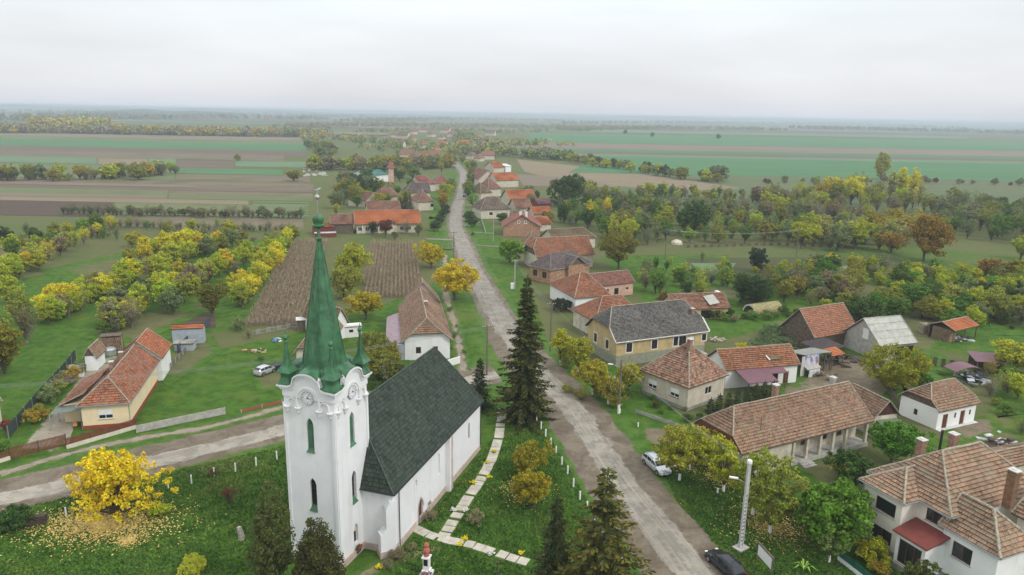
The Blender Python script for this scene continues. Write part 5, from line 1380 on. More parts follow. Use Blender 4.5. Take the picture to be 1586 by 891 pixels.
# long porch house with columns
px0_ = -3
th, fr, L, W = house('house', 'long brown tiled house with columned porch and dark red half hip gable', (1150,704), (1355,652), 9.4, 3.7, 4.0, (.38, 2.6), (1, 0), T_BROWN, M_OLD, ov=.4, row=.4, walls=False)
reg('porch', (th, fr, L, W))
wf = Frame(L2W(fr, 0, .95, 0), fr.a); wall_block(th, wf, L, W-1.9, 3.55, 3.0, (.38, 2.6), (1, 0), M_OLD, ov=.4, gable=plain('gable_red', (.16,.045,.035), .8))
wall_piece(th, fr, -L/2+.4, px0_-.02, -W/2+.4, -W/2+2.4, -.1, 3.8, M_OLD)
mb = MB(fr.M.copy()); mb.prism_y([(0, 0)]*3, 0, .01) if False else None
gq = [(-W/2+.1, 3.72), (W/2-.1, 3.72), (W/2*.62, 5.1), (-W/2*.62, 5.1)]; mb.face([(-L/2+.12, y, z) for y, z in reversed(gq)]); mb.face([(-L/2+.3, y, z) for y, z in gq])
mb.build('gable_boards', plain('gable_red_boards', (.17,.05,.035), .8), th)
for x, k in ((1.2, 'b1'), (5.2, 'b1'), (8.0, 'b1')): opening(th, fr, x, -W/2+2.3, 0, -1, 1, 0, 1.3, .9, 1.3, k)
opening(th, fr, -1.0, -W/2+2.3, 0, -1, 1, 0, 0.5, 1.0, 2.2, 'bd')
for t_ in (-2.2, 1.6): opening(th, fr, -L/2+.4, t_, -1, 0, 0, 1, 1.5, 1.1, 1.4, 'b2+trim')
px0 = -3
pr = wall_piece(th, fr, px0, L/2-.4, -W/2+.25, -W/2+2.4, -.1, .55, M_CONC, 'porch_floor')
for x in (-2.6, -.2, 2.2, 4.6, 7.0, L/2-.8): mb = MB(fr.M.copy()); mb.bx(x-.19, x+.19, -W/2+.35, -W/2+.73, .5, 3.75); mb.bx(x-.25, x+.25, -W/2+.29, -W/2+.79, 3.3, 3.45); mb.build('column', M_OLD, th)
for k in range(4): wall_piece(th, fr, -1.7, .4, -W/2+.25-.4*(k+1), -W/2+.25-.4*k, -.1, .5-.13*k-.1, M_CONC, 'entrance_step')
chimney(th, *lw(fr, -1.2, .9, 0)[:2], 6, 8.9, .65, .65, ang=fr.a); chimney(th, *lw(fr, L/2-1.2, 1.6, 0)[:2], 5, 7.9, .6, .6, ang=fr.a, mat=M_CONC)
mb = MB(); p = lw(fr, -L/2+4.5, -W/2+1.8, 0); mb.tube([(p[0], p[1], 4.6), (p[0], p[1], 7.0)], .025, 5); mb.tube([(p[0]-.5, p[1], 6.7), (p[0]+.5, p[1], 6.7)], .02, 4); mb.tube([(p[0]-.35, p[1], 6.9), (p[0]+.35, p[1], 6.9)], .02, 4); mb.build('antenna', M_DARKMET, th)
# small gabled shed against its far end
th, fr, L, W = house('shed', 'small brown tiled shed with dark red plank gable at the end of the porch house', (1355,648), (1394.8,643), 7.0, 3.0, 2.3, (1, 0), (1, 0), T_BROWN, M_OLD, ov=.3, swap=True, gable=plain('planks_dark_red', (.075,.03,.025), .85), cat='shed')
se = -1 if lw(fr, -L/2, 0, 0)[1] < lw(fr, L/2, 0, 0)[1] else 1
slab_roof(th, [lw(fr, se*(L/2+1.7), -1.6, 2.0), lw(fr, se*(L/2+1.7), 1.8, 2.0), lw(fr, se*(L/2-.3), 1.8, 2.5), lw(fr, se*(L/2-.3), -1.6, 2.5)], .06, plain('mossy_sheet', (.15,.2,.14), .7, dirt=(.3,.1,.06), dirtfac=.9))
for y in (-1.4, 1.6): post(th, lw(fr, se*(L/2+1.6), y, 0), 1.95, .06)
# white hut
th, fr, L, W = house('hut', 'whitewashed hut with brown tiled half hip roof, plank gable and two dark doors', (1455,638.4), (1519,624.6), (1392,611.8), 3.0, 2.9, (.42, 2.2), (.3, 1.6), T_BROWN, M_WHITE, ov=.35, gable=M_WOOD, cat='hut', row=.4,
    openings=(('f', -2.4, 0, 1.1, 2.2, 'bd'), ('f', 1.3, 0, 1.0, 2.2, 'bd'), ('f', -.3, 1.3, .4, .8, 'b1'), ('f', 2.9, 1.3, .4, .8, 'b1'), ('l', .4, 1.0, .6, .9, 'b1')))
pr = wall_piece(th, fr, -L/2+.3, L/2-.2, -W/2-.25, -W/2+.33, -.1, .12, M_CONCW, 'threshold')
# fibre cement barn, plank barn, ruin, barrel shed
th, fr, L, W = house('barn', 'barn with pale grey fibre cement roof and white hatch in its gable', (1363.5,537), (1422,531), 9.5, 3.0, 4.0, (1, 0), (1, 0), M_ASBEST, M_CONC, ov=.4, cat='barn', ridge=M_ASBEST, gable=M_CONC, row=1.6, lift=.02,
    openings=(('f', 1.8, .1, 4.5, 2.3, 'hole'),))
opening(th, fr, -L/2+.35, -.6, -1, 0, 0, 1, 3.2, 1.5, 2.0, 'wd')
th, fr, L, W = house('barn', 'tall barn with patchy orange tiled roof and dark plank gable beside the reeds', (1262,524), (1330,512), 8.5, 3.0, 4.6, (1, 0), (1, 0), tile_mat('tiles_barn', (.46,.19,.11), (.36,.15,.09), (.3,.22,.15), lichfac=.6), M_WOOD, ov=.4, cat='barn')
th, fr, L, W = house('ruin', 'half collapsed outbuilding with sagging mottled tiles and open doorways', (1043,480), (1131,476.7), 7.0, 2.5, 2.6, (1, 0), (1, 0), tile_mat('tiles_ruin', (.40,.155,.095), (.16,.085,.06), (.33,.25,.18), lichfac=.7), M_OCHRE, ov=.35, cat='ruin',
    openings=(('f', 1.2, .1, 2.4, 1.9, 'hole'), ('f', 4.2, .1, .9, 1.8, 'bd'), ('f', 6.2, .9, .6, .6, 'hole')))
wall_piece(th, fr, L/2-.2, L/2+.5, W/2-1.6, W/2+.3, -.1, 4.6, M_WHITE); mb = MB(fr.M @ Matrix.Translation((2.8, -1.9, 3.9)) @ Matrix.Rotation(R(30), 4, 'X') @ Matrix.Rotation(R(12), 4, 'Z')); mb.bx(-1.2, 1.4, -1.3, 1.5, 0, .12); mb.build('fallen_panel', M_ASBEST, th)
a = G(1163,487); b = G(1206,481); dv = (b-a); BF = Frame(((a.x+b.x)/2, (a.y+b.y)/2+1.4, 0), math.atan2(dv.y, dv.x)); th = thing('shelter', BF.c, 'low barrel roofed shelter covered in straw behind the garden hedge', 'shelter')
mb = MB(BF.M.copy()); n = 10; hl = dv.length/2
for i in range(n):
    a0, a1 = math.pi*i/n, math.pi*(i+1)/n
    for r0 in (1.9,): mb.face([(-hl, -r0*math.cos(a0), r0*math.sin(a0)), (-hl, -r0*math.cos(a1), r0*math.sin(a1)), (hl, -r0*math.cos(a1), r0*math.sin(a1)), (hl, -r0*math.cos(a0), r0*math.sin(a0))])
    mb.face([(-hl, -1.75*math.cos(a1), 1.75*math.sin(a1)), (-hl, -1.75*math.cos(a0), 1.75*math.sin(a0)), (hl, -1.75*math.cos(a0), 1.75*math.sin(a0)), (hl, -1.75*math.cos(a1), 1.75*math.sin(a1))])
mb.build('vault', plain('straw_cover', (.30,.27,.13), .95, var=.4, nscale=3, bumps=.5), th)
mb = MB(BF.M.copy()); n = 10
for i in range(n):
    a0, a1 = math.pi*i/n, math.pi*(i+1)/n
    mb.face([(-hl-.05, -1.95*math.cos(a0), 1.95*math.sin(a0)), (-hl-.05, -1.95*math.cos(a1), 1.95*math.sin(a1)), (-hl-.05, -1.6*math.cos(a1), 1.6*math.sin(a1)), (-hl-.05, -1.6*math.cos(a0), 1.6*math.sin(a0))])
mb.build('arch_board', M_CONCW, th); wall_piece(th, BF, hl-.3, hl-.15, -1.7, 1.7, -.1, 1.2, M_WOOD)

# hip roofed pair beyond the ochre house
th, fr, L, W = house('house', 'house with brown and orange hip roof tucked behind the ochre house', (884,478), (922,499), (974,478), 3.6, 3.6, (0, 4.4), (0, 3), T_ORANGE, M_OLD, swap=True)
th, fr, L, W = house('house', 'house whose hip roof is brown on the left and orange on the right', (848.7,438.7), (890,462), (941,454), 3.6, 3.9, (0, 4.8), (0, 3), T_ORANGE, M_WHITE, swap=True)
fr2, L2, W2 = hb(th, (918,444.5), (984,437), 6.5, 3.2, 2.4, (1, 0), (1, 0), tile_mat('tiles_wine', (.33,.13,.1), (.24,.10,.08), (.28,.2,.15), lichfac=.6), M_PINKW, ov=.35, openings=(('f', -1.8, 0, 1.0, 2.1, 'dd'), ('f', 1.0, 0, 1.3, 2.1, 'dd'), ('f', 4.2, 1.5, .8, .5, 'b1')))
mb = MB(fr2.M.copy()); mb.bx(-5.0, -4.5, -W2/2-1.2, -W2/2-.7, -.1, 3.1); mb.build('column', M_PAINTW, th)
# brick house with slate coloured tiles
th, fr, L, W = house('house', 'unplastered orange brick house with slate purple hip roof', (818,410), (852.5,418.7), (940,413), 3.9, 3.3, (0, 4.0), (0, 3.5), T_PURPLE, M_BRICK, swap=True, gutter=M_GUTTER, ridge=plain('ridge_slate', (.2,.17,.16), .9))
se = 1 if (fr.M.to_3x3() @ Vector((1, 0, 0))).x < 0 else -1
for t_ in (-2.0, 1.6): opening(th, fr, se*(L/2-.45), t_, se, 0, 0, 1, 1.2, 1.6, 1.7, 'b2')
ys = -1 if lw(fr, 0, -1, 0)[1] < lw(fr, 0, 1, 0)[1] else 1
cg = Frame(L2W(fr, -se*1.2, ys*(W/2-1.3), 0), fr.a + H90); roof_block(th, cg, 4.6, 6.6, 4.2, 2.4, (1, 0), (1, 0), T_PURPLE); wall_block(th, cg, 4.6, 6.6, 4.2, 2.4, (1, 0), (1, 0), M_BRICK, gable=M_WOOD)
p = lw(fr, se*(L/2-5.5), ys*2.2, 0); mb = MB(); mb.box((p[0], p[1], 6.0), (.15, 2.6, .12), fr.a+.3); mb.build('ridge_slat', M_PAINTW, th) if False else None
# long orange brown one behind it, and mossy ones
house('house', 'long patchy orange tiled house with dark half hip on its street side', (831,399), (922,394), 11, 3.8, 4.6, (.45, 2.2), (1, 0), tile_mat('tiles_patch', (.43,.17,.09), (.33,.13,.075), (.25,.18,.12), lichfac=.6, patch=(.14,.09,.07), patchfac=.5), M_OLD, gable=M_WOOD)
house('barn', 'mossy brown barn roof behind the long patchy orange house', (857,373), (925,368), 9, 3.4, 3.0, (1, 0), (0, 3), T_MOSS, M_OLD, cat='barn')
house('house', 'small orange hip roof behind the round green street tree', (812,378), (838,378), 7, 3.4, 3.2, (0, 3), (0, 3), T_FAR, M_OLD)
# dull red gable of raw brick with two little windows
th, fr, L, W = house('house', 'raw brick gabled house with dull red roof and two white chimney pots', (777,351.5), (839.5,352.5), 14.0, 3.4, 4.4, (1, 0), (1, 0), T_PINK, M_BRICK, swap=True, ov=.6)
se = -1 if lw(fr, -L/2, 0, 0)[1] < lw(fr, L/2, 0, 0)[1] else 1
for y in (-1.1, 1.3): opening(th, fr, se*(L/2-.58), y, se, 0, 0, 1, 4.7, .7, .8, 'w1+trim')
for x, y in ((-2.4, -.5), (-2.4, 1.6)): chimney(th, *lw(fr, se*(L/2+x), y, 0)[:2], 5.5, 8.6, .8, .8, mat=M_PAINTW, ang=fr.a)
house('house', 'grey brown hip roofed house with cream wall beside the road verge', (744,325), (792,323.5), 12.5, 4.0, 4.6, (0, 4.5), (0, 5), tile_mat('tiles_greybrown', (.22,.17,.13), (.18,.14,.11), (.25,.22,.17), lichfac=.6), M_BEIGE, openings=(('f', -2, 1.5, 1.6, 1.3, 'b2+trim'),), ov=.5)
house('barn', 'brown roof with one pale tiled end next to the grey brown hip roof', (798,322.5), (825,321.8), 10, 4.0, 3.6, (1, 0), (1, 0), T_FAR, M_OLD, cat='barn')
house('barn', 'bright orange roof above the pale ended brown roof', (789,309.5), (832,308), 11, 4.0, 4.0, (1, 0), (1, 0), T_NEW, M_OLD, cat='barn')
house('shed', 'flat orange roofed shed right of the pale ended brown roof', (825.5,332), (856,331.5), 10, 3.2, 2.4, (1, 0), (1, 0), T_NEW, M_OLD, cat='shed')
house('shed', 'maroon sheet roofed shed beyond the flat orange shed', (834,316), (856,315), 9, 3.2, 1.8, (1, 0), (1, 0), M_PURPLE, M_MAROON, cat='shed', ridge=None)
house('shed', 'red orange lower roof adjoining the raw brick gable', (826,348), (856,346.5), 10, 2.8, 2.2, (1, 0), (1, 0), T_NEW, M_OLD, cat='shed')
house('barn', 'long far orange roof beyond the brown gables', (769,280), (804.5,278.8), 13, 4.2, 4.2, (1, 0), (1, 0), T_NEW, M_OLD, cat='barn')
house('house', 'far gabled house with pale verges nearest the orange barn', (741,278), (772,277.5), 20, 4.2, 5.4, (1, 0), (1, 0), T_FAR, M_BEIGE, swap=True)
house('house', 'far dark brown hip roof close to the road bend', (744,299), (763,298), 13, 4.2, 4.6, (0, 4), (0, 4), T_MOSS, M_BEIGE)
house('house', 'far reddish brown hip roof right of the dark brown one', (756,293), (778,292), 13, 4.2, 5, (0, 4), (0, 4), T_FAR, M_BEIGE)
house('barn', 'distant orange roof above the long orange barn', (765,260), (782,259.5), 14, 4, 4, (1, 0), (1, 0), T_NEW, M_OLD, cat='barn')
house('barn', 'distant pale roofed hall right of the distant orange roof', (783,258), (793,257.5), 12, 4.5, 1.5, (1, 0), (1, 0), M_PAINTW, M_WHITE, cat='hall', ridge=None)
# left of the road, far cluster
house('house', 'far red hip roof left of the road behind the tall yellow street trees', (649,286), (676,285), 14, 4, 4.2, (1, 0), (0, 4), T_PINK, M_BEIGE)
house('house', 'far red roof corner nearest the road in the left cluster', (672,284), (698,284), 14, 4, 4.8, (0, 5), (0, 5), T_PINK, M_BEIGE)
house('house', 'far grey brown roof in the middle of the left cluster', (627,299), (668,298.5), 14, 4, 4.4, (0, 4), (1, 0), T_PURPLE, M_BEIGE)
house('house', 'far brown hip roof lowest of the left cluster', (647,313), (673,312), 13, 4, 4.6, (0, 5), (0, 4), T_FAR, M_BEIGE, openings=(('f', 3, 1.4, 1.6, 1.5, 'w1'),))
house('barn', 'collapsing brown barn roof with a dark hole left of the cluster', (588,305), (620,304), 13, 3.4, 3.8, (0, 3), (0, 3), T_FAR, M_OLD, cat='barn')
house('barn', 'long low brown roof among the bushes farthest left of the cluster', (537,308), (567,311), 12, 3.2, 3.2, (1, 0), (1, 0), T_FAR, M_OLD, cat='barn')
house('hall', 'far hall with teal green roof and white walls', (568,273), (603,270), 16, 4.5, 2.6, (1, 0), (1, 0), M_TEAL, M_WHITE, cat='hall', ridge=None)
house('house', 'small far red hip roof under the pointed belfry', (601,288), (609,288), 8, 5.0, 1.5, (0, 3), (0, 3), T_PINK, M_PINKW)
p = G(606, 285); th = thing('belfry', p, 'small far belfry with pointed red roof', 'belfry'); mb = MB(); mb.box((p.x, p.y, 5), (3, 3, 10), .2); mb.build('shaft', M_PINKW, th); mb = MB(); mb.lathe([(3.2, 9.8), (.1, 14)], (p.x, p.y, 0), 4, .98); mb.build('roof', T_PINK, th)
# the street seen far off
FARH = []
rgf = random.Random(11)
def far_house_proto(mat, wall):
    o = thing('village_house', (0, -160, 0), None, None); f = Frame((0, -160, 0), 0)
    roof_block(o, f, 14, 9, 3.6, 4.2, (0, 3.5), (1, 0), mat, ridge=None, row=1.2); wall_block(o, f, 14, 9, 3.6, 4.2, (0, 3.5), (1, 0), wall); return o
FP = [far_house_proto(T_FAR, M_BEIGE), far_house_proto(T_FAR, M_OLD), far_house_proto(T_MOSS, M_OLD), far_house_proto(T_NEW, M_WHITE)]
spots = [(640,262),(652,257),(664,252),(672,246),(660,243),(676,240),(645,249),(630,246),(618,228),(630,222),(640,218),(625,215),(655,230),(662,225),(676,233),(684,229),(692,226),(700,223),(668,212),(684,216),(700,212),(712,216),(724,222),(736,226),(748,230),(760,234),(742,216),(756,220),(728,207),(745,206),(640,208),(655,205),(760,210),(600,218),(612,213),(720,236),(716,228),(730,246),(742,250),(754,247),(738,240),(752,240),(690,206),(708,203),(770,226),(775,216),(870,186),(884,185),(868,187),(1010,187),(1230,190),(1120,186),(860,189),(905,189),(1290,192),(1330,193),(950,186)]
spots = [q for i, q in enumerate(spots) if i % 4 != 1 or q[1] < 195 or q[1] > 238]
for i, (u, v) in enumerate(spots):
    o = copy_tree(FP[(0, 1, 2, 0, 0, 3, 2, 1)[i % 8]]); g_ = G(u, v); o.location = (g_.x, g_.y, 0); o.rotation_euler = (0, 0, rgf.choice([1.2, -.3, 1.4, .1])); s = rgf.uniform(.8, 1.15)*(1 if v > 235 else 1.1 if v > 215 else 1.35); o.scale = (s, s, s)
    o.name = 'village_house'; tag(o, 'small distant house along the hazy far end of the village' if v > 195 else 'tiny pale house on the hazy plain near the horizon', 'house', 'distant village houses' if v > 195 else 'houses near the horizon')
# ------------------------------------------------------------------ trees that stand out
# conifers round the church
def place(o, u, v, c, rz=0, s=1, at=None):
    g_ = at or G(u, v); o.location = (g_[0], g_[1], 0); o.rotation_euler = (0, 0, rz); o.scale = (s, s, s)
    for ch_ in o.children:
        ch_.color = (*c, 1)
    return o
place(make_spruce('spruce', 'tallest dark spruce by the road, beside the far end of the church', 'spruce', 1, h=21.6, r=4.9, z0=1.0, step=.5, per=9, size=.5, droop=.5), 812, 652, (.038, .062, .022))
place(make_spruce('spruce', 'small dark spruce between the nave roof and the utility pole', 'spruce', 2, h=8.2, r=2.5, z0=.3, step=.3, per=8, size=.3, droop=.3), 743, 634, (.03, .055, .022))
place(make_spruce('spruce', 'cone laden golden brown topped spruce cut by the bottom edge beside the road', 'spruce', 3, h=15.8, r=5.6, z0=1.0, step=.78, per=10, size=.5, droop=.16, tip=.95, up=True), 0, 0, (.075, .10, .03), at=(7.9, 52.0))
place(make_spruce('spruce', 'dark green spruce left of the cone laden one at the bottom edge', 'spruce', 4, h=11.5, r=3.0, z0=.4, step=.36, per=8, size=.36, droop=.32), 0, 0, (.035, .062, .026), at=(4.2, 55.2))
def bushy(name, label, cat, u, v, c, at=None, **k):
    o = make_tree(name, label, cat, **k); return place(o, u, v, COL[c] if isinstance(c, str) else c, at=at)
bushy('juniper', 'dense dark evergreen tree covering the foot of the church tower', 'evergreen', 0, 0, (.085, .085, .03), at=(-15.6, 52.2), seed=81, h=12.6, r=3.8, z0=.1, clumps=330, each=90, size=.12, crad=.5, shape='cone', fill=.2, limbs=8, trunk_r=.2)
bushy('juniper', 'wispy olive evergreen left of the tower foot', 'evergreen', 0, 0, (.11, .135, .045), at=(-20.3, 54.6), seed=82, h=12.4, r=3.4, z0=.2, clumps=300, each=70, size=.12, crad=.5, shape='cone', fill=.15, limbs=14, trunk_r=.18)
# bright walnut on the lawn, with its fallen leaves
yt = bushy('walnut_tree', 'bright yellow tree shedding leaves on the lawn left of the church', 'tree', 180, 798, (.78, .60, .03), seed=83, h=9.0, r=5.5, z0=.05, clumps=330, each=46, size=.17, crad=.5, shape='dome', fill=.1, limbs=34, trunk_r=.2, extra_twigs=60)
rng = np.random.default_rng(9); c0 = G(185, 800); n = 7000
an = rng.uniform(0, 6.283, n); rr = np.abs(rng.normal(0, 2.9, n)); 
px_ = c0.x - 1.0 + np.cos(an)*rr*1.5; py_ = c0.y - 1.6 + np.sin(an)*rr*.8
P_ = np.stack([px_, py_, rng.uniform(.10, .2, n)], 1); a_ = rng.uniform(0, 6.283, n); s_ = rng.uniform(.06, .13, n)
d1 = np.stack([np.cos(a_)*s_, np.sin(a_)*s_, rng.normal(0, .02, n)], 1); d2 = np.stack([-np.sin(a_)*s_*.7, np.cos(a_)*s_*.7, rng.normal(0, .02, n)], 1)
V_ = np.stack([P_-d1, P_-d2, P_+d1, P_+d2], 1).reshape(-1, 3)
def fallen_mat(name, c1, c2):
    m, t, b = newmat(name); g = NG(t); ge = g.n('ShaderNodeNewGeometry'); g.L(g.mix(ge.outputs['Random Per Island'], c1, c2), b.inputs['Base Color']); b.inputs['Roughness'].default_value = .8; return m
M_FALL = fallen_mat('fallen_leaf', (.70,.55,.16), (.50,.33,.12))
tag(np_mesh('fallen_leaves', V_, np.arange(4*n).reshape(-1, 4), [M_FALL]), kind='stuff')
def leaves_on_ground(u, v, r, n, seed, m=None):
    rng = np.random.default_rng(seed); c0 = G(u, v); an = rng.uniform(0, 6.283, n); rr = np.abs(rng.normal(0, r*.5, n))
    P_ = np.stack([c0.x + np.cos(an)*rr, c0.y + np.sin(an)*rr, rng.uniform(.1, .2, n)], 1); a_ = rng.uniform(0, 6.283, n); s_ = rng.uniform(.05, .11, n)
    d1 = np.stack([np.cos(a_)*s_, np.sin(a_)*s_, 0*a_], 1); d2 = np.stack([-np.sin(a_)*s_*.7, np.cos(a_)*s_*.7, rng.normal(0, .02, n)], 1)
    tag(np_mesh('fallen_leaves', np.stack([P_-d1, P_-d2, P_+d1, P_+d2], 1).reshape(-1, 3), np.arange(4*n).reshape(-1, 4), [m or M_FALL]), kind='stuff')
for u, v, r, n, s in ((1195, 815, 5, 2600, 1), (1120, 740, 4, 1500, 2), (815, 760, 4, 900, 3), (1060, 715, 4, 900, 4), (940, 590, 4, 900, 5), (200, 838, 1.6, 700, 6)): leaves_on_ground(u, v, r, n, s)
bushy('shrub', 'rounded yellow-green shrub alone on the lawn near the bottom edge', 'shrub', 295, 886, (.50, .46, .06), seed=84, h=1.7, r=1.9, z0=.05, clumps=126, each=55, size=0.10, crad=0.26, shape='dome', limbs=5, trunk_r=.05)
bushy('shrub', 'dark green round bush beside the stacked planks at the left edge', 'shrub', 15, 822, (.07, .12, .035), seed=85, h=2.6, r=2.3, z0=.05, clumps=126, each=55, size=0.11, crad=0.34, shape='dome', limbs=5, trunk_r=.05)
bushy('shrub', 'small reddish brown shrub between the white posts and the tree stump', 'shrub', 356, 785, (.20, .10, .06), seed=86, h=2.6, r=1.3, z0=.8, clumps=54, each=18, size=0.09, crad=0.27, shape='vase', limbs=12, trunk_r=.06, extra_twigs=14)
bushy('shrub', 'tiny brown tuft behind a white post on the left lawn', 'shrub', 330, 738, (.16, .13, .05), seed=87, h=1.0, r=.8, z0=.05, clumps=33, each=24, size=0.09, crad=0.20, shape='dome', limbs=4, trunk_r=.03)
bushy('shrub', 'greenish yellow sapling by the right foot of the yellow tree', 'shrub', 250, 798, 'YG', seed=88, h=1.5, r=1.4, z0=.1, clumps=46, each=24, size=0.14, crad=0.27, shape='dome', limbs=5, trunk_r=.04)
# twin ochre trees by the slab path
bushy('maple_tree', 'farther of the two ochre-green trees by the slab path', 'tree', 818, 742, (.30, .235, .03), seed=89, h=5.2, r=2.7, z0=.7, clumps=126, each=55, size=0.16, crad=0.48, shape='round', limbs=9, trunk_r=.11)
bushy('maple_tree', 'nearer of the two ochre-green trees by the slab path', 'tree', 824, 790, (.34, .29, .025), seed=90, h=4.9, r=2.5, z0=.6, clumps=117, each=55, size=0.16, crad=0.45, shape='dome', limbs=9, trunk_r=.11)
# street trees on the right verge
V_T = [(1052,745,7.4,3.6,(.36,.33,.045),'dense yellow-green tree right behind the silver wagon',91,'round',70),
       (1093,722,5.2,2.6,(.30,.30,.045),'yellow-green tree between the wagon tree and the porch house corner',92,'round',50),
       (1120,762,7.0,3.0,(.42,.43,.04),'thin yellow verge tree in front of the red half hip gable',93,'vase',46),
       (1165,798,7.6,3.1,(.30,.33,.04),'loose yellow-green tree left of the concrete lamp pole',94,'tall',52),
       (1192,826,8.8,3.8,(.27,.28,.05),'tall loose tree with whitewashed trunk right of the lamp pole',95,'tall',70),
       (918,612,6.4,3.0,(.42,.36,.04),'yellow tree under the corner of the ochre house nearest the road',96,'round',50),
       (895,580,7.8,3.4,(.36,.36,.045),'tall yellow-green tree beside the ochre house gable',97,'tall',66),
       (868,566,7.0,2.6,(.44,.42,.04),'slim yellow tree right of the tallest spruce',98,'tall',40),
       (942,626,5.0,2.9,(.28,.24,.04),'ochre-green bushy tree left of the leaning pole',99,'dome',46),
       (975,608,5.4,2.9,(.38,.31,.04),'yellow ochre tree between the leaning pole and the pyramid house',100,'round',46)]
for u, v, h, r, c, lab, sd_, shp, nc_ in V_T:
    bushy('street_tree', lab, 'tree', u, v, c, seed=sd_, h=h, r=r, z0=1.2 if shp != 'dome' else .5, clumps=int(nc_*2.2), each=50, size=.17, crad=.5, shape=shp, limbs=12, trunk_r=.13, white=True, extra_twigs=14)
bushy('walnut_tree', 'big green walnut with drooping leaves between the lamp pole and the villa', 'tree', 1278, 846, (.14, .25, .035), seed=101, h=8.2, r=4.4, z0=.8, clumps=210, each=58, size=0.25, crad=0.61, shape='round', limbs=10, trunk_r=.2)
bushy('small_tree', 'small pale green tree with whitewashed trunk in front of the green walnut', 'tree', 1284, 872, (.19, .23, .07), seed=102, h=4.2, r=1.8, z0=1.2, clumps=54, each=31, size=0.14, crad=0.34, shape='vase', limbs=9, trunk_r=.08, white=True)
bushy('green_tree', 'round bright green tree between the porch columns and the villa chimneys', 'tree', 1380, 718, (.12, .24, .03), seed=103, h=6.2, r=4.2, z0=.5, clumps=189, each=55, size=0.20, crad=0.54, shape='dome', limbs=9, trunk_r=.16)
bushy('green_tree', 'deep green tree in front of the porch end beside yellow sprigs', 'tree', 1325, 752, (.075, .12, .03), seed=104, h=4.8, r=3.6, z0=.3, clumps=126, each=49, size=0.18, crad=0.48, shape='dome', limbs=9, trunk_r=.12)
bushy('yellow_sapling', 'yellow sapling with large leaves between the porch and the villa', 'sapling', 1352, 775, (.66, .46, .02), seed=105, h=3.6, r=1.2, z0=1.2, clumps=29, each=13, size=0.24, crad=0.27, shape='tall', limbs=8, trunk_r=.05)
bushy('yellow_sapling', 'yellow leaved branch tree by the porch steps', 'sapling', 1298, 745, (.66, .48, .03), seed=106, h=3.0, r=1.8, z0=1.0, clumps=25, each=14, size=0.22, crad=0.27, shape='vase', limbs=8, trunk_r=.05)
bushy('shrub', 'rounded yellow-green shrub against the villa wall', 'shrub', 1352, 872, (.40, .38, .03), seed=107, h=3.0, r=1.9, z0=.2, clumps=84, each=49, size=0.14, crad=0.34, shape='dome', limbs=6, trunk_r=.05)
bushy('shrub', 'low ochre shrub at the foot of the villa by the green fence', 'shrub', 1360, 890, (.34, .22, .04), seed=108, h=1.5, r=1.2, z0=.1, clumps=54, each=37, size=0.11, crad=0.27, shape='dome', limbs=4, trunk_r=.04)
bushy('holly_tree', 'dense dark green bush in front of the villa at the bottom edge', 'bush', 0, 0, (.10, .125, .03), at=tuple(L2W(VM, 10.6, -3.2).xy), seed=109, h=4.6, r=3.0, z0=.2, clumps=189, each=68, size=0.15, crad=0.41, shape='dome', limbs=6, trunk_r=.1)
bushy('walnut_tree', 'big yellow-green tree in the yard right of the porch house roof', 'tree', 1385, 606, (.27, .28, .025), seed=110, h=7.6, r=5.6, z0=.8, clumps=210, each=55, size=0.22, crad=0.65, shape='round', limbs=12, trunk_r=.18)
bushy('shrub', 'low green bush right of the yard tree above the white hut', 'shrub', 1425, 596, (.09, .18, .03), seed=111, h=2.6, r=2.6, z0=.1, clumps=84, each=37, size=0.17, crad=0.41, shape='dome', limbs=5, trunk_r=.05)
bushy('linden_tree', 'broad golden tree at the left road verge beside the stubble', 'tree', 704, 464, (.62, .47, .03), seed=112, h=9.6, r=6.0, z0=1.0, clumps=190, each=70, size=.26, crad=.9, shape='dome', limbs=12, trunk_r=.24)
bushy('linden_tree', 'smaller orange yellow tree just beyond the broad golden one', 'tree', 668, 415, (.52, .38, .03), seed=113, h=7.6, r=4.0, z0=1.0, clumps=147, each=37, size=0.28, crad=0.68, shape='round', limbs=9, trunk_r=.2)
bushy('willow_tree', 'tall yellow-green tree clump between the two maize fields behind the spire', 'tree', 540, 440, (.40, .39, .04), seed=114, h=12.5, r=6.0, z0=.6, clumps=150, each=70, size=.32, crad=1.1, shape='tall', limbs=12, trunk_r=.26)
bushy('willow_tree', 'second yellow-green tree in front of the tall clump behind the spire', 'tree', 533, 462, (.30, .29, .06), seed=115, h=8.5, r=4.4, z0=.6, clumps=189, each=34, size=0.26, crad=0.68, shape='round', limbs=14, trunk_r=.2, extra_twigs=16)
bushy('walnut_tree', 'ochre yellow tree right of the small hut behind the spire', 'tree', 567, 496, (.44, .34, .03), seed=116, h=7.2, r=4.2, z0=.8, clumps=168, each=43, size=0.22, crad=0.58, shape='dome', limbs=10, trunk_r=.16)
bushy('garden_tree', 'olive bushy tree between the spire and the brown cottage', 'tree', 590, 590, (.23, .22, .04), seed=117, h=6.2, r=4.4, z0=.4, clumps=168, each=37, size=0.20, crad=0.58, shape='dome', limbs=14, trunk_r=.14)
bushy('garden_tree', 'olive green tree just right of the tower cornice', 'tree', 577, 570, (.20, .21, .04), seed=118, h=7.0, r=3.6, z0=.6, clumps=147, each=34, size=0.20, crad=0.54, shape='round', limbs=14, trunk_r=.14)
bushy('round_tree', 'round bright green tree by the road verge beside the twin poles', 'tree', 789, 407, (.17, .29, .03), seed=119, h=8.4, r=4.4, z0=.9, clumps=189, each=43, size=0.28, crad=0.71, shape='round', limbs=8, trunk_r=.22)
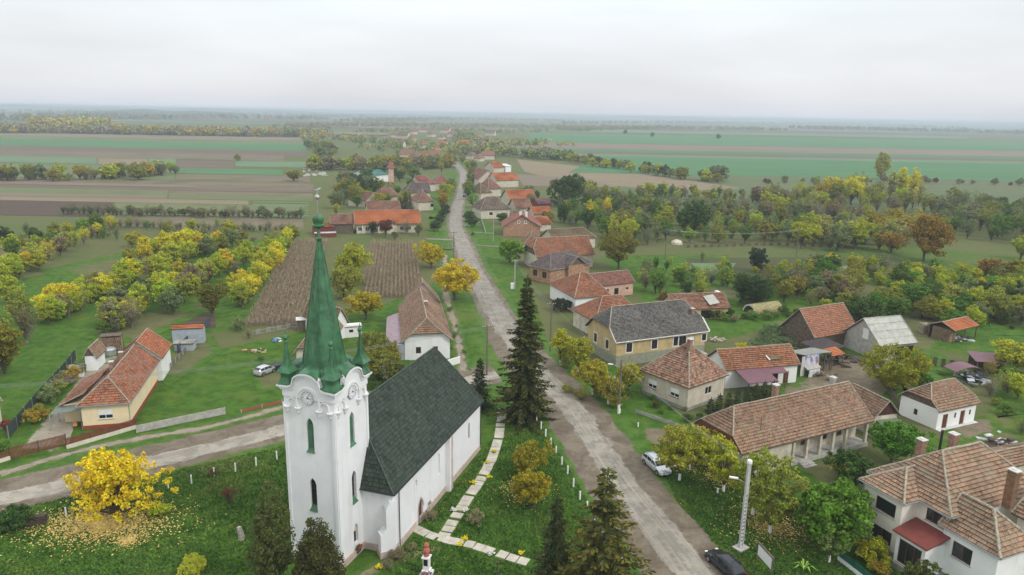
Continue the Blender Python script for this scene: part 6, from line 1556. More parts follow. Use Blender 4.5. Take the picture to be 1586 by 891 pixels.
bushy('walnut_tree', 'spreading olive tree behind the brick house with visible trunk', 'tree', 958, 418, (.22, .20, .035), seed=120, h=11.5, r=6.2, z0=2.2, clumps=231, each=37, size=0.29, crad=0.82, shape='vase', limbs=12, trunk_r=.26)
bushy('black_bush', 'very dark rounded bush at the street corner of the two tone hip roof', 'bush', 868, 482, (.045, .055, .035), seed=121, h=3.6, r=3.0, z0=.2, clumps=105, each=37, size=0.18, crad=0.44, shape='dome', limbs=5, trunk_r=.08)
bushy('oak_tree', 'big orange-brown oak standing alone at the edge of the right meadow', 'tree', 1430, 405, (.30, .20, .035), seed=122, h=14.5, r=7.6, z0=.6, clumps=150, each=70, size=.45, crad=1.6, shape='round', limbs=9, trunk_r=.4)
bushy('round_tree', 'big dark green tree standing behind the village on the right', 'tree', 1072, 366, (.075, .13, .035), seed=123, h=14, r=7.5, z0=.6, clumps=273, each=37, size=0.41, crad=1.09, shape='round', limbs=8, trunk_r=.4)
bushy('round_tree', 'big dark green tree right of the maroon shed beyond the brown gables', 'tree', 880, 318, (.065, .11, .03), seed=124, h=17, r=10, z0=.6, clumps=273, each=31, size=0.55, crad=1.36, shape='round', limbs=8, trunk_r=.4)
bushy('poplar', 'lone pale yellow poplar at the edge of the green plain', 'poplar', 1364, 278, (.40, .36, .06), seed=125, h=20, r=7, z0=1.5, clumps=189, each=24, size=0.74, crad=1.36, shape='tall', limbs=8, trunk_r=.4)
bushy('red_tree', 'dark red tree in front of the bright orange roofed house', 'tree', 597, 368, (.17, .055, .035), seed=126, h=8, r=4, z0=.6, clumps=126, each=27, size=0.26, crad=0.68, shape='round', limbs=12, trunk_r=.16)
for u, v, h, r, c, lab in ((630,362,6,4,'B','brown bare bush before the right half of the orange roofed house'),(648,365,5,3,'GG','grey-green bush at the right end of the orange roofed house'),(577,362,5,3,'D','dark bush at the foot of the orange roofed house left of the red tree'),(612,372,4,4,'GG','low grey bush under the red tree')):
    T(u, v, h, c, 'bare' if c == 'B' else 'broad', lab, wide=1.1)
# dark conifers and garden cypresses
def spruce_small(u, v, h, r, lab, c=(.035,.065,.03), seed=0, at=None, group=None):
    o = place(make_spruce('cypress', lab, 'cypress', seed, h=h, r=r, z0=.1, step=.22, per=8, size=.22, droop=.0, up=True, twig=5), u, v, c, at=at)
    if group: o['group'] = group
    return o
P0 = L2W(PY[1], 0, 0)
for i, (u, v, h, r) in enumerate(((1100,640,2.6,.8),(1113,640,3.3,.8),(1128,634,3.0,.9),(1141,632,3.2,1.0),(1156,627,3.3,1.0),(1170,622,3.2,1.0),(1183,618,3.2,1.0),(1197,615,3.0,1.0))):
    spruce_small(u, v, h, r, 'dark cypress of the hedge behind the porch house', seed=130+i, group='cypresses of the hedge by the pyramid house')
for i, (u, v, h) in enumerate(((628,336,11),(636,338,9.5),(620,334,8))): spruce_small(u, v, h, 3.4, ('tallest', 'middle', 'smallest')[i] + ' dark fir just right behind the orange roof', seed=140+i)
# ------------------------------------------------------------------ orchard left
ORL = "orchard fruit trees on the left"
O1 = [(57,378,6,'DG'),(10,388,7,'D'),(22,400,5,'G'),(130,366,6,'LG'),(150,362,7,'G'),(78,384,5,'G'),(185,400,5,'O'),(25,428,6,'YG'),(8,448,6,'YG'),(50,440,6,'YG'),(78,432,5.5,'Y'),(60,420,5.5,'YG'),(100,415,6,'GG'),
      (118,404,6,'YG'),(142,396,7,'OG'),(160,388,7,'YG'),(128,420,5.5,'GG'),(205,384,5,'O'),(230,398,6,'YG'),(258,402,8,'Y'),(283,396,8,'Y'),(268,414,7,'YG'),(300,390,7,'YG'),(318,398,6,'GG'),(335,404,6,'YG'),(345,392,6,'OG'),(360,384,6,'GG'),(375,378,5,'OG'),
      (90,484,6,'Y'),(76,496,5.5,'Y'),(112,480,6,'YG'),(130,470,6,'YG'),(150,462,6,'OG'),(170,452,5.5,'B'),(188,446,6.5,'YG'),(205,440,6.5,'YG'),(222,436,6,'B'),(240,432,6,'YG'),(166,492,6,'YG'),(186,486,6,'GG'),(206,474,6,'YG'),(226,468,5.5,'GG'),(246,466,6,'Y'),(258,480,6.5,'YG'),
      (280,440,6,'YG'),(292,432,6.5,'Y'),(310,424,6,'GG'),(205,508,6,'B'),(228,502,6,'GG'),(250,494,6,'YG'),(268,488,5.5,'GG'),(286,470,6,'OG'),(300,456,6,'YG'),(322,438,6,'YG'),(385,470,6.5,'Y'),(376,456,6,'Y'),(395,448,6,'YG'),(408,436,6,'Y'),(412,420,6,'YG'),(425,410,6.5,'Y'),(433,398,6,'YG'),(440,388,6,'YG'),(420,392,5.5,'OG'),
      (330,456,5,'GG'),(350,440,5,'B'),(365,425,4,'B'),(356,470,6,'YG'),(30,500,6,'OG'),(12,470,6,'YG'),(140,446,5,'B'),(110,448,5,'DG'),(60,464,5,'G'),(175,424,4.5,'B'),(160,520,3,'G'),(180,515,3,'GG')]
BANDS = [((-10,446),(182,352),24), ((72,503),(338,384),36), ((162,514),(442,377),38), ((372,480),(454,372),18), ((236,520),(330,474),5), ((20,400),(110,366),8), ((205,410),(360,372),14)]
def band_dist(u, v):
    best = 1e9
    for a, b_, n_ in BANDS:
        dx, dy = b_[0]-a[0], b_[1]-a[1]; t_ = max(0, min(1, ((u-a[0])*dx+(v-a[1])*dy)/(dx*dx+dy*dy))); best = min(best, math.hypot(u-a[0]-dx*t_, v-a[1]-dy*t_))
    return best
O1 = [q for q in O1 if band_dist(q[0], q[1]) < 15 or q[1] < 388 or q[0] < 35]
for u, v, h, c in O1: T(u, v, h*1.12, c, 'bare' if c == 'B' else 'orch', 'fruit tree in the orchard left of the maize', ORL, wide=1.12, lab_auto=1)
for u, v, h, c in O1:
    if _tr.random() < .12: T(u+_tr.uniform(8, 14), v-_tr.uniform(3, 7), h*_tr.uniform(.7, 1.0), _tr.choice([c, c, 'YG', 'GG', 'OG']), _tr.choice(['orch', 'orch', 'bare']), '', ORL, wide=1.12, lab_auto=1)
wood([(0,372),(110,350),(330,352),(460,365),(455,378),(300,372),(100,380),(0,392)], 30, (3,5.5), ['GG','G','YG','B','LG','OG'], ['orch','bush','thin'], '', 'scrub at the back of the orchard', 60, 4)
for (a, b_, n_) in BANDS:
    for i in range(n_):
        f = (i + _tr.uniform(.1, .9))/n_; u, v = a[0]+(b_[0]-a[0])*f, a[1]+(b_[1]-a[1])*f
        if 228 < u < 335 and v > 470: continue
        T(u+_tr.uniform(-5, 5), v+_tr.uniform(-4, 4), _tr.uniform(4.4, 7.4), _tr.choice(['YG','YG','Y','YG','OG','YG','B']), _tr.choice(['orch','orch','orch','orch','bare']), '', ORL, wide=1.05, lab_auto=1)
T(330, 492, 9.0, (.17,.16,.035), 'broad', 'large dark olive tree above the dark ploughed plot', wide=1.15)
T(42, 532, 9.0, (.20,.17,.07), 'bare', 'brownish half bare tree near the left edge', wide=1.3); T(8, 580, 9.5, (.26,.22,.03), 'broad', 'dark ochre tree cut by the left edge')
T(-10, 540, 8, 'OG', 'orch', 'olive tree just inside the left edge behind the ochre one')
for i in range(34): T(170+i*8.6+_tr.uniform(-3,3), 353+_tr.uniform(-2,2)+i*.18, _tr.uniform(3.0,4.4), _tr.choice(['B','GG','B','OG']), 'bare', '', 'row of saplings beyond the orchard', wide=1.3, lab_auto=1)
for i in range(50): T(100+i*7.5+_tr.uniform(-3,3), 333+_tr.uniform(-2,1)+i*.13, _tr.uniform(3.2,5.4), _tr.choice(['GG','GG','DG','B']), _tr.choice(['bare','thin','orch']), '', 'long tree row across the fields', wide=1.35, lab_auto=1)
for i, (u, v) in enumerate(((100,600),(88,612),(76,624),(62,640),(50,655),(112,590),(124,582),(98,590),(70,650))): T(u, v, _tr.uniform(1.8,2.8), _tr.choice(['OG','B','GG','O']), 'bush', '', 'bushes along the gravel drive', lab_auto=1)
T(10, 668, 2.2, 'RB', 'bush', 'reddish bush inside the brown slatted fence at the left edge'); T(2, 700, 2, 'G', 'bush', 'green bush inside the fence at the left edge')
T(385, 525, 2.5, 'B', 'bare', 'small bare bush on the lawn left of the tower'); T(372, 512, 3, 'GG', 'bush', 'grey bush beyond the lawn left of the tower')
T(405, 560, 1.2, 'G', 'bush', 'low green weeds beside the hatchback left of the tower')
# ------------------------------------------------------------------ left plain
belt([(-60,280),(40,279),(160,277),(268,270)], 64, 9, (6,11), ['OG','O','YG','GG','GG','B','WY', 'OG'], ['far','broad','bush','broad'], 'autumn tree in the belt across the left fields', 'tree belt across the left fields', 21)
T(12, 279, 11, 'Y', 'broad', 'yellow orange tree at the left end of the field belt', wide=1.3); T(214, 279, 11, 'OG', 'broad', 'roundest olive yellow tree at the right end of the field belt', wide=1.4)
T(455, 281, 9, 'OG', 'broad', 'olive yellow bush near the glasshouse scraps left of the village', wide=1.6); T(368, 250, 7, 'OG', 'far', 'single yellowish bush between the left fields')
belt([(490,262),(560,262),(640,262),(700,258)], 52, 14, (8,13), ['OG','O','GG','YG','B'], ['far'], 'tree of the belt behind the left village cluster', 'belt behind the left village cluster', 22)
belt([(480,246),(520,243),(480,230)], 8, 10, (8,14), ['GG','OG'], ['far'], 'grey-green tree at the far end of the left fields', 'trees at the end of the left fields', 23)
wood([(470,345),(545,330),(560,300),(640,292),(650,320),(560,322),(505,345)], 34, (5,9), ['DG','G','OG','YG','GG','O'], ['broad','bush','thin'], 'garden tree among the far barns left of the road', 'garden trees left of the road', 24, 5)
wood([(520,330),(530,290),(575,285),(600,300),(560,318)], 16, (8,12), ['DG','D','OG','GG'], ['broad'], 'darker tree beyond the barns left of the road', 'dark trees beyond the left barns', 25, 6)
wood([(610,285),(640,280),(655,270),(600,268),(560,282)], 10, (7,10), ['G','DG','OG'], ['broad','far'], 'green tree round the far belfry', 'green trees round the far belfry', 26, 6)
for u, v, h, c in ((688,318,11,'OG'),(692,310,11,'YG'),(696,302,10,'OG'),(684,326,10,'O'),(700,296,8,'GG')): T(u, v, h, c, 'broad', 'yellowish street tree left of the road by the far cluster', 'street trees left of the road')
for u, v, h, c in ((727,310,9,'G'),(732,322,8,'LG'),(724,298,8,'OG'),(728,286,8,'G'),(731,276,9,'OG'),(724,262,9,'YG'),(716,254,9,'OG'),(734,266,10,'GG'),(690,262,9,'OG'),(684,268,9,'O'),(676,258,10,'GG'),(704,244,9,'OG')): T(u, v, h, c, 'broad', '', 'street trees of the far road', lab_auto=1)
for u, v, h in ((727,343,4),(731,352,4.5),(726,336,3)): T(u, v, h, 'D', 'bush', 'dark round bush on the verge by the grey brown hip roof', 'dark bushes on the right verge', wide=1.1)
T(733, 365, 1.6, 'DG', 'bush', 'low dark shrub alone on the right verge')
for i in range(7): T(673+i*3.2, 358-i*5.2, 4, 'D', 'bush', 'clipped dark hedge bush left of the road', 'hedge left of the road')
# ------------------------------------------------------------------ village gardens right
wood([(760,345),(800,340),(800,300),(860,292),(850,330),(870,350),(830,360)], 22, (4,7), ['GG','DG','OG','B','D'], ['broad','bush','bare'], 'garden tree between the far roofs right of the road', 'garden trees between the right roofs', 31, 4)
wood([(860,345),(900,330),(1000,330),(1050,345),(1040,375),(960,385),(900,360)], 46, (7,11), ['GG','DG','OG','G','YG','B'], ['broad','broad','thin','bare'], 'garden tree beyond the right row of houses', 'garden trees beyond the right houses', 32, 5.5)
T(914, 352, 11, 'Y', 'pop', 'slim bright yellow tree left of the pair beyond the orange roofs', wide=.9); T(940, 350, 12, (.66,.5,.05), 'pop', 'slim golden tree right of the pair beyond the orange roofs', wide=1.0)
wood([(1050,350),(1200,352),(1330,372),(1330,384),(1200,378),(1060,378)], 40, (5,9), ['YG','G','OG','LG','GG'], ['broad','orch','thin'], 'bush along the lane beyond the garden plots', 'trees along the lane beyond the garden plots', 33, 4.5)
wood([(1220,385),(1280,360),(1400,350),(1480,370),(1330,392)], 30, (7,11), ['YG','OG','O','GG','WY'], ['broad','broad','thin'], 'yellowish tree at the meadow edge', 'yellowish trees at the meadow edge', 34, 7)
belt([(930,322),(1010,330),(1120,336),(1230,342),(1330,345)], 84, 18, (6,11), ['GG','B','GG','OG','DG'], ['broad','bare','bare','thin'], 'greyish tree in the long belt on the right', 'long greyish belt on the right', 35)
belt([(880,300),(960,306),(1040,306),(1140,312),(1230,318)], 64, 14, (5,9), ['OG','GG','YG','G','B'], ['thin','broad','bush'], 'tree in the belt under the stubble slope', 'belt under the stubble slope', 36)
wood([(1160,312),(1260,296),(1420,298),(1450,335),(1300,345),(1180,335)], 62, (7,12), ['OG','YG','GG','YG','OG','B','WY'], ['broad','broad','thin'], 'tall autumn tree of the wood beyond the right meadow', 'wood beyond the right meadow', 37, 8)
for u, v, h, c in ((1318,318,17,'Y'),(1300,322,15,'OG'),(1290,312,15,'Y'),(1275,318,13,'O'),(1395,312,20,'Y'),(1412,310,19,'Y'),(1380,312,18,'WY'),(1330,300,14,'WY')): T(u, v, h, c, 'broad' if c in ('O','OG','OR') or u < 1350 else 'pop', '', 'golden trees beside the lone poplar', wide=1.2, lab_auto=1)
wood([(1440,345),(1480,318),(1600,330),(1660,372),(1600,385),(1500,372)], 70, (6,11), ['GG','DG','GG','G','OG'], ['broad','broad','bare'], 'grey-green tree of the thicket at the right edge', 'thicket at the right edge', 38, 7)
for u, v, h, c, l in ((1380,392,9,'OR','orange brown tree left of the lone oak'),(1362,388,8,'O','ochre tree farther left of the lone oak'),(1530,438,9,(.3,.19,.05),'copper tree right of the lone oak near the meadow dip'),(1575,440,9,'OG','olive tree at the right edge below the meadow'),(1580,402,9,'YG','yellow-green tree at the right edge of the meadow'),(1262,368,10,'YG','round yellow-green tree above the garden plots'),(1240,374,9,'OG','olive round tree left of the yellow-green one above the plots'),(1508,352,11,'B','brownish tree beyond the right meadow thicket')): T(u, v, h, c, 'broad', l, wide=1.2)
belt([(850,246),(890,250),(930,258),(1000,268),(1060,278),(1120,282)], 40, 14, (5,10), ['GG','OG','DG','YG'], ['far'], 'bushy tree along the stubble slope', 'trees along the stubble slope', 39)
T(1055, 277, 9, 'D', 'broad', 'dark round tree on the near edge of the green plain', wide=1.2); T(1110, 280, 12, 'GG', 'broad', 'wide grey bushy tree on the near edge of the green plain', wide=1.8); T(1088, 280, 10, 'GG', 'broad', 'smaller grey tree left of the wide grey one', wide=1.3)
belt([(1180,284),(1300,284),(1450,284),(1600,288)], 26, 6, (3,6), ['B','GG','RB'], ['far'], 'scrubby bush on the far edge of the grey meadow', 'scrub at the edge of the grey meadow', 40)
for u, v in ((1010,213),(1112,216),(968,208),(1385,195)): T(u, v, 12, 'D', 'far', 'single dark tree far out on the green plain', 'single trees on the green plain')
# right middle gardens
wood([(985,440),(1050,425),(1130,430),(1140,448),(1040,452),(1000,462)], 14, (4,7), ['LG','G','YG','B','GG'], ['orch','thin','bare'], 'small fruit tree behind the pink walled wing', 'fruit trees behind the pink walled wing', 41, 4)
wood([(1140,452),(1220,440),(1290,430),(1330,455),(1260,475),(1180,470)], 34, (4.5,8), ['DG','G','B','GG','G','OG'], ['broad','broad','bare'], 'garden tree behind the barrel shelter', 'garden trees behind the barrel shelter', 42, 4)
wood([(1190,430),(1330,440),(1440,452),(1586,470),(1586,440),(1400,425),(1250,422)], 74, (4,7), ['YG','Y','G','OG','LG','GG','YG'], ['broad','orch','orch','thin'], 'yellow-green tree of the orchard behind the barns', 'orchard behind the barns', 43, 4)
wood([(1310,520),(1345,490),(1430,480),(1440,500),(1380,497),(1335,505)], 14, (6,9), ['OG','DG','G'], ['broad'], 'olive green tree between the plank barn and the grey barn', 'trees between the two barns', 44, 4)
wood([(1430,496),(1586,506),(1620,520),(1620,470),(1480,466)], 34, (5,8), ['YG','OG','G','GG','DG'], ['broad','orch'], 'tree behind the woodshed', 'trees behind the woodshed', 45, 4)
wood([(1540,600),(1586,560),(1640,600),(1640,640),(1560,650)], 14, (3.5,6), ['YG','OG','O','G'], ['orch','bush','bare'], 'garden tree right of the maroon sheds', 'garden trees right of the maroon sheds', 46, 3)
T(1565, 578, 6.5, 'YG', 'orch', 'yellow-green round tree touching the maroon shed', wide=1.4); T(1172, 422, 8, (.045,.06,.035), 'broad', 'almost black round tree behind the garden plots')
T(1165, 476, 8.5, 'D', 'broad', 'big dark green tree behind the ruin', wide=1.2); T(1150, 470, 8, 'DG', 'broad', 'deep green tree directly behind the ruin', wide=1.2)
T(1028, 478, 4.5, (.24,.13,.045), 'orch', 'russet bush between the pink wing and the ruin', wide=1.1); T(1234, 424, 5, 'YG', 'thin', 'light yellow tree by the garden power pole'); T(1118, 428, 5.5, 'YG', 'orch', 'yellow tree in the garden plots left'); T(1015, 455, 7.5, 'LG', 'thin', 'light green slender tree left of the garden pole', wide=1.3); T(1085, 462, 6, 'YG', 'thin', 'yellowish slender tree behind the ruin')
bushy('forsythia_bush', 'bright yellow bush on the lawn above the rust brown range', 'bush', 1150, 547, (.62, .48, .02), seed=150, h=1.9, r=2.0, z0=.05, clumps=84, each=37, size=0.13, crad=0.31, shape='dome', limbs=4, trunk_r=.04)
wood([(1165,552),(1225,545),(1232,512),(1185,518)], 26, (5.5,8), [(.17,.22,.12),(.15,.2,.1)], ['bush'], 'tall grey-green reed clump by the plank barn', 'reeds by the plank barn', 47, 1.3)
wood([(1110,500),(1180,498),(1230,492),(1235,484),(1180,488),(1100,492)], 14, (4,7), ['G','B','DG'], ['bush'], 'low hedge bush below the ruin', 'hedge below the ruin', 48, 2)
wood([(1240,540),(1262,530),(1268,524),(1240,520)], 5, (6,8), ['OG','O'], ['bush'], 'ochre bush before the plank barn', 'bushes before the plank barn', 49, 1.6)
wood([(865,598),(905,640),(960,640),(985,622),(900,560),(862,556)], 10, (3.5,6), ['YG','OG','G'], ['bush'], 'bush under the verge trees by the ochre house', 'bushes under the verge trees', 50, 2.5)
wood([(700,560),(690,480),(702,470),(720,548)], 5, (2,4), ['G','LG'], ['bush'], 'low green bush along the cottage side', 'bushes beside the brown cottage', 51, 3)
wood([(1010,640),(1060,655),(1090,650),(1080,635),(1010,618)], 7, (2.5,4), ['G','DG','B'], ['bush'], 'low bush below the pyramid house wall', 'bushes below the pyramid house', 52, 2)
wood([(590,548),(640,610),(600,615),(560,600)], 6, (3.5,5.5), ['OG','GG','DG'], ['broad','bush'], 'garden bush between the tower and the brown cottage', 'garden bushes behind the tower', 53, 2)
wood([(985,430),(1060,398),(1210,430),(1330,448),(1300,470),(1130,452),(1040,470),(990,460)], 30, (2.5,5.5), ['GG','G','YG','B','OG','DG'], ['bush','orch','thin'], '', 'garden shrubs right of the pink wing', 61, 3)
wood([(1290,500),(1586,520),(1600,470),(1440,450),(1250,450)], 36, (3,6.5), ['GG','G','YG','B','OG','DG'], ['bush','orch','broad'], '', 'undergrowth behind the woodshed', 62, 3)
wood([(1040,352),(1230,345),(1420,360),(1430,385),(1250,372),(1050,372)], 34, (3,7), ['GG','G','YG','LG','OG','WY'], ['bush','orch','thin'], '', 'shrubs beyond the garden plots', 63, 4)
wood([(930,322),(1330,330),(1340,352),(1000,350)], 34, (4,8), ['GG','B','OG','GG','WY'], ['bare','broad','bush'], '', 'grey scrub of the right belt', 64, 4)
wood([(1530,560),(1640,540),(1680,700),(1590,690),(1520,630)], 16, (2,4.5), ['OG','B','O','G','GG'], ['bush','bare'], '', 'scrub right of the white hut', 65, 2.5)
wood([(1000,300),(1150,296),(1250,300),(1300,312),(1040,318)], 26, (4,8), ['GG','YG','OG','B'], ['broad','bush'], '', 'scrub below the stubble slope', 66, 5)
# stubby pot plants by church
for u, v, c, l in ((735,812,'B','low brown bush at the path fork'),(655,790,'B','ochre bush beside the church side door')): T(u, v, 1.8, c, 'bush', l)
# banana like seedling on the right lawn
rng = np.random.default_rng(3); p = G(1245, 883); mb = MB()
for k in range(9):
    a = k*.7; L_ = .8 + .3*(k % 3); d = Vector((math.cos(a), math.sin(a), 0)); s_ = Vector((-d.y, d.x, 0))*.09
    P_ = [p + Vector((0,0,.1)), p + d*L_*.5 + Vector((0,0,.75)), p + d*L_ + Vector((0,0,.45))]
    mb.face([P_[0]-s_*.4, P_[0]+s_*.4, P_[1]+s_, P_[1]-s_]); mb.face([P_[1]-s_, P_[1]+s_, P_[2]])
o = mb.build('seedling', plain('seedling_green', (.25,.42,.06), .6), None); tag(o, 'long leaved light green seedling alone on the lawn by the notice board', 'plant')
# ------------------------------------------------------------------ far woods that read as masses
far_wood('far_woods', [[(-120,206),(60,206),(200,208),(330,210),(480,212)]], 420, 30, (9,17), ['OG','O','GG','B'], 201)
far_wood('far_woods', [[(60,200),(110,199),(160,200)]], 50, 25, (16,26), ['YG','O'], 202)
far_wood('far_woods', [[(520,216),(600,222),(660,236),(690,240)], [(700,236),(760,226),(800,224),(860,226)], [(560,206),(680,200),(780,206),(840,204)]], 330, 60, (6,10), ['OG','GG','G','WY'], 203)
far_wood('far_woods', [[(730,240),(800,244),(860,246)], [(716,228),(724,216),(710,205)]], 170, 30, (7,11), ['OG','GG','G'], 204)
far_wood('far_woods', [[(450,198),(640,196),(800,198),(960,200)], [(880,203),(1000,200),(1200,202)]], 500, 60, (8,15), ['GG','B','OG'], 205)
far_wood('far_woods', [[(860,192),(1100,191),(1300,193),(1500,200)], [(1250,200),(1400,203),(1586,208)], [(1000,187),(1250,188),(1600,197)]], 800, 120, (10,18), ['GG','B','DG'], 206)
far_wood('far_woods', [[(-100,186),(100,186),(300,184),(500,186)], [(150,180),(260,179),(380,181)], [(0,174),(300,175),(560,182)]], 700, 150, (12,22), ['GG','DG','B'], 207)
far_wood('far_woods', [[(560,190),(700,186),(860,188)], [(500,181),(740,182),(960,184)]], 500, 150, (12,20), ['GG','B','OG'], 208)
# ------------------------------------------------------------------ maize
def maize(px, ang_px, label, seed, h=2.0, spacing=1.0):
    W = [G(*p) for p in px]; d = (G(*ang_px[1]) - G(*ang_px[0])).xy.normalized(); n = Vector((-d.y, d.x)); c0 = W[0].xy
    L = [((w_.xy-c0).dot(d), (w_.xy-c0).dot(n)) for w_ in W]; rng = np.random.default_rng(seed)
    s0, s1 = min(a for a, b in L), max(a for a, b in L); t0, t1 = min(b for a, b in L), max(b for a, b in L)
    def inside(x, y):
        r_ = np.zeros(x.shape, bool); j = len(L)-1
        for i in range(len(L)):
            (xi, yi), (xj, yj) = L[i], L[j]; cnd = ((yi > y) != (yj > y)) & (x < (xj-xi)*(y-yi)/((yj-yi)+1e-9)+xi); r_ ^= cnd; j = i
        return r_
    S_, T_ = np.meshgrid(np.arange(s0, s1, .34), np.arange(t0, t1, spacing)); S_ = S_.ravel() + rng.normal(0, .06, S_.size); T_ = T_.ravel() + rng.normal(0, .04, S_.size)
    k = inside(S_, T_) & (rng.uniform(0, 1, S_.size) > .05); S_, T_ = S_[k], T_[k]; N = len(S_)
    X = c0.x + d.x*S_ + n.x*T_; Y = c0.y + d.y*S_ + n.y*T_; H_ = h*rng.uniform(.65, 1.1, N); V = []
    base = np.stack([X, Y, np.zeros(N)], 1); lean = rng.normal(0, .22, (N, 3)); lean[:, 2] = 0; top = base + lean; top[:, 2] = H_
    a = rng.uniform(0, 6.28, N); w_ = np.stack([np.cos(a), np.sin(a), 0*a], 1)*.035
    V.append(np.stack([base-w_, base+w_, top+w_*.4, top-w_*.4], 1))
    for q in range(4):
        f = rng.uniform(.25, .95, N)[:, None]; p = base*(1-f) + top*f; a = rng.uniform(0, 6.28, N); dr = np.stack([np.cos(a), np.sin(a), rng.uniform(-.9, .4, N)], 1)*rng.uniform(.3, .65, N)[:, None]
        sd_ = np.stack([-np.sin(a), np.cos(a), 0*a], 1)*.05; V.append(np.stack([p-sd_, p+sd_, p+dr+sd_*.3, p+dr-sd_*.3], 1))
    V = np.concatenate(V).reshape(-1, 3)
    m = fallen_mat('dry_maize_leaf', (.38,.30,.195), (.21,.165,.10))
    o = np_mesh('dry_maize', V, np.arange(len(V)).reshape(-1, 4), [m]); tag(o, kind='stuff')
    psheet('maize_soil', px, .03, field_mat('maize_soil', (.14,.11,.07), (.115,.09,.055), .8, 0, .05, .3))
maize([(380,506),(428,418),(458,374),(506,374),(492,440),(476,504)], ((400,506),(452,400)), '', 1)
maize([(563,462),(565,400),(575,377),(640,377),(652,420),(659,462)], ((610,462),(612,380)), '', 2)
# ------------------------------------------------------------------ posts, slabs, fences
def wpost(u, v, label, group, h=1.15):
    p = G(u, v); mb = MB(); r_ = .075; mb.box((p.x, p.y, h/2-.05), (.15, .15, h+.1), .5); mb.lathe([(.106, h), (.03, h+.06)], (p.x, p.y, 0), 4, .5+math.pi/4)
    o = mb.build('fence_post', M_PAINTW); return tag(o, label, 'post', group)
for u, v in ((831,653),(838,665),(845,677),(853,691),(861,704),(870,721),(879,735),(888,755),(898,775),(909,791),(921,813),(933,833),(947,856),(962,880)): wpost(u, v, 'white post of the row between the church lawn and the road', 'white posts along the road')
for u, v in ((103,801),(261,757),(297,750),(332,738),(365,731),(397,722),(429,712)): wpost(u, v, 'white post of the row across the lawn left of the church', 'white posts left of the church')
for u, v in ((960,640),(952,588),(988,662),(1068,728),(1111,765),(1043,702)): wpost(u, v, 'short white painted stake on the verge right of the road', 'white stakes on the right verge', .7)
def fence(name, label, px, h, mat, post_mat, step=2.5, base=None, base_h=.35, slat=None, cat='fence', z=0.0, gap=.0, thick=.04):
    W = [G(*p) for p in px]; th = thing(name, (W[0].x, W[0].y, 0), label, cat); pan = MB(); pos = []; bs = MB()
    for a, b in zip(W, W[1:]):
        L = (b-a).length; d = (b-a)/L; an = math.atan2(d.y, d.x); n = max(1, round(L/step))
        for i in range(n):
            c = a + d*L*(i+.5)/n; seg = L/n - .12; z0 = base_h if base else .06
            if slat:
                m_ = int(seg/slat)
                for k in range(m_): q = c + d*(-seg/2 + (k+.5)*seg/m_); pan.box((q.x, q.y, z0 + (h-z0)/2), (slat*.68, thick, h-z0), an)
                for zz in (z0+.15, h-.2): pan.box((c.x, c.y, zz), (seg, thick*1.7, .06), an)
            else: pan.box((c.x, c.y, z0+(h-z0)/2), (seg, thick, h-z0), an)
            if base: bs.box((c.x, c.y, base_h/2-.05), (L/n+.01, .22, base_h+.1), an)
        for i in range(n+1): pos.append((a + d*L*i/n, an))
    pan.build('panel', mat, th)
    if base: bs.build('base_wall', base, th)
    for p, an in pos: mb = MB(); mb.box((p.x, p.y, h/2), (.1, .1, h+.1), an); mb.build('post', post_mat, th)
    return th
M_FCRM = plain('fence_base_cream', (.62,.57,.47), .85, var=.1)
fence('slatted_fence', 'brown slatted fence on a cream base before the cream farmhouse', [(103,696),(211,664)], 1.45, M_BROWNFENCE, M_BROWNFENCE, 2.6, M_FCRM, .55, .13)
fence('gate', 'brown slatted double gate left of the cream based fence', [(16,712),(103,690)], 1.6, M_BROWNFENCE, M_DARKMET, 3.4, slat=.13, cat='gate')
fence('slatted_fence', 'brown slatted fence on a white base at the left edge', [(-90,745),(16,712)], 1.3, M_BROWNFENCE, M_BROWNFENCE, 2.6, M_FCRM, .5, .13)
fence('concrete_fence', 'mossy concrete panel fence right of the cream farmhouse', [(212,671),(349,642)], 1.1, M_CONC, M_CONC, 2.2, thick=.08)
fence('board_fence', 'low reddish board fence between the concrete fence and the tower', [(374,640),(437,624)], .5, plain('board_red', (.30,.10,.06), .8), M_CONC, 3)
fence('net_fence', 'dark green net fence along the back of the gravel drive', [(14,680),(62,622),(104,575),(118,556)], 1.8, plain('shade_net', (.045,.065,.06), .9), M_METAL, 3)
fence('board_fence', 'dark blue-grey board fence beside the bluish shed', [(276,548),(325,503)], 1.7, plain('board_blue', (.07,.09,.11), .8), M_DARKMET, 2.2)
fence('wire_fence', 'low grey fence along the right wall of the cream farmhouse', [(247,590),(289,545)], 1.0, plain('old_net', (.16,.16,.14), .9), M_CONC, 2.2, slat=.5)
fence('pole_gate', 'rough pole gate at the upper side of the yard', [(1440,566),(1480,573)], 1.7, M_WOOD, M_WOOD, 3, slat=1.0)
fence('green_fence', 'green lattice fence on a white base in front of the villa', [(1298,868),(1345,905),(1400,950)], 1.2, plain('fence_green', (.02,.12,.08), .5), plain('fence_green_post', (.02,.1,.07), .5), 2.2, M_PAINTW, .5, .1)
fence('garden_wall', 'short whitewashed garden wall right of the brown cottage', [(686,571),(712,563)], 1.3, M_WHITE, M_WHITE, 3, thick=.2, cat='wall')
fence('board_fence', 'old grey board fence below the street side of the ochre house', [(985,640),(1066,668)], .6, M_CONC, M_CONC, 2.5)
fence('plank_fence', 'weathered plank fence right of the white hut', [(1500,668),(1586,700)], 1.2, M_WOOD, M_WOOD, 2.4, slat=.3) if False else None
fence('plank_fence', 'weathered plank fence running behind the yard tree', [(1395,640),(1370,600),(1350,575)], 1.4, M_WOOD, M_WOOD, 2.4, slat=.28)
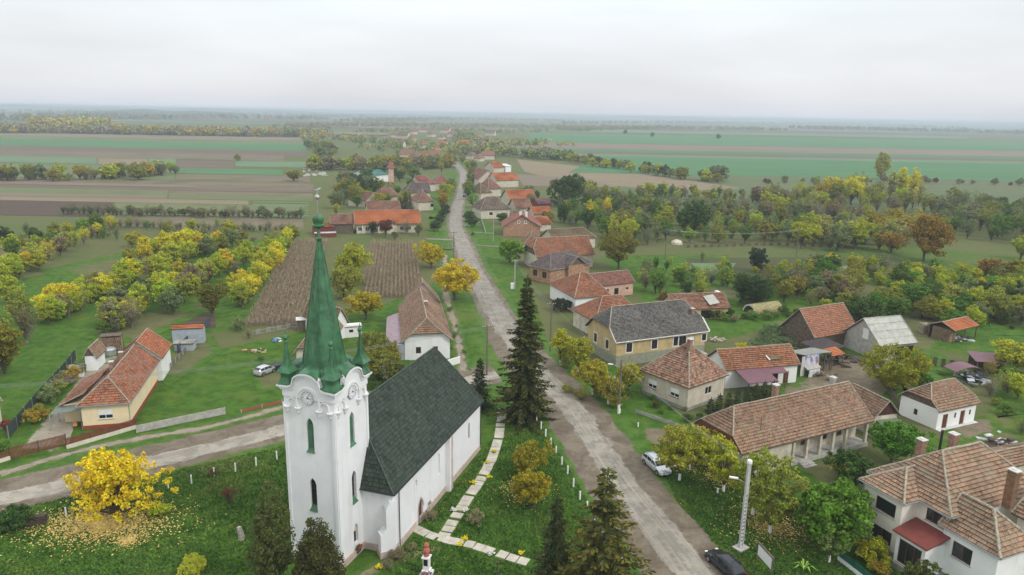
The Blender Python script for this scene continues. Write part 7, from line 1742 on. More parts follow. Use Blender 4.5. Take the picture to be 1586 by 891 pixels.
fence('wire_fence', 'dark wire fence across the garden plots', [(1060,384),(1200,380),(1330,386)], 1.0, M_WOOD, M_WOOD, 6, slat=2.0)
fence('board_fence', 'dark board fence left of the road beyond the orange roofed house', [(682,350),(697,322)], 1.8, M_WOOD, M_WOOD, 3)
fence('board_fence', 'pale wall along the verge by the grey brown hip roof', [(752,362),(742,330)], 1.2, M_CONCW, M_CONCW, 4)
fence('wire_fence', 'thin wire fence between the maize and the tower lawn', [(392,520),(455,508),(470,508)], 1.1, M_METAL, M_METAL, 4, slat=1.4)
# slab path: each slab laid on the lawn reads as one path
def slab_path(px, wd, name='slab_path', seed=0):
    W = smooth_line([G(*p) for p in px], .5); rg = random.Random(seed); mb = MB(); L = 0; nxt = 0; i = 0
    for i in range(1, len(W)):
        L += (W[i]-W[i-1]).length
        if L >= nxt:
            d = (W[i]-W[i-1]).normalized(); an = math.atan2(d.y, d.x) + rg.uniform(-.03, .03); off = rg.uniform(-.04, .04); n = Vector((-d.y, d.x))
            c = W[i] + n*off; mb.box((c.x, c.y, .035 + rg.uniform(-.008, .012)), (1.02, wd, .09), an); nxt = L + 1.06
    return tag(mb.build(name, plain('path_slab', (.50,.46,.39), .9, var=.18, nscale=.9, dirt=(.3,.27,.2), dirtfac=.5)), kind='structure')
slab_path([(777,634),(776,652),(773,674),(764,705),(745,742),(722,776),(703,806),(687,830)], 1.25, seed=1)
slab_path([(640,818),(662,828),(687,835),(735,846),(778,860),(822,873)], 1.15, seed=2)
p = G(711, 841); mb = MB(); mb.box((p.x, p.y, .035), (1.0, 1.2, .09), -.35); mb.box((p.x-1.05, p.y+.35, .037), (1.0, 1.2, .09), -.35); tag(mb.build('slab_path', plain('path_slab_b', (.50,.46,.39), .9, var=.18)), kind='structure')
# flowers
def flowers(u, v, c, label, s=.35, n=40, seed=0, group=None):
    rng = np.random.default_rng(seed); p = G(u, v); th = thing('flower_clump', p, label, 'flowers', group)
    m = plain('petal_%s' % str(c), c, .7, var=.1); C = rng.normal(0, s*.45, (n, 3)); C[:, 2] = np.abs(C[:, 2])*.6 + .2
    V, F, T_ = leaf_cloud(rng, C + np.array([p.x, p.y, 0]) - np.array([p.x, p.y, 0]), np.full(n, .07), 5, .09); np_mesh('bloom', V, F, [m], th)
    C = rng.normal(0, s*.4, (n//2, 3)); C[:, 2] = np.abs(C[:, 2])*.4 + .05
    V, F, T_ = leaf_cloud(rng, C, np.full(n//2, .1), 5, .1); o = np_mesh('foliage', V, F, [plain('flower_leaf', (.05,.13,.02), .8)], th)
YF, WF = (.80,.68,.02), (.75,.74,.68)
for i, (u, v, c, l) in enumerate(((765,701,YF,'yellow flowers left of the slab path, farthest of them'),(755,718,YF,'yellow flowers left of the slab path, below the farthest clump'),(758,741,YF,'yellow flowers on the right side of the slab path'),(733,750,YF,'yellow flowers beside the middle of the slab path'),(702,792,WF,'white flowers left of the slab path near the fork'),(722,793,WF,'white flowers right of the slab path near the fork'),(720,837,YF,'upper yellow flowers right of the path fork'),(713,846,YF,'lower yellow flowers right of the path fork'),(760,860,WF,'white flowers along the lower slab path'),(587,881,YF,'yellow flowers at the near end of the grass path'),(807,859,YF,'few yellow flowers beyond the lower slab path'))):
    flowers(u, v, c, l, seed=i)
for i, (u, v) in enumerate(((615,868),(640,852),(668,806),(650,800),(600,880))): T(u, v, _tr.uniform(.9,1.4), 'B', 'bush', 'low dry brown plant in the bed along the church wall', 'dry plants along the church wall')
# monument with wreaths
p = G(661, 891); an = R(-12); th = thing('memorial_stone', p, 'white memorial pillar with black plaque and red carved top', 'monument')
mb = MB(); mb.box((p.x, p.y, .15), (1.1, 1.1, .4), an); mb.box((p.x, p.y, .5), (.8, .8, .35), an); mb.box((p.x, p.y, 1.3), (.58, .58, 1.3), an); mb.box((p.x, p.y, 2.0), (.78, .78, .14), an); mb.build('pillar', M_PAINTW, th)
f = Frame((p.x, p.y, 0), an); mb = MB(f.M.copy()); mb.bx(-.2, .2, -.32, -.285, 1.2, 2.0); mb.build('plaque', M_DARKIN, th)
mb = MB(Matrix.Translation((0, 0, -.3))); mb.lathe([(.2, 2.37), (.3, 2.5), (.27, 2.75), (.36, 2.95), (.3, 3.15), (.14, 3.28), (.12, 3.36)], (p.x, p.y, 0), 8); mb.lathe([(.05, 3.34), (.22, 3.42), (.27, 3.56), (.2, 3.72), (.05, 3.8)], (p.x, p.y, 0), 10); mb.build('carved_top', plain('carved_red', (.42,.13,.10), .8, var=.3, nscale=6), th)
rng = np.random.default_rng(8); C = rng.normal(0, .33, (60, 3)); C[:, 2] = np.abs(C[:, 2]) + .1; C[:, 1] -= .75
th2 = thing('wreath_heap', (p.x, p.y, 0), 'heap of pink and white wreaths leaning on the memorial pillar', 'wreaths'); V, F, T_ = leaf_cloud(rng, C, np.full(60, .12), 12, .13); m = fallen_mat('wreath_petals', (.55,.30,.32), (.16,.07,.08)); np_mesh('blossoms', V, F, [m], th2)
# stump, plank stack, bare sapling
p = G(374, 836); mb = MB(); mb.tube([(p.x, p.y, -.1), (p.x+.02, p.y, .5), (p.x-.12, p.y, 1.1), (p.x-.17, p.y, 1.45)], [.36, .3, .27, .22], 12); tag(mb.build('tree_stump', plain('stump', (.30,.27,.23), .9, var=.35, nscale=5, bumps=.5)), 'grey weathered tree stump standing on the lawn left of the tower', 'stump')
p = G(55, 815); th = thing('plank_stack', p, 'stack of dark weathered planks beside the round bush', 'planks'); rg = random.Random(4); mb = MB()
for k in range(5):
    for j in range(2): mb.box((p.x+rg.uniform(-.1,.1), p.y+j*.35, .12+k*.24), (1.9+rg.uniform(-.2,.2), .26, .16), .25+rg.uniform(-.05,.05))
mb.build('planks', plain('dark_planks', (.09,.065,.05), .9, var=.4, nscale=4), th)
V2, F2 = tubes_np([([(0,0,-.1),(0,0,.9),(.05,0,1.5)], [.07,.06,.05]), ([(0,0,1.3),(-.3,.05,1.7),(-.45,0,2.2)], [.05,.04,.02]), ([(.05,0,1.4),(.4,0,1.65),(.75,.1,1.75)], [.05,.04,.02]), ([(.2,0,1.5),(.35,0,1.9)], [.03,.01])], 6)
p = G(770, 893); o = np_mesh('pruned_sapling', V2, F2, [M_BARK]); o.location = (p.x, p.y, 0); tag(o, 'small pruned leafless tree at the bottom edge beside the slab path', 'sapling')
# ------------------------------------------------------------------ poles and wires
ATT = {}
def wires(a, b, n=4, sag=1.0, spread=.3, label='', group='overhead wires', r=.012):
    a, b = Vector(a), Vector(b); d = (b-a).normalized(); s_ = Vector((-d.y, d.x, 0))
    for k in range(n):
        o_ = s_*((k-(n-1)/2)*spread); mb = MB(); pts = []
        for i in range(13):
            t_ = i/12; q = a.lerp(b, t_) + o_; q.z -= sag*4*t_*(1-t_); pts.append(q)
        mb.tube(pts, r, 3); tag(mb.build('wire', M_WIRE), label, 'wire', group)
M_WIRE = plain('wire', (.30,.31,.32), .5)
M_WPOLE = plain('pole_wood', (.16,.135,.11), .9, var=.25, nscale=3)
def pole(key, u, v, h, label, r=.13, arms=1, mat=None, white=False, lamp=None, aw=1.7, ang=R(20), conc=False):
    p = G(u, v); th = thing('utility_pole', p, label, 'pole'); mb = MB()
    mb.tube([(p.x, p.y, -.2), (p.x, p.y, h)], [r*1.25, r*.8], 8); mb.build('shaft', mat or M_WPOLE, th)
    for k in range(arms):
        z = h-.35-k*.7; mb = MB(); mb.box((p.x, p.y, z), (aw-k*.2, .1, .12), ang); mb.build('crossarm', M_WOOD if not conc else M_CONC, th)
        for s_ in (-.45, -.22, .22, .45): 
            q = Vector((p.x, p.y, z)) + Vector((math.cos(ang), math.sin(ang), 0))*aw*s_; mb = MB(); mb.lathe([(.03, .05), (.05, .1), (.05, .2), (.02, .24)], (q.x, q.y, q.z), 6); mb.build('insulator', M_CONCW, th)
    if white: mb = MB(); mb.tube([(p.x, p.y, -.1), (p.x, p.y, 1.5)], [r*1.3, r*1.22], 8); mb.build('whitewash', M_PAINTW, th)
    if lamp is not None:
        d = Vector((math.cos(lamp), math.sin(lamp), 0)); a = Vector((p.x, p.y, h-1.2)); b = a + d*1.3 + Vector((0, 0, .35)); mb = MB(); mb.tube([a, b], .03, 6); ar = mb.build('lamp_arm', M_METAL, th)
        mb = MB(); mb.box((b.x+d.x*.3, b.y+d.y*.3, b.z), (.75, .24, .12), lamp); mb.build('lamp_head', M_PAINTW, ar)
    ATT[key] = Vector((p.x, p.y, h-.3)); return th
# concrete lattice pole with lamp
p = G(1147, 850); th = thing('lamp_pole', p, 'tapering pale concrete pole with ladder openings and street lamp on the right verge', 'lamp pole'); Hc = 9.6; pa = R(35); F_ = Frame((p.x, p.y, 0), pa)
mb = MB(F_.M.copy()); w0, w1 = .27, .15
for s_ in (-1, 1):
    for z0 in range(0, 96, 8):
        z1 = z0+8; a0, a1 = w0+(w1-w0)*z0/96, w0+(w1-w0)*z1/96
        q0 = [(s_*a0-.05, -.11), (s_*a0+.05, -.11), (s_*a0+.05, .11), (s_*a0-.05, .11)]; q1 = [(s_*a1-.05, -.09), (s_*a1+.05, -.09), (s_*a1+.05, .09), (s_*a1-.05, .09)]
        for i in range(4): mb.face([(*q0[i], z0*Hc/96), (*q0[(i+1) % 4], z0*Hc/96), (*q1[(i+1) % 4], z1*Hc/96), (*q1[i], z1*Hc/96)])
for k in range(14): z = .25+k*.42; a0 = w0+(w1-w0)*z/Hc; mb.box((0, 0, z), (2*a0, .15, .1))
mb.bx(-.24, .24, -.08, .08, 6.2, Hc); mb.build('shaft', plain('pale_concrete', (.46,.46,.46), .85, var=.1), th)
mb = MB(F_.M.copy()); mb.bx(-.7, .7, -.55, .55, -.1, .22); mb.build('footing', M_CONC, th); mb = MB(F_.M.copy()); mb.lathe([(.26, Hc), (.26, Hc+.28), (.2, Hc+.36)], (0, 0, 0), 12); mb.build('pole_cap', M_PAINTW, th)
mb = MB(F_.M.copy()); LQ = F_.M.inverted().to_3x3() @ Vector((-.86, .25, 0)); mb.tube([Vector((0, 0, 7.3)), Vector((0, 0, 7.75)) + LQ*1.1], .035, 6); ar = mb.build('lamp_arm', M_METAL, th); mb = MB(F_.M @ Matrix.Translation(Vector((0, 0, 7.8)) + LQ*1.5)); mb.box((0, 0, 0), (.85, .26, .12), math.atan2(LQ.y, LQ.x)); mb.build('lamp_head', M_PAINTW, ar)
ATT['conc'] = Vector((p.x, p.y, Hc-.2))
pole('p957', 958, 641, 8.4, 'wooden pole with white base and lamp arm between the ochre trees on the right verge', r=.15, arms=0, white=True, lamp=R(160))
pole('p750', 754, 581, 8.8, 'dark wooden pole with crossarm beside the small spruce', arms=1)
pole('p797', 797, 448, 7.6, 'thicker pole of the twin poles with grey meter box on the right verge', arms=1, mat=M_CONC, conc=True); pole('p801', 800, 441, 8.6, 'thinner taller pole of the twin poles on the right verge', r=.09, arms=0)
mb = MB(); q = G(796, 447); mb.box((q.x-.35, q.y-.3, .75), (.9, .6, 1.5), .2); tag(mb.build('meter_cabinet', M_PAINTW), 'white cabinet at the foot of the twin poles', 'cabinet')
pole('p852', 852, 545, 9.5, 'dark pole rising behind the tallest spruce', arms=1)
pole('p703', 703, 400, 8.2, 'dark pole with crossarm and bell shaped top on the left road edge', r=.14, arms=1, aw=2.0)
pole('p1030', 1030, 402, 9.5, 'garden power pole with two crossarms beyond the fruit trees', arms=2); pole('p1232', 1233, 398, 9.0, 'power pole standing in the garden plots on the right', arms=1)
pole('p830', 764, 376, 8, 'thin pole by the raw brick gable', r=.09, arms=0, mat=M_CONC); pole('pq1', 734, 333, 8, 'slim far pole on the right verge before the hip roof', r=.1, arms=0, mat=M_CONC); pole('pq2', 722, 290, 8, 'slim far pole at the road bend', r=.1, arms=0, mat=M_CONC)
pole('pL', -120, 700, 8.5, 'wooden pole outside the left edge', arms=1)
pole('p1060', 1061, 300, 9, 'far thin pole in front of the right belt', r=.1, arms=0) if False else None
wires(ATT['p750'], ATT['pL'], 5, 1.6, .33, 'thin overhead wire crossing the left lawn', 'wires over the left lawn')
wires(ATT['p750'], ATT['p703'], 4, 1.2, .3, 'thin overhead wire along the left side of the road', 'wires left of the road')
wires(ATT['p957'], ATT['conc'], 2, .6, .2, 'thin overhead wire above the right verge', 'wires on the right verge'); wires(ATT['p957'], ATT['p852'], 2, .6, .2, 'thin overhead wire above the verge trees', 'wires above the verge trees')
wires(ATT['p852'], ATT['p797'], 3, .8, .3, 'thin overhead wire behind the tallest spruce', 'wires behind the tallest spruce'); wires(ATT['p1030'], ATT['p1232'], 4, 1.2, .4, 'thin overhead wire across the garden plots', 'wires across the gardens')
wires(ATT['p797'], ATT['p852'] + Vector((0, 0, -1)), 1, .5, .3, 'single lower wire from the twin poles', 'wires behind the tallest spruce')
# ------------------------------------------------------------------ notice board, triangle sign
p = G(1172, 868); q = G(1194, 893); d = (q-p); an = math.atan2(d.y, d.x); L = d.length; F_ = Frame(((p.x+q.x)/2, (p.y+q.y)/2, 0), an); th = thing('notice_board', F_.c, 'brown framed white notice board on posts by the road at the bottom edge', 'notice board')
mb = MB(F_.M.copy()); mb.bx(-L/2+.06, L/2-.06, -.03, .03, .7, 1.9); mb.build('panel', M_PAINTW, th)
mb = MB(F_.M.copy()); mb.bx(-L/2-.05, L/2+.05, -.08, .14, 1.93, 2.05); mb.build('top_rail', M_WOOD, th)
for s_ in (-1, 1): mb = MB(F_.M.copy()); mb.bx(s_*L/2-.06, s_*L/2+.06, -.06, .06, -.1, 1.93); mb.build('post', M_WOOD, th)
p = G(1043, 724); F_ = Frame((p.x, p.y, 0), R(10)); th = thing('triangle_sign', p, 'white backed triangular sign leaning near the silver wagon', 'sign'); mb = MB(F_.M @ Matrix.Rotation(R(-28), 4, 'X')); mb.prism_y([(-.45, .1), (.45, .1), (0, .92)], -.02, .02); mb.build('plate', M_PAINTW, th)
mb = MB(F_.M.copy()); mb.tube([(0, .45, 0), (0, .2, .45)], .02, 5); mb.build('stay', M_METAL, th)
# ------------------------------------------------------------------ cars
def car_paint(name, c, metal=.5): 
    m, t, b = newmat(name); b.inputs['Base Color'].default_value = (*c, 1); b.inputs['Metallic'].default_value = metal; b.inputs['Roughness'].default_value = .32; b.inputs['Coat Weight'].default_value = .6; b.inputs['Coat Roughness'].default_value = .08; return m
M_TYRE = plain('tyre', (.02,.02,.02), .85); M_RIM = plain('rim', (.45,.46,.47), .35, metal=.8); M_LAMPF = plain('headlamp', (.65,.68,.7), .15, spec=.6); M_LAMPR = plain('tail_lamp', (.35,.02,.015), .3); M_BLACKP = plain('black_plastic', (.025,.025,.027), .6)
WAGON = [(-2.38,.66,.38,.62,.70,.50),(-2.33,.80,.26,.86,.96,.62),(-2.18,.87,.20,.93,1.22,.62),(-1.85,.89,.18,.95,1.42,.60),(-1.0,.90,.18,.95,1.49,.63),(-.1,.90,.18,.94,1.49,.64),(.45,.90,.18,.93,1.42,.62),(.85,.90,.18,.92,1.18,.66),(1.2,.89,.18,.90,.97,.72),(1.75,.87,.18,.84,.89,.62),(2.15,.80,.2,.70,.75,.5),(2.34,.64,.28,.5,.56,.4)]
HATCH = [(-1.95,.66,.38,.62,.74,.52),(-1.9,.78,.26,.88,1.0,.6),(-1.7,.83,.2,.95,1.3,.56),(-1.35,.84,.18,.96,1.44,.58),(-.7,.85,.18,.96,1.5,.6),(0,.85,.18,.95,1.49,.6),(.4,.85,.18,.94,1.42,.6),(.8,.85,.18,.92,1.15,.64),(1.1,.84,.18,.9,.97,.68),(1.5,.82,.18,.82,.88,.6),(1.82,.74,.2,.66,.72,.48),(1.96,.58,.28,.48,.54,.38)]
def make_car(name, label, st, paint, loc, rz, rails=True):
    th = thing(name, (0, 0, 0), label, 'car'); mb = MB(); 
    def sec(s):
        x, hw, zl, zb, zt, ht = s
        r_ = [(hw*.86, zl), (hw*.98, zl+.12), (hw, (zl+zb)/2), (hw*.985, zb-.1), (hw*.94, zb), (ht+.03, zt-.06), (ht*.86, zt-.005), (ht*.4, zt+.015)]
        return [(x, y, z) for y, z in r_] + [(x, -y, z) for y, z in reversed(r_)]
    S_ = [sec(s) for s in st]; n = len(S_[0])
    for i in range(len(S_)-1):
        for k in range(n): mb.face([S_[i][k], S_[i+1][k], S_[i+1][(k+1) % n], S_[i][(k+1) % n]])
    mb.face(list(reversed(S_[0]))); mb.face(S_[-1])
    b = mb.build('body', paint, th, smooth=True)
    def lerp(a, c, t_): return Vector(a).lerp(Vector(c), t_)
    nn = len(st); w0 = nn-4; ws = nn-5
    def side_glass(i0, i1, f0, f1, sgn):
        g_ = MB()
        idx = list(range(i0, i1))
        for i in idx:
            A = [lerp(S_[i][4], S_[i][5], t_) for t_ in (.1, .88)]; B = [lerp(S_[i+1][4], S_[i+1][5], t_) for t_ in (.1, .88)]
            a0, a1, b1, b0 = A[0], A[1], B[1], B[0]
            if i == i0: a0, a1 = a0.lerp(b0, f0), a1.lerp(b1, f0)
            if i == i1-1: b0, b1 = b0.lerp(A[0], f1), b1.lerp(A[1], f1)
            q = [Vector((v.x, v.y+.012, v.z+.004)) for v in (a0, a1, b1, b0)]
            if sgn < 0: q = [Vector((v.x, -v.y, v.z)) for v in reversed(q)]
            g_.face(q)
        return g_.build('side_window', M_GLASS, th)
    for sgn in (1, -1):
        side_glass(2, 4, .35, .12, sgn); side_glass(4, 5, -.02, .06, sgn); side_glass(5, 8, .04, .25, sgn)
    def cross_glass(i, name, f0=.08, f1=.92, dz=.014):
        g_ = MB(); idx = [5, 6, 7, 8, 9, 10]
        for a, c in zip(idx, idx[1:]):
            q = [lerp(S_[i][a], S_[i+1][a], f0), lerp(S_[i][a], S_[i+1][a], f1), lerp(S_[i][c], S_[i+1][c], f1), lerp(S_[i][c], S_[i+1][c], f0)]; g_.face([v + Vector((0, 0, dz)) for v in q])
        return g_.build(name, M_GLASS, th)
    cross_glass(6, 'windscreen', .25, 1.0); cross_glass(7, 'windscreen', 0.0, .85); cross_glass(2, 'rear_window', -.6, .8, .02)
    xf, xr = st[-1][0]-.88, st[0][0]+.82
    for x in (xf, xr):
        for s_ in (-1, 1):
            w_ = MB(Matrix.Translation((x, s_*.8, .32)) @ Matrix.Rotation(R(90), 4, 'X')); w_.lathe([(.22, -.1), (.31, -.1), (.33, -.06), (.33, .06), (.31, .1), (.22, .1)], (0, 0, 0), 20); t_ = w_.build('wheel', M_TYRE, th)
            w_ = MB(Matrix.Translation((x, s_*.8, .32)) @ Matrix.Rotation(R(90), 4, 'X')); w_.lathe([(.21, -.112), (.21, .112)], (0, 0, 0), 14); w_.build('rim', M_RIM, t_)
            a_ = MB(); 
            a_.tube([(x + .385*math.cos(R(a)), s_*.885, .32 + .385*math.sin(R(a))) for a in range(-15, 200, 18)], .03, 5); a_.build('wheel_arch', M_BLACKP, th)
    e = st[-1][0]; r0 = st[0][0]
    for s_ in (-1, 1):
        l_ = MB(Matrix.Translation((e-.2, s_*.6, .66)) @ Matrix.Rotation(s_*R(-22), 4, 'Z')); l_.box((0, 0, 0), (.26, .3, .13)); l_.build('headlight', M_LAMPF, th)
        l_ = MB(Matrix.Translation((r0+.09, s_*.66, .86))); l_.box((0, 0, 0), (.1, .24, .24)); l_.build('tail_light', M_LAMPR, th)
        l_ = MB(Matrix.Translation((.95, s_*.97, .98))); l_.box((0, 0, 0), (.12, .2, .13)); l_.build('mirror', paint, th)
        if rails: l_ = MB(); l_.tube([(-1.75, s_*.56, 1.46), (-1.0, s_*.6, 1.535), (.1, s_*.6, 1.535)], .022, 5); l_.build('roof_rail', M_BLACKP, th)
    l_ = MB(); l_.box((e-.06, 0, .52), (.1, .9, .12)); l_.box((e-.03, 0, .33), (.1, 1.1, .08)); l_.build('grille', M_BLACKP, th)
    for x in (e+.0, r0+.0): l_ = MB(); l_.box((x + (.012 if x > 0 else -.0), 0, .42 if x > 0 else .72), (.03, .5, .11)); l_.build('number_plate', M_PAINTW, th)
    l_ = MB(); l_.bx(r0+.15, e-.15, -.8, .8, .16, .24); l_.build('underbody', M_BLACKP, th)
    th.location = loc; th.rotation_euler = (0, 0, rz); return th
def heading(a, b): d = G(*b) - G(*a); return math.atan2(d.y, d.x)
p = (G(999,716) + G(1035,738))/2; make_car('parked_car', 'silver estate car parked on the verge beside the yellow-green tree', WAGON, car_paint('silver_paint', (.62,.64,.67), .45), (p.x, p.y, .05), heading((1003,712), (1033,738)))
p = (G(1098,864) + G(1140,900))/2; make_car('parked_car', 'black estate car parked at the road edge by the concrete lamp pole', WAGON, car_paint('black_paint', (.02,.022,.03), .2), (p.x+.2, p.y, .05), heading((1136,896), (1100,862)))
p = G(411, 579); make_car('parked_car', 'silver hatchback seen from behind on the grass left of the tower', HATCH, car_paint('silver_paint_pale', (.55,.57,.60), .45), (p.x, p.y, .05), R(62), rails=False)
p = G(725, 283); make_car('parked_car', 'far white car pulled over right of the road', HATCH, car_paint('white_paint', (.75,.75,.75), 0), (p.x, p.y, .05), R(80), rails=False)
p = G(715, 305); make_car('parked_car', 'small far dark car driving on the road', HATCH, car_paint('dark_paint', (.08,.085,.1), .2), (p.x+1.5, p.y, .05), R(95), rails=False)
p = G(430, 573); th = thing('trailer', p, 'small dark box trailer beside the silver hatchback', 'trailer'); mb = MB(); mb.box((p.x, p.y, .65), (1.8, 1.2, .6), 1.0); mb.box((p.x, p.y, .98), (1.9, 1.3, .06), 1.0); mb.build('box', M_DARKMET, th)
for s_ in (-1, 1): w_ = MB(Matrix.Translation((p.x + s_*.7*math.cos(2.57), p.y + s_*.7*math.sin(2.57), .3)) @ Matrix.Rotation(1.0, 4, 'Z') @ Matrix.Rotation(R(90), 4, 'X')); w_.lathe([(.2, -.08), (.3, -.06), (.3, .06), (.2, .08)], (0, 0, 0), 14); w_.build('wheel', M_TYRE, th)
# wheelbarrow-like heap and sheets on the left lawn
def heap(u, v, label, c1, c2, s=.6, n=24, seed=0, cat='heap', name='scrap_heap'):
    rng = random.Random(seed); p = G(u, v); th = thing(name, p, label, cat)
    for j, c in enumerate((c1, c2)):
        mb = MB()
        for k in range(n//2):
            mb.M = Matrix.Translation((p.x+rng.gauss(0, s), p.y+rng.gauss(0, s), rng.uniform(.05, s*.7))) @ Matrix.Rotation(rng.uniform(0, 3), 4, 'Z') @ Matrix.Rotation(rng.uniform(-.5, .5), 4, 'X'); mb.box((0, 0, 0), (rng.uniform(.2, 1.1)*s*1.6, rng.uniform(.1, .5)*s*1.5, rng.uniform(.04, .25)))
        mb.M = Matrix(); mb.box((p.x, p.y, .03), (s, s, .06))
        mb.build(('boards', 'sheets')[j], plain('scrap_%d_%d' % (int(u), j), c, .8, var=.3, nscale=3), th)
heap(426, 529, 'white and blue sheeting heap on the lawn left of the spire', (.65,.67,.68), (.12,.25,.4), .5, 12, 1); heap(398, 545, 'orange rubble heap on the lawn left of the spire', (.45,.22,.12), (.5,.42,.34), .6, 14, 2); heap(398, 572, 'small orange pile left of the hatchback', (.55,.25,.12), (.5,.3,.2), .25, 8, 3)
heap(205, 552, 'dark scrap behind the farmhouse roof', (.1,.09,.08), (.3,.3,.3), 1.0, 24, 4); heap(540, 518, 'white tarpaulin scrap near the long white cabin', (.7,.7,.7), (.3,.32,.35), .4, 8, 5)
heap(1505, 590, 'tangle of grey and white scrap under the curved maroon roof', (.4,.42,.45), (.06,.06,.07), 1.3, 40, 6); heap(1378, 568, 'scrap boards in the yard below the grey barn', (.2,.16,.12), (.1,.09,.08), 1.0, 24, 7); heap(1110, 528, 'pale rubble stones behind the end of the ochre house', (.45,.38,.3), (.35,.3,.25), .8, 18, 8); heap(1550, 690, 'dark broken timbers and pale slab right of the villa chimneys', (.07,.05,.045), (.5,.5,.48), 1.2, 30, 9)
heap(1270, 582, 'firewood and brush under the tarpaulin shed', (.16,.12,.08), (.3,.24,.16), 1.0, 26, 10); heap(1300, 560, 'dark clutter beneath the orange topped lean-to', (.07,.06,.05), (.13,.1,.08), 1.4, 34, 11); heap(1590, 545, 'clutter beside the woodshed', (.1,.1,.1), (.4,.4,.4), .6, 10, 12)
rg = random.Random(2)
for i in range(28):
    u, v = rg.uniform(470, 505), rg.uniform(262, 273); p = G(u, v); mb = MB(); mb.box((p.x, p.y, .25), (rg.uniform(1.5, 4), rg.uniform(.8, 1.8), .5), rg.uniform(0, 3)); mb.box((p.x, p.y, .55), (1.2, .6, .1), .3)
    tag(mb.build('beehive_box', M_CONCW if i % 3 else M_CONC), 'pale low object scattered on the plot left of the village', 'hive', 'pale objects on the plot left of the village')
p = G(1048, 378); mb = MB(); mb.lathe([(2.0, 0), (1.9, .7), (1.4, 1.2), (.6, 1.5), (.1, 1.55)], (p.x, p.y, 0), 12); tag(mb.build('covered_stack', plain('pale_cover', (.55,.50,.40), .8, var=.2)), 'pale covered haystack beyond the garden power pole', 'stack')
# ------------------------------------------------------------------ yard shelters
a, b = G(1241, 583), G(1268, 577); F_ = Frame(((a.x+b.x)/2, (a.y+b.y)/2, 0), math.atan2(b.y-a.y, b.x-a.x)); th = thing('shed', F_.c, 'open shed of posts and grey sheets hung with printed banners', 'shed')
Ls = 9.5; F_ = Frame(L2W(F_, 2.0, 1.8, 0), F_.a)
slab_roof(th, [lw(F_, -Ls/2+.6, -2.05, 3.9), lw(F_, Ls/2-1.9, -2.05, 3.5), lw(F_, Ls/2-2.0, 2.0, 3.1), lw(F_, -Ls/2+.8, 2.0, 3.3)], .08, plain('grey_sheet', (.27,.27,.24), .8, dirt=(.12,.11,.1), dirtfac=.7), 'shed_roof')
for x in (-3.9, -1, 1.2, 2.7): post(th, lw(F_, x, -1.9, 0), 3.45, .07)
for x in (-3.4, 0, 2.6): post(th, lw(F_, x, 1.8, 0), 3.0, .07)
wall_piece(th, F_, -Ls/2+.9, Ls/2-2.2, 1.7, 1.82, -.1, 2.9, M_WOOD)
m, t, bb_ = newmat('banner_print'); g = NG(t); p_ = g.coord('Generated'); n1 = g.noise(p_, 1.7, 3, .6); n2 = g.noise(p_, 4, 4, .6)
g.L(g.mix(g.rng(n2, .56, .62), g.mix(g.rng(n1, .5, .56), g.mix(g.rng(n1, .38, .46), (.22,.28,.5), (.55,.55,.66)), (.62,.56,.62)), (.5,.16,.16)), bb_.inputs['Base Color']); bb_.inputs['Roughness'].default_value = .6
def hang(parent, F_, x0, x1, y, z0, z1, mat, name, wob=.08):
    mb = MB(F_.M.copy()); n = 12
    P = [[(x0+(x1-x0)*i/n, y + wob*math.sin(i*1.3+k), z0+(z1-z0)*k/5 - (.12*math.sin(math.pi*i/n) if k == 5 else 0)) for i in range(n+1)] for k in range(6)]
    for k in range(5):
        for i in range(n): mb.face([P[k][i], P[k][i+1], P[k+1][i+1], P[k+1][i]])
    return mb.build(name, mat, parent, weld=True)
hang(th, F_, -4.0, -.6, -2.12, 1.3, 3.85, m, 'banner'); hang(th, F_, -4.9, -4.0, -2.1, .2, 3.8, M_CONCW, 'side_sheet', .04)
m2, t, bb_ = newmat('banner_white'); g = NG(t); p_ = g.coord('Generated'); sp = g.n('ShaderNodeSeparateXYZ'); g.L(p_, sp.inputs[0]); n1 = g.noise(g.coord('Generated', (14, 14, 5)), 2.0, 2, .5)
band = g.math('MULTIPLY', g.rng(sp.outputs[2], .42, .46), g.rng(sp.outputs[2], .62, .58, 0, 1)); g.L(g.mix(g.math('MULTIPLY', band, g.rng(n1, .5, .54)), (.70,.71,.74), (.22,.22,.26)), bb_.inputs['Base Color'])
hang(th, F_, -3.7, -1.0, -2.9, .05, 1.5, m2, 'lower_banner', .05)
slab_roof(th, [lw(F_, -4.2, -3.0, 1.5), lw(F_, -.8, -3.0, 1.5), lw(F_, -.8, -2.0, 1.95), lw(F_, -4.2, -2.0, 1.95)], .05, M_CONC, 'low_roof')
th = thing('lean_to', L2W(F_, 6.5, 1, 0), 'lean-to on thin posts with orange tiled strip right of the banner shed', 'lean-to')
q = [lw(F_, 2.6, -2.4, 2.8), lw(F_, 5.9, -2.4, 2.8), lw(F_, 5.9, -.2, 3.5), lw(F_, 2.6, -.2, 3.5)]; mb = MB(); tiled_face(mb, q, .38, .03, random.Random(1)); mb.build('tiled_roof', T_NEW, th)
slab_roof(th, [lw(F_, 2.4, -.1, 3.0), lw(F_, 9.0, -.1, 3.0), lw(F_, 9.0, 4.5, 3.4), lw(F_, 2.4, 4.5, 3.4)], .08, plain('dark_felt', (.06,.05,.05), .9, var=.3), 'felt_roof')
for x, y in ((2.8, -2.2), (5.7, -2.2), (8.8, 0), (8.8, 4.3)): post(th, lw(F_, x, y, 0), 2.8, .06)
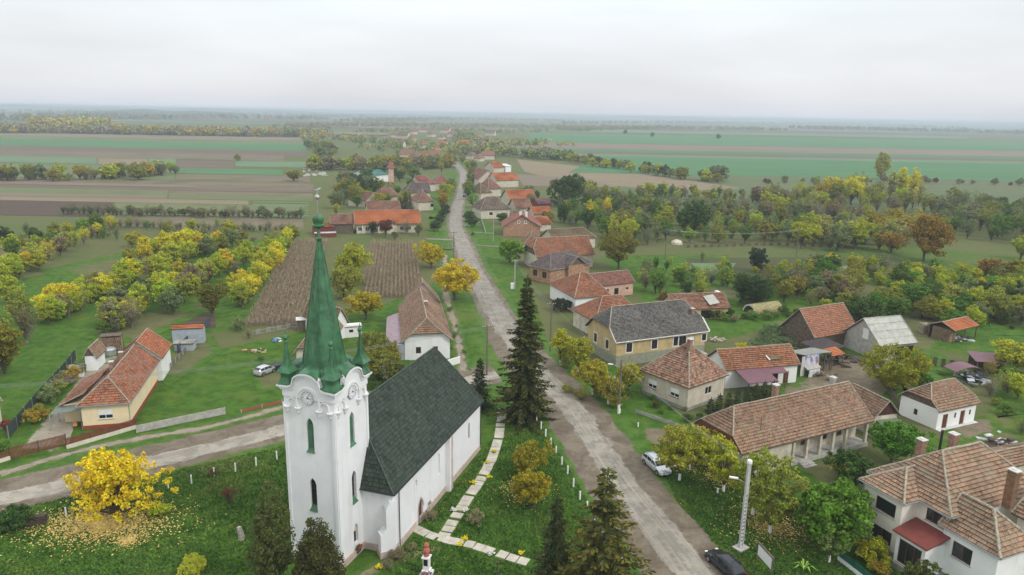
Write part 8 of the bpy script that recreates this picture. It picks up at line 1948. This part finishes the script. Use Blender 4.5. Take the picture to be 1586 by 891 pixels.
# woodshed with log stacks
th, fr, L, W = house('woodshed', 'open woodshed with orange tiled roof beside the long log stacks', (1479.6,513), (1517,504), 5.5, 2.7, 1.2, (1, 0), (1, 0), T_NEW, M_WOOD, ov=.3, cat='shed', ridge=M_RIDGE, walls=False)
for x in (-L/2+.3, 0, L/2-.3):
    for y in (-W/2+.3, W/2-.3): post(th, lw(fr, x, y, 0), 2.7, .08)
wall_piece(th, fr, -L/2+.2, L/2-.2, W/2-.35, W/2-.25, -.1, 2.6, M_WOOD)

log_stack('log_pile', 'tall long log stack left of the orange woodshed roof', (1441,523), (1470,531), 2.6, 2.0, seed=5, r=.13, frame=False, mat=M_LOG)
log_stack('log_pile', 'paler log stack farthest left by the woodshed', (1428,518), (1441,518), 2.2, 1.6, seed=6, r=.13, frame=False, mat=M_WOODL)
heap(1490, 527, 'white and dark machinery parts stored under the woodshed roof', (.6,.6,.6), (.05,.05,.05), .9, 24, 13)
# maroon shelters
a, b = G(1514, 573), G(1540, 575); F_ = Frame(((a.x+b.x)/2, (a.y+b.y)/2, 0), math.atan2(b.y-a.y, b.x-a.x)); th = thing('shelter', F_.c, 'small dark shelter with flat maroon sheet roof', 'shelter')
slab_roof(th, [lw(F_, -2.6, -1.8, 2.1), lw(F_, 2.4, -1.8, 2.1), lw(F_, 2.4, 2.6, 2.6), lw(F_, -2.6, 2.6, 2.6)], .08)
wall_piece(th, F_, -2.2, 2.1, 2.1, 2.2, -.1, 2.4, M_WOOD); wall_piece(th, F_, 2.0, 2.1, -1.5, 2.1, -.1, 2.1, M_WOOD)
for x in (-2.2, 0): post(th, lw(F_, x, -1.6, 0), 2.0, .07)
a, b = G(1478, 586), G(1512, 584); F_ = Frame(((a.x+b.x)/2, (a.y+b.y)/2, 0), math.atan2(b.y-a.y, b.x-a.x)); th = thing('shelter', F_.c, 'low shelter with curved maroon sheet roof over scrap', 'shelter'); mb = MB(F_.M.copy()); n = 10
for i in range(n):
    f0, f1 = i/n, (i+1)/n; z = lambda f: 1.5 + .75*math.sin(math.pi*f); x = lambda f: -2.9 + 5.8*f
    mb.face([(x(f0), -1, z(f0)), (x(f1), -1, z(f1)), (x(f1), 2, z(f1)), (x(f0), 2, z(f0))]); mb.face([(x(f0), 2, z(f0)-.06), (x(f1), 2, z(f1)-.06), (x(f1), -1, z(f1)-.06), (x(f0), -1, z(f0)-.06)]); mb.face([(x(f0), -1, z(f0)-.06), (x(f1), -1, z(f1)-.06), (x(f1), -1, z(f1)), (x(f0), -1, z(f0))])
mb.build('curved_roof', M_PURPLE, th)
for x in (-2.8, 0, 2.8): post(th, lw(F_, x, -.9, 0), 1.5, .07)
house('shed', 'corner of a brown tiled shed roof at the right edge beyond the villa', (1566,724), (1640,708), 4.5, 2.6, 1.0, (1, 0), (1, 0), T_BROWN, M_OLD, ov=.3, cat='shed')
heap(1385, 655, 'tiles and boards stacked by the small shed gable', (.3,.12,.08), (.2,.25,.2), .5, 12, 14)
# fieldside logs near the left road
mb = MB(); p = G(687, 387)
for k in range(3): mb.tube([(p.x-3, p.y+k*.35, .25), (p.x+3, p.y+k*.35, .25)], .2, 7)
tag(mb.build('felled_logs', M_WOOD), 'dark felled logs on the verge left of the road', 'logs')

# ------------------------------------------------------------------ grass tufts on the near lawns
def tufts(px, n, seed, avoid, h=.13):
    rng = np.random.default_rng(seed); W = [G(*p) for p in px]; xs = [p.x for p in W]; ys = [p.y for p in W]
    x = rng.uniform(min(xs), max(xs), n*2); y = rng.uniform(min(ys), max(ys), n*2); r_ = np.zeros(x.shape, bool); j = len(W)-1
    for i in range(len(W)):
        xi, yi, xj, yj = W[i].x, W[i].y, W[j].x, W[j].y; r_ ^= ((yi > y) != (yj > y)) & (x < (xj-xi)*(y-yi)/((yj-yi)+1e-9)+xi); j = i
    x, y = x[r_], y[r_]; k = np.ones(len(x), bool)
    for line, wd in avoid:
        L_ = np.array([(p.x, p.y) for p in line]); 
        for q in L_: k &= (x-q[0])**2 + (y-q[1])**2 > wd*wd
    c, a = math.cos(FN.a), math.sin(FN.a); dx, dy = x-FN.c.x, y-FN.c.y; lx, ly = dx*c+dy*a, -dx*a+dy*c; k &= ~((np.abs(lx) < 18) & (np.abs(ly) < 6))
    x, y = x[k], y[k]; n = len(x); a = rng.uniform(0, 6.28, n); s = rng.uniform(.05, .12, n); hh = h*rng.uniform(.4, 1.3, n)
    p = np.stack([x, y, np.full(n, .02)], 1); d = np.stack([np.cos(a)*s, np.sin(a)*s, 0*a], 1); t_ = np.stack([rng.normal(0, .07, n), rng.normal(0, .07, n), hh], 1)
    V = np.stack([p-d, p+d, p+d*.6+t_, p-d*.6+t_], 1).reshape(-1, 3); return V
av = [(main_w, 4.6), (side_w, 4.3), (smooth_line([G(*p) for p in [(777,634),(776,652),(773,674),(764,705),(745,742),(722,776),(703,806),(687,830)]], .5), .8), (smooth_line([G(*p) for p in [(640,818),(662,828),(687,835),(735,846),(778,860),(822,873)]], .5), .8)]
V_ = np.concatenate([tufts([(-40,930),(-40,800),(200,745),(445,690),(470,760),(470,930)], 45000, 1, av), tufts([(560,930),(600,870),(740,700),(780,640),(830,640),(960,860),(1000,930)], 45000, 2, av), tufts([(1010,690),(1110,700),(1250,790),(1330,870),(1330,940),(1120,940)], 50000, 3, av)])
m, t, b = newmat('grass_blade'); g = NG(t); ge = g.n('ShaderNodeNewGeometry'); gr, h_ = grass_nodes(g, 1.2); hs = g.n('ShaderNodeHueSaturation'); g.L(gr, hs.inputs['Color']); g.L(g.rng(ge.outputs['Random Per Island'], 0, 1, .82, 1.2), hs.inputs['Value']); g.L(hs.outputs[0], b.inputs['Base Color']); b.inputs['Roughness'].default_value = .8
tag(np_mesh('grass', V_, np.arange(len(V_)).reshape(-1, 4), [m]), kind='stuff')
auto_labels()
ORD = 'first second third fourth fifth sixth seventh eighth ninth tenth eleventh twelfth'.split()
def tell_apart():
    by = {}
    for o in bpy.data.objects:
        if o.parent is None and o.get('label'): by.setdefault(o['label'], []).append(o)
    for lab, L_ in by.items():
        if len(L_) < 2: continue
        L_.sort(key=lambda o: o.location.x / max(o.location.y, 1) if o.location.length > 1 else (o.bound_box[0][0] / max(o.bound_box[0][1], 1)))
        for i, o in enumerate(L_):
            w_ = f"{ORD[i]} from left" if i < 12 else (f"{ORD[len(L_)-1-i]} from right" if len(L_)-i <= 12 else '')
            if w_: o['label'] = lab + ', ' + w_
            ws = o['label'].split()
            if len(ws) > 16: o['label'] = lab.replace(' part', '').replace(' tree', '').replace('middling ', '') + ', ' + w_
            if len(o['label'].split()) > 16: o['label'] = lab
tell_apart()
# ------------------------------------------------------------------ prototypes go
def _rm(o):
    for c_ in list(o.children): _rm(c_)
    bpy.data.objects.remove(o)
for L_ in PROTO.values():
    for o in L_: _rm(o)
for o in FP: _rm(o)
